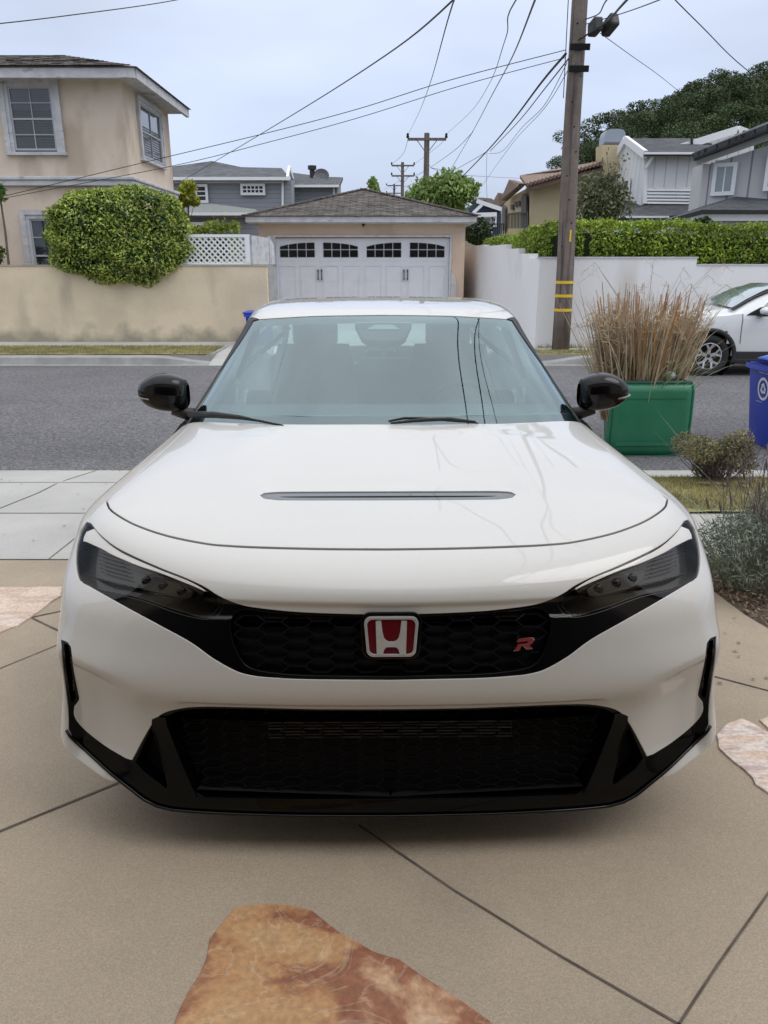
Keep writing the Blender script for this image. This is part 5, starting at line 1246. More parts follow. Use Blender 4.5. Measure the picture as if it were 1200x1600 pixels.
# ------------------------------------------------------------------ grey houses behind the alley
def siding(name, c, row, vert=False, c2=None):
    def ex(t, b, co):
        sx = t.nodes.new('ShaderNodeSeparateXYZ'); t.links.new(co.outputs['Object'], sx.inputs[0])
        m1 = t.nodes.new('ShaderNodeMath'); m1.operation = 'MULTIPLY'; m1.inputs[1].default_value = 1 / row
        if vert:
            ad = t.nodes.new('ShaderNodeMath'); ad.operation = 'ADD'; t.links.new(sx.outputs[0], ad.inputs[0]); t.links.new(sx.outputs[1], ad.inputs[1]); t.links.new(ad.outputs[0], m1.inputs[0])
        else: t.links.new(sx.outputs[2], m1.inputs[0])
        fr = t.nodes.new('ShaderNodeMath'); fr.operation = 'FRACT'; t.links.new(m1.outputs[0], fr.inputs[0])
        lt_ = t.nodes.new('ShaderNodeMath'); lt_.operation = 'LESS_THAN'; lt_.inputs[1].default_value = .10; t.links.new(fr.outputs[0], lt_.inputs[0])
        mi = t.nodes.new('ShaderNodeMix'); mi.data_type = 'RGBA'; mi.inputs[6].default_value = (*c, 1); mi.inputs[7].default_value = (*(c2 or tuple(q * .6 for q in c)), 1)
        t.links.new(lt_.outputs[0], mi.inputs[0]); t.links.new(mi.outputs[2], b.inputs['Base Color'])
        bn = t.nodes.new('ShaderNodeBump'); bn.inputs['Strength'].default_value = .4; bn.inputs['Distance'].default_value = .02; t.links.new(fr.outputs[0], bn.inputs['Height']); t.links.new(bn.outputs[0], b.inputs['Normal'])
    return mat(name, c, rough=.8, extra=ex)
M_gs = siding('grey lap siding', (.29, .31, .345), .17)
M_wb = siding('white board and batten', (.72, .73, .74), .42, True, (.50, .51, .52))
M_gb = siding('pale grey board and batten', (.54, .535, .55), .24, True, (.25, .25, .27))
M_wl = siding('white lap siding', (.74, .75, .76), .24)
def pxp(*q): return [P(*a) for a in q]
class PB(RB):
    def slab(s, pts, th=.08, v=None):
        """polygon of (px,py,d) corners, made solid"""
        p = pxp(*pts); n = Vector((0, 0, 0))
        for i in range(len(p)): n += p[i].cross(p[(i + 1) % len(p)])
        n = Vector(v) if v is not None else n.normalized()
        if v is None and n.y < 0: n = -n
        s.prism(p, n * th if v is None else n); return s
    def wallto(s, pts, z0=-.5, th=.15):
        """vertical wall under a picture polyline, going down to z0"""
        p = pxp(*pts); q = p + [Vector((p[-1].x, p[-1].y, z0)), Vector((p[0].x, p[0].y, z0))]
        d = (p[-1] - p[0]); d.z = 0; n = Vector((-d.y, d.x, 0)).normalized()
        if n.y < 0: n = -n
        s.prism(q, n * th); return s
def winpx(e, pts, name='window', fr=.10, cols=2, rows=2, mfr=None, mgl=None):
    """window from 4 picture corners (TL,TR,BR,BL) with depth"""
    tl, tr, br, bl = pxp(*pts); cx = tr - tl; cx.z = 0; w_ = cx.length; h = (tl - bl).length; xx = cx.normalized(); zz = Vector((0, 0, 1)); yy = zz.cross(xx)
    o_ = bl - yy * .0 - Vector(e.location)
    if yy.y < 0: yy = -yy
    M = Matrix(((xx.x, 0, -yy.x, o_.x), (xx.y, 0, -yy.y, o_.y), (xx.z, 1, -yy.z, o_.z), (0, 0, 0, 1)))
    b = MB(); 
    for (x0, x1, y0, y1) in ((-fr, 0, -fr, h + fr), (w_, w_ + fr, -fr, h + fr), (0, w_, h, h + fr), (0, w_, -fr, 0)): b.box(x0, x1, y0, y1, .0, .06, M)
    o = b.build(name, mfr or M_trimc, e); g = MB(); g.box(0, w_, 0, h, .0, .015, M); g.build('pane', mgl or M_glassd, o)
    s_ = MB()
    for i in range(1, cols): s_.box(w_ * i / cols - .02, w_ * i / cols + .02, 0, h, .015, .035, M)
    for i in range(1, rows): s_.box(0, w_, h * i / rows - .02, h * i / rows + .02, .016, .037, M)
    if s_.v: s_.build('muntins', mfr or M_trimc, o)
    return o
gh = empty('grey_house', tuple(P(430, 330, 34) * 1.0), 0, 'grey lap sided house with blue grey roof behind the tan wall', 'house')
gh.location.z = 0
D = 34
b = PB(gh); b.wallto([(262, 281, D), (447, 281, D)], 0, .2); b.wallto([(447, 281, D), (457, 283, D + 5)], 0, .2); b.wallto([(452, 289, D + 3), (520, 289, D + 3)], 0, .2); b.wallto([(520, 289, D + 3.0), (526, 290, D + 6)], 0, .2); b.build('wall', M_gs)
b = PB(gh); b.slab([(262, 276.5, D - .4), (452, 276.5, D - .4), (440, 262.5, D + 4), (377, 261, D + 4), (331, 251.5, D + 5), (262, 261, D + 4)], .12); b.slab([(452, 288, D + 2.5), (531, 288.5, D + 2.5), (536, 277, D + 6), (505, 276, D + 6), (456, 269.5, D + 7)], .12); b.build('roof', M_sh3)
b = PB(gh); b.slab([(262, 276.5, D - .45), (453, 276.5, D - .45), (453, 281.5, D - .45), (262, 281.5, D - .45)], .1); b.slab([(452, 288.5, D + 2.45), (530, 288.5, D + 2.45), (530, 292.5, D + 2.45), (452, 292.5, D + 2.45)], .1)
b.bar(P(449, 279, D - .4), P(452, 262, D + 3.8), .1, .18); b.bar(P(452, 262, D + 3.8), P(458, 283, D + 4.6), .1, .18); b.slab([(440, 281, D - .12), (443, 281, D - .12), (443, 325, D - .12), (440, 325, D - .12)], .06); b.slab([(520, 291, D + 2.9), (523, 291, D + 2.9), (523, 318, D + 2.9), (520, 318, D + 2.9)], .06)
b.slab([(272, 283, D - .05), (440, 283, D - .05), (440, 286, D - .05), (272, 286, D - .05)], .04); b.build('fascia', M_trimc)
b = PB(gh); b.slab([(265, 335, D - 5), (404, 335, D - 5), (400, 327, D - 3), (330, 318, D - 1), (265, 318, D - 1)], .1); b.build('porch_roof', mat('grey green shingles', (.16, .17, .165), rough=.9, c2=(.21, .22, .21), ns=9))
b = PB(gh); b.slab([(262, 332, D - 5.1), (407, 332, D - 5.1), (407, 336.5, D - 5.1), (262, 336.5, D - 5.1)], .08); b.build('porch_fascia', M_trimc)
b = PB(gh); b.wallto([(262, 336, D - 4.6), (404, 336, D - 4.6)], 0, .2); b.build('porch_wall', M_gs)
winpx(gh, [(309, 292, D - .1), (322, 292, D - .1), (322, 313, D - .1), (309, 313, D - .1)], rows=3, cols=1); winpx(gh, [(380, 291, D - .1), (411, 291, D - .1), (411, 301, D - .1), (380, 301, D - .1)], rows=2, cols=5); winpx(gh, [(300, 352, D - 4.75), (328, 352, D - 4.75), (328, 364, D - 4.75), (300, 364, D - 4.75)], cols=2, rows=1)
b = PB(gh); q = P(488, 277, D + 5); b.tube([q, q + Vector((0, 0, .35))], .12, 8); b.tube([q + Vector((0, 0, .33)), q + Vector((0, 0, .5))], .2, 8); b.build('roof_vent', M_matt)
b = PB(gh); q = P(502, 277, D + 5); b.lathe([(.001, 0), (.22, .03), (.38, .12)], 16, Matrix.Translation(q) @ Matrix.Rotation(R(60), 4, 'X')); b.tube([q, q + Vector((0, .2, -.4))], .03, 6); b.build('satellite_dish', mat('dark dish', (.10, .10, .11), rough=.5))
# ---- small yellow green tree, far trees
M_lf1 = leafmat('yellow green leaves', (.22, .28, .02), (.42, .42, .06), .3, 3.)
M_lf2 = leafmat('fresh green leaves', (.10, .18, .04), (.32, .42, .12), .35, .6)
M_lf3 = leafmat('dull olive leaves', (.10, .12, .055), (.20, .22, .12), .25, 1.2)
M_lf4 = leafmat('dark evergreen leaves', (.028, .055, .016), (.07, .11, .035), .3, .8, .6, .1)
q = P(293, 355, 25); q.z = 0
tree('small_tree', tuple(q), 3, (P(293, 305, 25).x, 25, P(293, 306, 25).z, .46, .4, .44), M_lf1, 'slender yellow green tree between the stucco house and grey house', nleaf=1100, ls=.075, tr=.04, clumps=7, seed=4)
q = P(287, 350, 24.6); q.z = 0
tree('small_tree', tuple(q), 3, (P(286, 332, 24.6).x, 24.6, P(286, 335, 24.6).z, .16, .2, .4), M_hedge, 'narrow green creeper below the slender yellow green tree', nleaf=500, ls=.07, tr=.03, clumps=5, seed=5)
tree('broadleaf_tree', (P(690, 320, 46).x, 46, 0), 6, (P(692, 300, 46).x, 46, P(692, 303, 46).z, 2.25, 1.8, 1.35), M_lf2, 'spreading fresh green tree behind the garage roof under the wires', nleaf=5200, ls=.13, tr=.2, clumps=15, seed=6)
tree('broadleaf_tree', (P(650, 320, 49).x, 49, 0), 5, (P(652, 308, 49).x, 49, P(652, 312, 49).z, 1.1, 1.0, .8), M_lf2, 'lower green treetop left of the near far utility pole', nleaf=1800, ls=.12, tr=.15, clumps=8, seed=16)
tree('pointed_tree', (P(588, 300, 52).x, 52, 0), 5, (P(588, 293, 52).x, 52, P(588, 295, 52).z, .50, .5, .75), M_lf2, 'small pointed green treetop just above the garage roof apex', nleaf=800, ls=.12, tr=.1, clumps=7, seed=7)
e = empty('round_shrub', (P(746, 372, 27).x, 27, .9), 0, 'dark rounded shrub beside the right side of the peach garage', 'shrub')
C, Dn = shellpts(2600, (0, 0, P(746, 362, 27).z - .9), (.46, .4, .42), lo=.6); leaves(C, .05, M_lf4, 'foliage', e, Dn, .4, .5); mb = MB(); mb.tube([(0, 0, -1.2), (0, 0, 1.0)], .05, 6); mb.build('trunk', M_bark, e)
tree('olive_tree', (P(930, 400, 20.5).x, 20.5, 0), 4, (P(938, 305, 20.5).x, 20.5, P(938, 318, 20.5).z, .78, .6, .82), M_lf3, 'grey green olive tree right of the wooden pole behind the hedge', nleaf=5200, ls=.05, tr=.07, clumps=13, seed=8)
# wispy olive top branches
e = empty('olive_branches', (P(925, 330, 20.4).x, 20.4, 1.8), 0, 'wispy upper twigs of an olive tree just right of the pole', 'tree')
mb = MB(); C = []
for k in range(16):
    tx, ty = rng.uniform(900, 985), rng.uniform(236, 300); a = P(925 + rng.normal() * 12, 335, 20.4); t_ = P(tx, ty, 20.4 + rng.uniform(-.3, .3)); m_ = (a + t_) / 2 + Vector((rng.normal() * .08, 0, .1))
    mb.tube([a - e.location, m_ - e.location, t_ - e.location], [.015, .008, .003], 5)
    for s_ in np.linspace(.35, 1, 26): p = a.lerp(m_, s_ * 2) if s_ < .5 else m_.lerp(t_, s_ * 2 - 1); C.append(tuple(p - e.location + Vector(rng.normal(size=3) * .045)))
mb.build('twig', M_bark, e); leaves(C, .045, M_lf3, 'foliage', e)
# ---- blue house
bh = empty('blue_house', (P(760, 340, 62).x, 62, 0), 0, 'small dark blue gabled house with white trim past the garage', 'house')
M_blue = siding('navy siding', (.05, .07, .12), .2)
b = PB(bh); b.slab([(733, 322, 62), (757, 312, 62), (783, 324, 62), (783, 372, 62), (733, 372, 62)], 4); b.build('wall', M_blue)
b = PB(bh); b.slab([(738, 312, 63), (750, 308.5, 66), (768, 310, 66), (784, 322, 63), (783, 326, 61.5), (757, 313, 61.5)], .2); b.build('roof', mat('brown black roof', (.06, .045, .045), rough=.9))
b = PB(bh); b.bar(P(745, 314, 61.6), P(783, 327, 61.6), .22, .28); b.bar(P(739, 333, 61.6), P(753, 320, 61.6), .2, .22); b.bar(P(742, 336, 61.5), P(776, 335, 61.5), .2, .3); b.build('fascia', M_trimc)
M_gl2 = mat('pale reflecting glass', (.22, .27, .28), rough=.1, coat=1.)
winpx(bh, [(754, 341, 61.8), (766, 341, 61.8), (766, 362, 61.8), (754, 362, 61.8)], fr=.15, cols=1, rows=1, mgl=M_gl2); winpx(bh, [(745, 341, 61.8), (750, 341, 61.8), (750, 352, 61.8), (745, 352, 61.8)], fr=.12, cols=1, rows=2); winpx(bh, [(770, 341, 61.8), (773, 341, 61.8), (773, 352, 61.8), (770, 352, 61.8)], fr=.12, cols=1, rows=2)
# ---- yellow villa
M_yelst = mat('cream yellow stucco', (.56, .47, .30), rough=.95, c2=(.50, .42, .27), ns=.8, nd=5, bump=.15, bs=25)
M_tile = mat('clay roof tile', (.20, .14, .115), rough=.85, c2=(.27, .185, .145), ns=3)
M_redtile = mat('red clay tile', (.30, .08, .055), rough=.8, c2=(.22, .06, .045), ns=6)
yh = empty('yellow_villa', (P(840, 340, 36).x, 36, 0), 0, 'cream yellow villa with clay tile eaves and arched windows left of the pole', 'house')
b = PB(yh); b.wallto([(831, 291, 34), (880, 279, 34), (960, 262, 34)], 0, .3); _A, _B = P(784, 321, 45), P(831, 291, 34.05)
def onw(px, py, off=.06):
    """point on the receding villa wall seen at a picture position, moved a little off the wall"""
    d = _B - _A; d.z = 0; n = Vector((-d.y, d.x, 0)).normalized()
    if n.x > 0: n = -n
    o_ = Vector((0, 0, CH)); r = P(px, py, 30) - o_; t = (_A + n * off - o_).dot(n) / r.dot(n); return o_ + r * t
_t = [onw(784, 321, 0), onw(805, 304, 0), onw(831, 290, 0)]; b.prism(_t + [Vector((_t[-1].x, _t[-1].y, 0)), Vector((_t[0].x, _t[0].y, 0))], (.3, 0, 0)); b.build('wall', M_yelst)
b = PB(yh); b.slab([(822, 287, 33), (829, 291, 33.2), (942, 262, 33.2), (942, 256, 33), (935, 252, 35), (850, 272, 36), (812, 274, 36)], .14); b.slab([(804, 281, 37.5), (822, 287, 33), (818, 292, 33.4), (793, 314, 41), (790, 312, 41.5), (799, 295, 40)], .25); b.slab([(769, 317, 46), (778, 301, 46), (792, 302, 44), (797, 308, 42), (788, 320, 44), (781, 322, 45)], .25); b.build('eave', M_tile)
b = PB(yh)
for k in range(20): b.tube([P(824 + k * 6.1, 288.5 - k * 1.75, 33.0), P(828 + k * 6.1, 283 - k * 1.75, 35)], .07, 6)
b.build('roof_tiles', M_tile)
for (pxs, py0, py1) in (((817, 825), 302, 356), ((787, 791.5), 321, 360)):
    a, c_ = pxs; m_ = (a + c_) / 2; b = PB(yh); b.prism([onw(a, py1), onw(c_, py1), onw(c_, py0 + 5), onw((m_ + c_) / 2, py0 + .5), onw(m_, py0 - .5), onw((a + m_) / 2, py0 + 2.5), onw(a, py0 + 8)], (-.08, 0, 0)); b.build('arched_door', mat('dark brown joinery', (.06, .04, .035), rough=.5))
for px, py in ((811, 317), (806.5, 318.5), (801, 323)):
    b = PB(yh); b.prism([onw(px - 1.6, py + 5), onw(px + 1.6, py + 4.5), onw(px + 1.6, py - 3.5), onw(px - 1.6, py - 3)], (-.05, 0, 0)); b.build('niche', MATS['dark brown joinery'])
b = PB(yh); b.bar(onw(792, 335, .5), onw(824, 331, .5), .07)
for k in range(15): t = k / 14; b.bar(onw(792 + 32 * t, 335 - 4 * t, .5), onw(792 + 32 * t, 357 - 1 * t, .5), .035)
b.build('balcony_railing', M_matt)
b = PB(yh); b.bar(P(767, 350, 44), P(790, 350, 42), .06)
for k in range(8): t = k / 7; b.bar(P(767 + 23 * t, 350, 44 - 2 * t), P(767 + 23 * t, 366, 44 - 2 * t), .04)
b.build('balcony_railing', M_matt)
# chimney of the yellow villa
b = PB(yh); b.slab([(940, 226, 33.9), (973, 226, 33.9), (973, 330, 33.9), (940, 330, 33.9)], .9); ch = b.build('chimney', M_yelst)
b = PB(yh); a = P(956.5, 226, 34.3); r0 = (P(973, 226, 34) - P(940, 226, 34)).length / 2; b.prism([(a.x + r0 * math.copysign(abs(math.cos(math.pi * u)) ** .5, math.cos(math.pi * u)), a.y - .35, a.z + .05 + .48 * abs(math.sin(math.pi * u)) ** .5) for u in np.linspace(0, 1, 17)], (0, .8, 0)); b.box(a.x - r0, a.x + r0, a.y - .30, a.y + .4, a.z, a.z + .05); b.build('chimney_cap', mat('galvanised steel', (.33, .36, .39), rough=.4, metal=.7), ch)
b = PB(yh); b.slab([(914, 266, 36), (940, 266, 36), (941, 256, 38), (930, 254, 38)], .2); b.build('red_roof', M_redtile)
# ---- white house with gables
wh = empty('white_house', (P(1050, 330, 31).x, 31, 0), 0, 'white board and batten house with charcoal roof behind the olive tree', 'house')
b = PB(wh); b.wallto([(945, 274, 35), (978, 219, 33.5), (1009, 242, 31)], 0, .2); b.build('gable_wall', M_wb)
b = PB(wh); b.wallto([(1009, 239, 31), (1118, 241, 31)], 0, 3.); b.slab([(1009, 293, 30.94), (1118, 295, 30.94), (1118, 319, 30.94), (1009, 319, 30.94)], .05); b.build('front_wall', M_wb)
b = PB(wh)
for k in range(5): b.slab([(1009, 295 + k * 5, 30.9), (1116, 296 + k * 5, 30.9), (1116, 299 + k * 5, 30.86), (1009, 298 + k * 5, 30.86)], .04)
b.build('lap_boards', M_wl)
b = PB(wh); b.slab([(976, 216, 33.8), (1110, 216, 34.6), (1116, 237, 30.4), (1008, 237, 30.4)], .15); b.build('roof', M_sh2)
b = PB(wh); b.slab([(1007, 237.5, 30.35), (1114, 237.5, 30.35), (1114, 241, 30.35), (1007, 241, 30.35)], .1); b.bar(P(944, 276, 35), P(977.5, 218, 33.4), .14, .26); b.bar(P(977.5, 218, 33.4), P(1008, 241, 30.5), .14, .26); b.bar(P(1008, 243, 30.9), P(1007, 318, 30.9), .14); b.bar(P(1020, 244, 30.6), P(1010, 262, 30.8), .09); b.build('fascia', M_trimc)
winpx(wh, [(965, 288, 33.5), (972, 285, 33), (972, 308, 33), (965, 311, 33.5)], rows=2, cols=1); winpx(wh, [(975, 284, 32.7), (982, 281, 32.2), (982, 304, 32.2), (975, 307, 32.7)], rows=2, cols=1)
b = PB(wh); b.slab([(1072, 232, 33), (1151, 203, 33), (1178, 215, 33), (1178, 250, 33), (1100, 250, 33)], 3.); b.build('rear_gable', M_wb)
b = PB(wh); b.bar(P(1058, 232, 32.6), P(1151, 203, 32.6), .3, .26); b.bar(P(1151, 203, 32.6), P(1178, 213, 32.6), .3, .26); b.build('rear_gable_trim', M_trimc)
for px, py in ((1081, 216), (1163, 204)): b = PB(wh); b.tube([P(px, py + 10, 32.4), P(px, py, 32.4)], .05, 6); b.build('vent_pipe', M_matt)
b = PB(wh); b.slab([(960, 337, 28.6), (1046, 337, 28.6), (1110, 331, 29), (1112, 318, 31.2), (1010, 318, 31.2), (991, 306, 32.5), (960, 318, 32)], .15); b.build('lower_roof', M_sh2)
b = PB(wh); b.slab([(960, 337.2, 28.55), (1046, 337.2, 28.55), (1046, 340.5, 28.55), (960, 340.5, 28.55)], .1); b.build('gutter', M_trimc)
b = PB(wh); b.wallto([(965, 340, 29), (1060, 340, 29)], 0, .2); b.build('lower_wall', M_wl)
# ---- pale grey house at the right edge
rh = empty('grey_white_house', (P(1150, 330, 25).x, 25, 0), 0, 'pale grey batten house with black gutters at the right edge', 'house')
b = PB(rh); b.wallto([(1110, 256, 25), (1300, 195, 23.6)], 0, .2); b.wallto([(1093, 262, 27.5), (1110, 256, 25)], 0, .2); b.build('wall', M_gb)
b = PB(rh); b.slab([(1084, 251, 24.9), (1300, 170, 23.2), (1300, 185, 23.2), (1090, 258, 24.9)], .25); b.build('fascia', mat('pale grey trim', (.50, .50, .52), rough=.6))
b = PB(rh); b.slab([(1083, 246, 24.5), (1300, 162, 22.8), (1300, 171, 22.8), (1084, 251.5, 24.5)], .5); b.slab([(1083, 246, 25), (1300, 162, 23.3), (1300, 158, 29), (1200, 196, 29), (1120, 236, 29)], .12); b.build('roof', M_sh2)
b = PB(rh); b.slab([(1084, 247, 24.45), (1300, 163, 22.75), (1300, 167, 22.75), (1084, 250, 24.45)], .05); b.build('gutter', M_matt)
winpx(rh, [(1117, 262, 24.85), (1143, 252, 24.6), (1143, 294, 24.6), (1117, 300, 24.85)], fr=.11, cols=2, rows=1, mgl=M_gl2); winpx(rh, [(1199, 240, 24.1), (1225, 232, 23.9), (1225, 288, 23.9), (1199, 292, 24.1)], fr=.11, cols=1, rows=1, mgl=M_gl2)
winpx(rh, [(1097, 270, 26.7), (1106, 267, 25.4), (1106, 296, 25.4), (1097, 298, 26.7)], fr=.14, cols=1, rows=2, mfr=M_trimc)
b = PB(rh); b.slab([(1000, 357, 21.6), (1097, 330, 21.8), (1240, 331, 21.8), (1240, 312, 24.2), (1201, 305, 25), (1182, 296, 25.5), (1160, 303, 25.2), (1098, 322, 25)], .14); b.build('lower_roof', M_sh2)
b = PB(rh); b.slab([(1000, 355, 21.5), (1097, 327.5, 21.6), (1240, 328.5, 21.6), (1240, 334, 21.6), (1098, 334, 21.6), (1000, 360, 21.5)], .1); b.build('lower_gutter', M_matt)
b = PB(rh); b.slab([(1000, 360.5, 21.7), (1098, 335, 21.75), (1240, 335, 21.75), (1240, 345, 21.75), (1102, 345, 21.75), (1000, 372, 21.7)], .15); b.build('lower_fascia', M_trimc)
b = PB(rh); b.wallto([(1030, 352, 22.2), (1098, 336, 22.2), (1260, 336, 22.2)], 0, .2); b.slab([(1098, 344, 22.0), (1240, 344, 22.0), (1240, 353, 22.0), (1098, 353, 22.0)], .15); b.build('lower_wall', M_wl)
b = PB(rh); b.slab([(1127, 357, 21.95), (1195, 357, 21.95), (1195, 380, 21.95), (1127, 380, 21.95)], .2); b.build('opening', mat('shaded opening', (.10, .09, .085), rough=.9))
e = empty('climber', (P(1098, 360, 21.4).x, 21.4, 1.5), 0, 'dark green climber on the corner under the black gutter', 'climbing plant')
C, Dn = shellpts(800, (0, 0, P(1098, 354, 21.4).z - 1.5), (.30, .2, .24), lo=.4); leaves(C, .05, M_lf4, 'foliage', e, Dn, .3, .6); mb = MB(); mb.tube([(0, 0, -1.2), (.05, 0, .6)], .025, 6); mb.build('stem', M_bark, e)
# ---- pines on the hill
M_pine = leafmat('pine needles', (.03, .058, .017), (.10, .145, .045), .35, .25, .7, .1)
protos = []
for v in range(5):
    r_ = np.random.default_rng(50 + v); C, Dn = [], []
    for k in range(11):
        c_ = np.array([r_.normal() * 1.25, r_.normal() * 1.1, 4.0 + r_.uniform(-2.4, 2.6)]); a, b_ = shellpts(430, c_, (r_.uniform(.9, 1.6), 1.2, r_.uniform(.6, 1.1)), r_, lo=.4); C.append(a); Dn.append(b_)
    e = empty('pine_tree', (0, 0, 0), 0, 'x', 'pine tree', 'pine trees covering the hill'); leaves(np.concatenate(C), .135, M_pine, 'crown', e, np.concatenate(Dn), .35, .45, r_)
    mb = MB(); mb.tube([(0, 0, -1), (0, 0, 5.5)], [.22, .08], 7); mb.build('trunk', M_bark, e); protos.append(e)
spots = []
r_ = random.Random(12)
for row, yy in enumerate((78, 86, 94, 102, 110, 118)):
    x = 19 + row * .8 + r_.uniform(0, 1)
    while x < 92:
        if hillz(x, yy) > 1.0: spots.append((x + r_.uniform(-.6, .6), yy + r_.uniform(-2, 2)))
        x += 2.4 if x < 62 else 4.5
for i, (x, y) in enumerate(spots):
    o = protos[i] if i < 5 else copy_tree(protos[i % 5])
    o.location = (x, y, hillz(x, y) - .4); s_ = r_.uniform(.75, 1.12); o.scale = (s_ * 1.1, s_ * 1.1, s_); o.rotation_euler.z = r_.uniform(0, 6.28)
    o['label'] = 'dark green pine tree among the dense pines on the hill'
# ------------------------------------------------------------------ white crossover parked across the street
sv = empty('parked_car', (4.46, 12.93, -.245), 0, 'white crossover parked along the far kerb behind the dried reeds', 'car')
M_suv = mat('white pearl paint', (.70, .72, .73), rough=.35, coat=1.)
st = [  # x, sill z, belt z, belt y-inset, top z, top y-inset
    (0.00, .42, .68, .22, .76, .40), (.05, .34, .78, .16, .84, .34), (.18, .30, .88, .08, .92, .28), (.45, .30, .92, .05, .96, .22), (.85, .30, .97, .04, 1.01, .18), (1.20, .30, 1.00, .04, 1.05, .18), (1.32, .30, 1.02, .04, 1.07, .19),
    (1.55, .30, 1.03, .04, 1.20, .24), (1.85, .30, 1.04, .04, 1.34, .30), (2.15, .30, 1.05, .04, 1.43, .33), (2.7, .30, 1.06, .04, 1.50, .34), (3.4, .30, 1.08, .04, 1.50, .34), (3.9, .31, 1.09, .05, 1.46, .34), (4.25, .33, 1.08, .07, 1.38, .32), (4.45, .36, 1.10, .10, 1.20, .22), (4.55, .42, .92, .16, .98, .28)]
A_ = np.array(st)
def sst(x): return [np.interp(x, A_[:, 0], A_[:, i]) for i in range(1, 6)]
def sec(x):
    s0, bz, bi, tz, ti = sst(x); mid = (s0 + bz) / 2
    pts = [(.10, s0), (.02, s0 + .05), (.0, s0 + .25), (.015, mid + .1), (.012, bz - .10), (bi, bz), (bi + (ti - bi) * .55, bz + (tz - bz) * .6), (ti, tz - .02), (ti + .12, tz + .02)]
    half = [(x, y + (0 if x > .1 else (.1 - x) * 1.5), z) for y, z in pts]; W_ = 1.85
    return half + [(x, .925, tz + .035)] + [(x, W_ - y, z) for x, y, z in reversed(half)]
xs = np.linspace(0, 4.55, 92); rows = [sec(x) for x in xs]
mb = MB(); k = len(rows[0])
for r0 in rows: mb.v += r0
glassF = []
for i in range(len(xs) - 1):
    for j in range(k - 1):
        cx = (xs[i] + xs[i + 1]) / 2; cz = (rows[i][j][2] + rows[i][j + 1][2]) / 2
        if any(math.hypot(cx - wx, cz - .35) < .40 for wx in (.93, 3.60)) and (j < 4 or j > k - 6): continue
        mb.f.append((i * k + j, i * k + k + j, i * k + k + j + 1, i * k + j + 1))
mb.f.append(tuple(range(k))); mb.build('body', M_suv, sv, smooth=True, auto=40)
def sp_(x, a, off=.006):
    """point on the cabin side: a 0 belt .. 1 roof rail"""
    s0, bz, bi, tz, ti = sst(x); return (x, bi + (ti - bi) * a * .93 - off, bz + (tz - bz) * a * .95 + .01)
def sidewin(x0, x1, x2, x3, name='side_window'):
    mb = MB(); mb.grid(lambda u, v: sp_((x0 + (x1 - x0) * u) * (1 - v) + (x2 + (x3 - x2) * u) * v, .06 + .86 * v, .012), 10, 5); mb.build(name, M_glassd, sv, smooth=True)
sidewin(1.62, 2.55, 2.05, 2.55); sidewin(2.65, 3.55, 2.65, 3.50); sidewin(3.63, 4.12, 3.6, 4.0)
M_ws = mat('suv screen glass', (.30, .38, .38), rough=.06, coat=1., c2=(.20, .27, .27), ns=2)
mb = MB(); mb.grid(lambda u, v: (1.30 + (2.12 - 1.30) * v, sst(1.3 + .82 * v)[4] + .03 + (1.85 - 2 * sst(1.3 + .82 * v)[4] - .06) * u, sst(1.3 + .82 * v)[3] + .05 + .02 * math.sin(math.pi * u)), 10, 10); mb.build('windscreen', M_ws, sv, smooth=True)
mb = MB(); mb.tube([(1.30, sst(1.3)[4] - .0, 1.09), (1.7, .28, 1.29), (2.12, .34, 1.44)], .022, 6); mb.build('roof_pillar', M_matt, sv)
M_clad = mat('black cladding', (.02, .02, .022), rough=.7)
for wx in (.93, 3.60):
    mb = MB(); pts = [(wx + .415 * math.cos(R(t)), -.008, .35 + .415 * math.sin(R(t))) for t in range(-20, 201, 10)]
    mb.tube(pts, .036, 6); mb.build('arch_cladding', M_clad, sv, smooth=True)
    mb = MB(); mb.lathe([(.44, -.06), (.44, -.5)], 30, Matrix.Translation((wx, 0, .35)) @ Matrix.Rotation(R(90), 4, 'X')); mb.lathe([(.001, -.5), (.44, -.5)], 30, Matrix.Translation((wx, 0, .35)) @ Matrix.Rotation(R(90), 4, 'X')); mb.build('arch_liner', M_dark, sv)
mb = MB(); mb.box(1.34, 3.20, -.012, .06, .24, .42); mb.box(1.34, 3.20, -.02, .03, .24, .30); mb.build('sill_cladding', M_clad, sv, bevel=.012)
mb = MB(); mb.box(4.0, 4.5, .0, 1.85, .26, .44); mb.box(.0, .45, .06, 1.79, .22, .42); mb.box(.3, 4.3, .3, 1.55, .2, .5); mb.build('underbody', M_clad, sv)
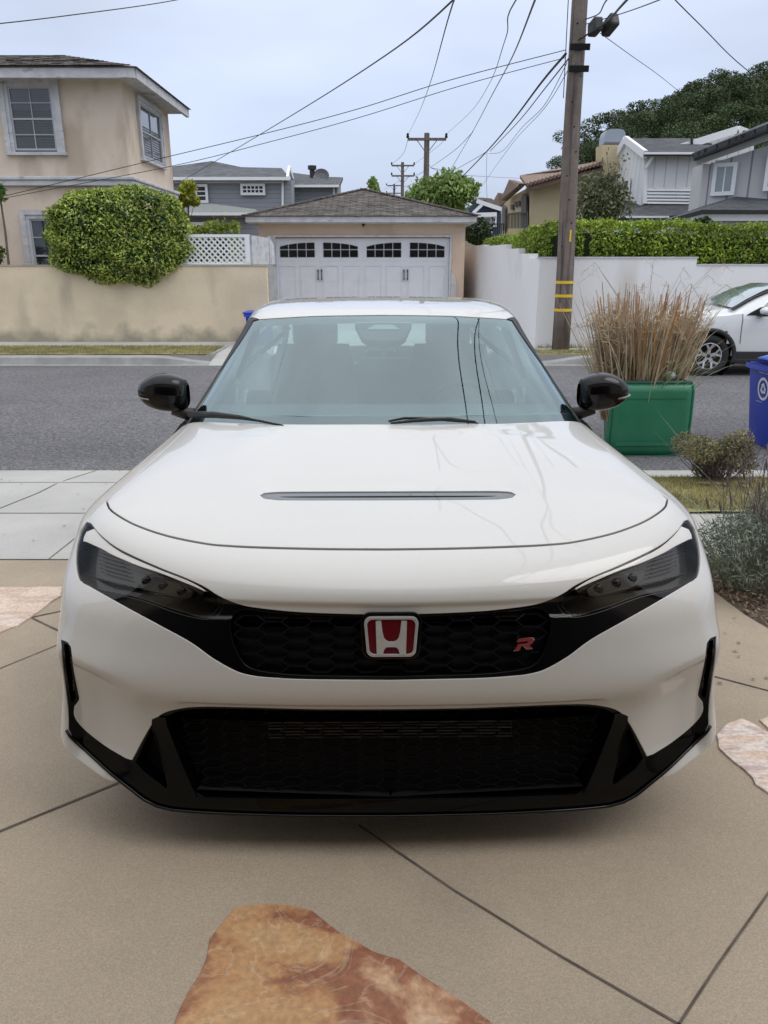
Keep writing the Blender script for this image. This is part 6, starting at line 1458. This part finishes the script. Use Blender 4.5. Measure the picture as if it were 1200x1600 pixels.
def wheel_suv(wx, wy, sg):
    e = empty('wheel', (wx, wy, .345)); e.parent = sv; Mx = Matrix.Rotation(R(90) * sg, 4, 'X')
    mb = MB(); mb.lathe([(.225, -.1), (.30, -.12), (.335, -.10), (.345, -.06), (.345, .06), (.335, .10), (.30, .118), (.232, .112), (.228, .10)], 44, Mx); mb.build('tyre', MATS['tyre rubber'], e, smooth=True)
    mb = MB(); mb.lathe([(.228, .10), (.222, .108), (.212, .10), (.205, .02), (.001, .02)], 44, Mx); mb.build('rim_barrel', M_matt, e, smooth=True)
    sp = MB()
    for q in range(5):
        a = 2 * math.pi * q / 5 + .3
        def pt(r0, da, h): return Mx @ Vector((r0 * math.cos(a + da), r0 * math.sin(a + da), h))
        sp.bar(pt(.03, 0, .085), pt(.12, 0, .088), .055, .018, up=(0, 1, 0))
        sp.bar(pt(.105, .0, .088), pt(.215, .30, .098), .034, .018, up=(0, 1, 0)); sp.bar(pt(.105, .0, .087), pt(.215, -.30, .097), .034, .018, up=(0, 1, 0))
    sp.lathe([(.222, .094), (.222, .104), (.206, .106), (.200, .096)], 44, Mx); sp.build('rim', mat('machined alloy', (.62, .62, .63), rough=.25, metal=.85), e)
    mb = MB(); mb.lathe([(.001, .10), (.026, .10), (.032, .085)], 16, Mx); mb.build('hub_cap', M_matt, e)
for wx in (.93, 3.60):
    wheel_suv(wx, .10, 1); wheel_suv(wx, 1.75, -1)
mb = MB(); pts = [(0.14, .17, .76), (.30, .06, .79), (.62, .02, .86), (.60, .02, .80), (.32, .05, .70), (.15, .15, .66)]
mb.prism([Vector(p) + Vector((0, -.012, 0)) for p in pts], (0, .02, 0)); mb.build('headlight', mat('suv lamp', (.35, .36, .38), rough=.12, coat=1., c2=(.12, .12, .13), ns=12), sv, bevel=.006)
mb = MB(); mb.box(.0, .03, .45, 1.4, .45, .75); mb.build('grille', M_clad, sv, bevel=.01)
e = MB()
e.grid(lambda u, v: (1.66 + .18 * math.sin(math.pi * v) * .9 - .02, -.02 - .22 * u, 1.13 + .055 * math.cos(math.pi * v) * (1 - .3 * abs(u - .5)) + .015 * u), 6, 10)
mm = MB(); sq = Matrix.Translation((1.72, -.14, 1.075)) @ Matrix.Diagonal((.10, .13, .068, 1)); 
def ico(mb, M, n=12, m=16):
    mb.grid(lambda u, v: M @ Vector((math.sin(math.pi * u) * math.cos(2 * math.pi * v), math.sin(math.pi * u) * math.sin(2 * math.pi * v), math.cos(math.pi * u))), n, m); return mb
ico(mm, sq); mo = mm.build('door_mirror', M_suv, sv, smooth=True)
mb = MB(); mb.box(1.64, 1.76, -.20, .06, .995, 1.025); mb.prism([(1.48, .02, 1.005), (1.80, .02, 1.005), (1.80, .02, 1.13), (1.70, .02, 1.13)], (0, .03, 0)); mb.build('mirror_base', M_clad, mo)
for x in (1.42, 2.58): mb = MB(); mb.tube([(x, sec(x)[j][1] - .002, sec(x)[j][2]) for j in range(2, 6)], .006, 4); mb.build('door_seam', M_rub, sv)
for x in (2.38, 3.35): mb = MB(); mb.tube([(x - .1, .01, .98), (x - .08, -.02, .985), (x + .08, -.02, .985), (x + .1, .01, .98)], .014, 6); mb.build('door_handle', M_suv, sv, smooth=True)
# ------------------------------------------------------------------ bins
M_bg = mat('green bin plastic', (.012, .135, .070), rough=.36, c2=(.018, .16, .085), ns=3, bump=.08, bs=60)
M_bgd = mat('dark green bin plastic', (.008, .06, .036), rough=.5)
M_bb = mat('blue bin plastic', (.014, .045, .42), rough=.36, c2=(.016, .052, .48), ns=3)
M_bl = mat('light blue lid', (.07, .15, .62), rough=.4)
def bin_(name, loc, rot, w0, w1, d0, d1, h, m, label, lid, mlid, group=None, z0=.03):
    """w0,d0 base; w1,d1 rim; open top box with rolled rim"""
    e = empty(name, loc, rot, label, 'bin', group)
    mb = MB(); N_ = 6
    def ring(w_, d_, z, r=.05): return [(x, y, z) for x, y in rr(w_ / 2, w_ / 2, d_ / 2, r, 4)]
    R_ = [ring(w0 + (w1 - w0) * t, d0 + (d1 - d0) * t, z0 + (h - z0) * t) for t in np.linspace(0, 1, N_)]
    R_ += [ring(w1 + .05, d1 + .05, h), ring(w1 + .06, d1 + .06, h - .05), ring(w1 + .03, d1 + .03, h - .055)]
    I_ = [ring(w1 - .02, d1 - .02, h), ring(w0 - .02, d0 - .02, z0 + .05)]
    n = len(R_[0])
    for r0 in R_ + I_: mb.v += r0
    for a in range(N_ - 1):
        for i in range(n): j = (i + 1) % n; mb.f.append((a * n + i, a * n + j, a * n + n + j, a * n + n + i))
    seqs = [(N_ - 1, N_), (N_, N_ + 1), (N_ + 1, N_ + 2)]
    # rim: outer of top ring sits on body top
    for a, b_ in seqs:
        for i in range(n): j = (i + 1) % n; mb.f.append((a * n + i, a * n + j, b_ * n + j, b_ * n + i))
    a, b_ = N_ + 3, N_ + 4
    for i in range(n): j = (i + 1) % n; mb.f.append((N_ * n + i, N_ * n + j, a * n + j, a * n + i)); mb.f.append((a * n + i, a * n + j, b_ * n + j, b_ * n + i))
    mb.f.append(tuple(range(n))); mb.f.append(tuple(b_ * n + i for i in range(n)))
    mb.build('bin_body', m, e, auto=30, smooth=True)
    return e
def binwheel(e, x, y, r=.10, w_=.05):
    mb = MB(); mb.lathe([(.05, -w_ / 2), (r, -w_ / 2), (r, w_ / 2), (.05, w_ / 2)], 24, Matrix.Translation((x, y, r)) @ Matrix.Rotation(R(90), 4, 'Y')); o = mb.build('wheel', M_clad, e)
    mb = MB(); mb.lathe([(.001, w_ * .4), (.055, w_ * .35)], 16, Matrix.Translation((x, y, r)) @ Matrix.Rotation(R(90), 4, 'Y')); mb.lathe([(.001, -w_ * .4), (.055, -w_ * .35)], 16, Matrix.Translation((x, y, r)) @ Matrix.Rotation(R(90), 4, 'Y')); mb.build('wheel_hub', mat('grey hub', (.12, .12, .13), rough=.6), o)
gx0, gy0, gzb = 2.545, 7.62, -.225
gb = bin_('green_bin', (gx0, gy0, gzb), 0, .52, .66, .46, .52, .73, M_bg, 'green wheelie bin with open lid hanging down, stuffed with dried reeds', None, M_bg)
# lid hanging open in front of the bin
mb = MB(); lw, lh = .385, .70
def lidp(u, v):
    x = (u * 2 - 1) * lw * (1 - .10 * max(0, v - .82) / .18 * abs(u * 2 - 1)); z = .715 - v * lh + .05 * (abs(u * 2 - 1) ** 6) * (v ** 6) * 1.2
    inner = _ss(.0, .12, min(u, 1 - u) * 2) * _ss(.0, .08, min(v, 1 - v))
    return (x, -.345 - .035 * inner - .02 * math.sin(v * 3.1), z)
mb.grid(lidp, 28, 28); ld = mb.build('lid', M_bg, gb, smooth=True, solid=.012)
mb = MB(); mb.tube([(lidp(u, v)[0], lidp(u, v)[1] - .004, lidp(u, v)[2]) for u, v in [(0, t) for t in np.linspace(.02, 1, 12)] + [(t, 1) for t in np.linspace(.03, .97, 12)] + [(1, t) for t in np.linspace(1, .02, 12)]], .013, 6); mb.build('lid_rim', M_bg, ld, smooth=True)
mb = MB(); mb.bar((-.31, -.392, .585), (.31, -.392, .585), .012, .008); mb.grid(lambda u, v: ((u * 2 - 1) * (.33 - .02 * v), -.402 + .001 * v, .13 + .035 * v + .0), 6, 2); mb.build('lid_ribs', M_bg, ld)
mb = MB(); mb.tube([(-.37, -.33, .722), (.37, -.33, .722)], .02, 10); mb.box(-.02, .02, -.34, -.26, .66, .73); mb.build('hinge_bar', M_bgd, gb, smooth=True)
for s_ in (-1, 1): binwheel(gb, s_ * .27, -.20, .10)
mb = MB(); mb.tube([(-.28, -.20, .1), (.28, -.20, .1)], .012, 6); mb.build('axle', M_clad, gb)
# dried reeds standing in the bin
rd = empty('dried_reeds', (gx0, gy0 + .02, gzb + .1), 0, 'tall bundle of dry tan and orange reeds standing in the green bin', 'reeds')
def blades(n, r0, r1, h0, h1, wd, m, name, parent, lean=.25, seg=6, droop=.1, base=(0, 0, 0), seed=1, cross=None, tipk=1.):
    r_ = np.random.default_rng(seed); V_, F_ = [], []
    for k in range(n):
        a = r_.uniform(0, 2 * math.pi); rr_ = math.sqrt(r_.uniform(0, 1)); x0 = rr_ * math.cos(a) * r0[0]; y0 = rr_ * math.sin(a) * r0[1]
        h = r_.uniform(h0, h1); la = a + r_.normal() * .5; l = abs(r_.normal()) * lean * (.35 + rr_); dx, dy = math.cos(la) * l, math.sin(la) * l
        wa = r_.uniform(0, math.pi); wx, wy = math.cos(wa) * wd, math.sin(wa) * wd; dr = droop * r_.uniform(0, 1.6); b_ = len(V_)
        for i in range(seg + 1):
            t = i / seg; c_ = np.array([base[0] + x0 + dx * h * t + math.cos(la) * dr * t ** 3 * h, base[1] + y0 + dy * h * t + math.sin(la) * dr * t ** 3 * h, base[2] + h * (t - dr * .5 * t ** 3)])
            s_ = (1 - t ** 3 * tipk) + .03
            V_.append((c_[0] - wx * s_, c_[1] - wy * s_, c_[2])); V_.append((c_[0] + wx * s_, c_[1] + wy * s_, c_[2]))
        for i in range(seg): F_.append((b_ + 2 * i, b_ + 2 * i + 1, b_ + 2 * i + 3, b_ + 2 * i + 2))
    me = bpy.data.meshes.new(name); me.from_pydata(V_, [], F_); me.materials.append(m); o = bpy.data.objects.new(name, me); col.objects.link(o)
    if parent is not None: o.parent = parent
    return o
M_straw = leafmat('straw blades', (.36, .27, .17), (.55, .46, .33), .3, 6., .8, .15); M_cane = leafmat('orange canes', (.34, .15, .035), (.48, .26, .09), .3, 5., .6, .05); M_redc = leafmat('reddish brown canes', (.28, .17, .10), (.42, .28, .18), .3, 5., .7, .05); M_gbl = leafmat('pale green blades', (.30, .32, .17), (.46, .46, .30), .3, 5., .8, .15)
o = blades(850, (.36, .23), 0, .8, 1.36, .0065, M_straw, 'straw_blades', rd, .13, 6, .14, (0, 0, .2), 11); o['kind'] = 'stuff'
o = blades(130, (.34, .2), 0, .8, 1.24, .009, M_cane, 'orange_canes', rd, .13, 4, .0, (.04, 0, .2), 12, tipk=.5); o['kind'] = 'stuff'
o = blades(110, (.33, .2), 0, .8, 1.34, .007, M_redc, 'brown_canes', rd, .10, 4, .03, (0, 0, .2), 13, tipk=.6); o['kind'] = 'stuff'
o = blades(150, (.36, .22), 0, .5, .95, .008, M_gbl, 'side_blades', rd, .24, 7, .34, (0, 0, .2), 14); o['kind'] = 'stuff'
r_ = np.random.default_rng(3); C = []
for k in range(5200): a = r_.uniform(0, 6.28); t = r_.uniform(.25, 1); rad = .30 + .26 * t * abs(r_.normal() * .35 + .6); C.append((math.cos(a) * rad * 1.0, math.sin(a) * rad * .55, .25 + .98 * t + r_.normal() * .05))
leaves(C, .050, M_straw, 'dry_leaves', rd, None, 0, .10)
mb = MB()
for k in range(26):
    a = r_.uniform(0, 6.28); l = r_.uniform(.25, .75); h = r_.uniform(1.1, 1.75); x, y = math.cos(a), math.sin(a) * .6
    pts = [(x * .1, y * .1, .6), (x * l * .5, y * l * .5, h * .8), (x * l, y * l, h), (x * l * 1.25, y * l * 1.25, h * .93)]
    mb.tube(pts, [.003, .0025, .0018, .001], 4)
    for q in range(7): t = q / 7; p = Vector(pts[2]).lerp(Vector(pts[3]), t); mb.tube([p, p + Vector((r_.normal() * .05, r_.normal() * .05, r_.normal() * .05 - .02))], [.0014, .0006], 3)
o = mb.build('seed_stalks', M_redc, rd); o['kind'] = 'stuff'
e = MB(); ico(e, Matrix.Translation((gx0 + .20, gy0 - .20, gzb + .77)) @ Matrix.Diagonal((.06, .05, .05, 1)), 8, 10); tag(e.build('plastic_bag', mat('clear crumpled plastic', (.45, .50, .50), rough=.25, coat=1., c2=(.30, .34, .34), ns=30, bump=1., bs=25), smooth=True), 'crumpled clear plastic bag at the front edge of the green bin', 'plastic bag')
# blue bin, right edge
bx0, by0 = 4.13, 7.72
bb = bin_('blue_bin', (bx0, by0, -.225), 0, .58, .70, .50, .68, .83, M_bb, 'blue recycling bin with half open lid and white round emblem at right', None, M_bl, 'blue recycling bins')
mb = MB(); mb.grid(lambda u, v: (-.34 + .72 * u + 0, -.36 + .74 * v, .845 + .22 * (u) * .9 + .035 * _ss(0, .15, min(u, 1 - u)) * _ss(0, .15, min(v, 1 - v))), 12, 12)
ldo = mb.build('lid', M_bl, bb, smooth=True, solid=.02); ldo.location = (.10, .0, .02)
Mx = Matrix.Translation((-.3285, -.02, .565)) @ Matrix.Rotation(R(-90), 4, 'Y') @ Matrix.Rotation(R(-90), 4, 'Z') 
# emblem on the side facing the camera: local x along +Y reversed
def sidept(y, z): t = (z - .03) / .80; return Vector((-(.29 + .06 * t) - .0035, y, z))
emb = MB(); n = 30; ec = (-.03, .60)
for i in range(n):
    a, a2 = 2 * math.pi * i / n, 2 * math.pi * (i + 1) / n
    emb.add([sidept(ec[0] + r0 * math.cos(q), ec[1] + r0 * math.sin(q)) for r0, q in ((.115, a), (.115, a2), (.088, a2), (.088, a))], [(0, 1, 2, 3)])
for k in range(3):
    a = math.pi / 2 + 2 * math.pi * k / 3; a2 = a + 2 * math.pi / 3; p1 = (ec[0] + .062 * math.cos(a), ec[1] + .062 * math.sin(a)); p2 = (ec[0] + .062 * math.cos(a2), ec[1] + .062 * math.sin(a2))
    def lp(t, o): dx, dy = p2[0] - p1[0], p2[1] - p1[1]; l = math.hypot(dx, dy); return sidept(p1[0] + dx * t - dy / l * o, p1[1] + dy * t + dx / l * o)
    emb.add([lp(.05, -.011), lp(.62, -.011), lp(.62, .011), lp(.05, .011)], [(0, 1, 2, 3)]); emb.add([lp(.6, -.026), lp(.95, 0), lp(.6, .026)], [(0, 1, 2)])
r_ = random.Random(5)
for row, (zz, y0, y1, hh) in enumerate(((.775, -.14, .14, .012), (.752, -.11, .08, .010), (.462, -.02, .10, .006))):
    y = y0
    while y < y1:
        wd = r_.uniform(.008, .020); emb.add([sidept(y, zz), sidept(y + wd, zz), sidept(y + wd, zz + hh), sidept(y, zz + hh)], [(0, 1, 2, 3)]); y += wd + .006
emb.build('recycling_emblem', mat('white print', (.75, .76, .78), rough=.6), bb)
binwheel(bb, -.26, -.12, .105); binwheel(bb, .26, -.12, .105)
mb = MB(); mb.tube([(-.26, -.12, .105), (.26, -.12, .105)], .012, 6); mb.build('axle', M_clad, bb)
b2 = bin_('blue_bin', (-2.66, 17.0, -.10), 0, .46, .56, .5, .6, .64, M_bb, 'small blue bin at the end of the tan wall, half hidden behind the car', None, M_bl, 'blue recycling bins')
mb = MB(); mb.box(-.32, .32, -.34, .34, .645, .685); mb.build('lid', M_bb, b2, bevel=.015)
# ------------------------------------------------------------------ planting by the driveway
M_lav = leafmat('lavender leaves', (.13, .165, .115), (.30, .34, .26), .35, 4., .8, .15); M_lavs = leafmat('dry lavender stalks', (.10, .075, .075), (.20, .15, .17), .3, 8., .8, 0)
def lavender(x, y, s_, seed, label, h=.42):
    e = empty('lavender', (x, y, -.02), 0, label, 'lavender plant', 'lavender plants in the bed')
    r_ = np.random.default_rng(seed); C, Dn = [], []
    o = blades(420, (.20 * s_, .18 * s_), 0, h * .45, h * .95, .0022, M_lav, 'stems', e, .75, 4, .1, (0, 0, 0), seed); o['kind'] = 'stuff'
    for k in range(3600):
        a = r_.uniform(0, 6.28); b_ = r_.uniform(.0, 1.35); rad = r_.uniform(.45, 1) ** .5; C.append((math.cos(a) * math.sin(b_ + .25) * .36 * s_ * rad, math.sin(a) * math.sin(b_ + .25) * .32 * s_ * rad, .02 + h * .82 * math.cos(b_ * .95) * rad + r_.normal() * .015)); Dn.append((math.cos(a) * .5, math.sin(a) * .5, 1))
    Dn = np.array(Dn); leaves(C, .020, M_lav, 'foliage', e, None, 0, .16, r_)
    mb = MB()
    for k in range(46):
        a = r_.uniform(0, 6.28); l = r_.uniform(.05, .42) * s_; hh = h * r_.uniform(1.0, 1.45); x1, y1 = math.cos(a) * l, math.sin(a) * l * .8
        mb.tube([(x1 * .25, y1 * .25, h * .3), (x1 * .7, y1 * .7, hh * .7), (x1, y1, hh - .06)], [.0016, .0014, .0012], 4)
        mb.tube([(x1, y1, hh - .06), (x1 * 1.03, y1 * 1.03, hh - .03), (x1 * 1.06, y1 * 1.06, hh)], [.003, .006, .002], 5)
    o = mb.build('flower_stalks', M_lavs, e); o['kind'] = 'stuff'
    return e
lavender(1.97, 3.66, 1.15, 21, 'grey green lavender nearest the white car headlight', .44); lavender(2.52, 3.62, 1.1, 22, 'large grey lavender at the right edge of the photo', .50)
lavender(2.28, 4.00, .9, 23, 'lavender behind the front two beside the sidewalk', .48); lavender(2.78, 3.95, 1.0, 24, 'lavender at the back right corner of the planting bed', .46)
# bare twiggy spikes in front of the lawn
e = empty('bare_twigs', (1.93, 4.0, -.02), 0, 'thin bare dark twigs rising beside the lavender near the car fender', 'twigs')
mb = MB(); r_ = random.Random(8)
for k in range(20):
    a = Vector((r_.uniform(-.1, .5), r_.uniform(-.1, .1), 0)); t_ = a + Vector((r_.uniform(-.12, .15), r_.uniform(-.08, .05), r_.uniform(.45, .80))); m_ = (a + t_) / 2 + Vector((r_.uniform(-.03, .03), 0, 0))
    mb.tube([a, m_, t_], [.0022, .0017, .001], 4)
    for q in range(4): p = m_.lerp(t_, r_.uniform(0, 1)); mb.tube([p, p + Vector((r_.uniform(-.08, .08), r_.uniform(-.03, .03), r_.uniform(.02, .1)))], [.0013, .0007], 3)
mb.build('twig', M_lavs, e)
# low shrub on the parkway
M_sed = leafmat('reddish olive leaves', (.15, .165, .08), (.30, .25, .15), .35, 6., .8, .1)
e = empty('low_shrub', (2.66, 5.95, -.08), 0, 'low brownish olive shrub on the lawn strip in front of the road', 'shrub')
r_ = np.random.default_rng(9); C, Dn = [], []
for k in range(11):
    a, b_ = shellpts(700, (r_.uniform(-.22, .22), r_.normal() * .08, r_.uniform(.10, .32)), (.13, .12, .11), r_, lo=.3); C.append(a); Dn.append(b_)
leaves(np.concatenate(C), .016, M_sed, 'foliage', e, np.concatenate(Dn), .3, .32, r_); o = blades(160, (.12, .1), 0, .22, .44, .003, M_lavs, 'stems', e, .7, 3, 0, (0, 0, 0), 31); o['kind'] = 'stuff'
e2 = MB()
for k in range(7): a = r_.uniform(0, 6.28); e2.box(0, .05, 0, .03, 0, .012, Matrix.Translation((2.45 + k * .06, 5.72 + r_.normal() * .05, -.06)) @ Matrix.Rotation(a, 4, 'Z') @ Matrix.Rotation(.3, 4, 'X'))
tag(e2.build('bark_scraps', mat('pink bark', (.20, .14, .10), rough=.9, c2=(.13, .09, .07), ns=20)), 'scraps of pinkish bark at the foot of the low shrub', 'bark', kind='stuff')
# grass blades on the lawn strips
def turf(name, x0, x1, y0, y1, zf, n, h, m, seed):
    r_ = np.random.default_rng(seed); x = r_.uniform(x0, x1, n); y = r_.uniform(y0, y1, n); z = np.array([zf(q) for q in y]); a = r_.uniform(0, 6.28, n); hh = h * r_.uniform(.5, 1.3, n); w_ = h * .09
    lx, ly = r_.normal(size=n) * h * .5, r_.normal(size=n) * h * .5; ca, sa = np.cos(a) * w_, np.sin(a) * w_
    v = np.stack([np.stack([x - ca, y - sa, z], 1), np.stack([x + ca, y + sa, z], 1), np.stack([x + lx, y + ly, z + hh], 1)], 1).reshape(-1, 3)
    me = bpy.data.meshes.new(name); me.vertices.add(3 * n); me.vertices.foreach_set('co', v.ravel()); me.loops.add(3 * n); me.loops.foreach_set('vertex_index', np.arange(3 * n, dtype=np.int32)); me.polygons.add(n); me.polygons.foreach_set('loop_start', np.arange(0, 3 * n, 3, dtype=np.int32)); me.update(calc_edges=True)
    me.materials.append(m); o = bpy.data.objects.new(name, me); col.objects.link(o); o['label'] = 'short patchy dry lawn grass'; o['category'] = 'grass'; o['kind'] = 'stuff'
M_turf = leafmat('lawn blades', (.19, .20, .06), (.42, .36, .18), .35, 2.5, .8, .2)
turf('parkway_grass', XR + .02, 4.6, 5.03, 6.08, lambda y: gz(y) + .012, 26000, .035, M_turf, 41)
turf('far_grass', -9.5, -3.35, 15.02, 16.5, lambda y: -.10, 22000, .045, M_turf, 42); turf('far_grass', 2.95, 9, 15.02, 15.7, lambda y: -.105, 9000, .045, M_turf, 43)
turf('kerb_weeds', -6, 0, 6.66, 6.72, lambda y: -.21, 160, .06, leafmat('weeds', (.2, .2, .06), (.45, .42, .2)), 44)
turf('wall_weeds', 3.2, 9, 16.25, 16.35, lambda y: -.12, 900, .09, leafmat('weeds', (.2, .2, .06), (.45, .42, .2)), 45)
# mulch chips
r_ = np.random.default_rng(77); n = 7000
x = r_.uniform(1.68, 3.4, n); y = r_.uniform(2.9, 4.03, n); edge = np.interp(y, [2.95, 3.3, 3.65, 4.05], [1.81, 1.71, 1.66, 1.645]); k = x > edge + .01; x, y = x[k], y[k]
o = leaves(np.stack([x, y, -.008 + r_.uniform(0, .02, len(x))], 1), .014, leafmat('mulch chips', (.10, .065, .045), (.36, .26, .18), .3, 5., .9, 0), 'mulch_chips', None, np.tile([0, 0, 1.], (len(x), 1)), .6, .45, r_); tag(o, 'brown bark mulch on the planting bed', 'mulch', kind='stuff')
# a little wind-blown litter on the paving
r_ = np.random.default_rng(91); n = 90; x = np.concatenate([r_.uniform(-5, 2, 60), r_.uniform(1.2, 1.66, 30)]); y = np.concatenate([r_.uniform(4.1, 6.6, 60), r_.uniform(2.6, 4.0, 30)])
o = leaves(np.stack([x, y, np.array([gz(q) for q in y]) + .006], 1), .012, M_sed, 'leaf_litter', None, np.tile([0, 0, 1.], (n, 1)), .85, .45, r_); tag(o, 'scattered tiny dry leaves on the paving', 'leaf litter', kind='stuff')
# ------------------------------------------------------------------ the garage the photo is taken from (behind and around the camera)
M_in = mat('garage wall paint', (.32, .28, .235), rough=.9, c2=(.29, .25, .21), ns=1)
hg = empty('home_garage', (0, -3.4, 0), 0, 'open garage the camera stands in, behind the picture', 'garage')
b = RB(hg); x0, x1, yf, yb, hh = -2.75, 2.6, -.30, -6.4, 2.6
b.box(x0 - .2, x0, yb, yf, -.05, hh); b.box(x1, x1 + .2, yb, yf, -.05, hh); b.box(x0 - .2, x1 + .2, yb - .2, yb - .001, -.05, hh); b.box(x0 - .2, x1 + .2, yf - .2, yf, 2.38, hh - .001); b.build('wall', M_in)
b = RB(hg); b.box(x0 - .2, x1 + .2, yb - .2, yf, hh, hh + .2); b.build('ceiling', M_in)
b = RB(hg); b.box(-9, x0 - .202, yf - .25, yf, -.1, 3.0); b.box(x1 + .202, 9, yf - .25, yf, -.1, 3.0); b.box(-9, 9, yf - .25, yf - .001, hh + .202, 3.9); b.build('facade', M_stw)  # unseen facade and roof, height shaped to hold back sky light from behind
b = RB(hg); b.box(-9.5, 9.5, -8, -.1, 3.91, 4.05); b.build('roof', M_sh1)
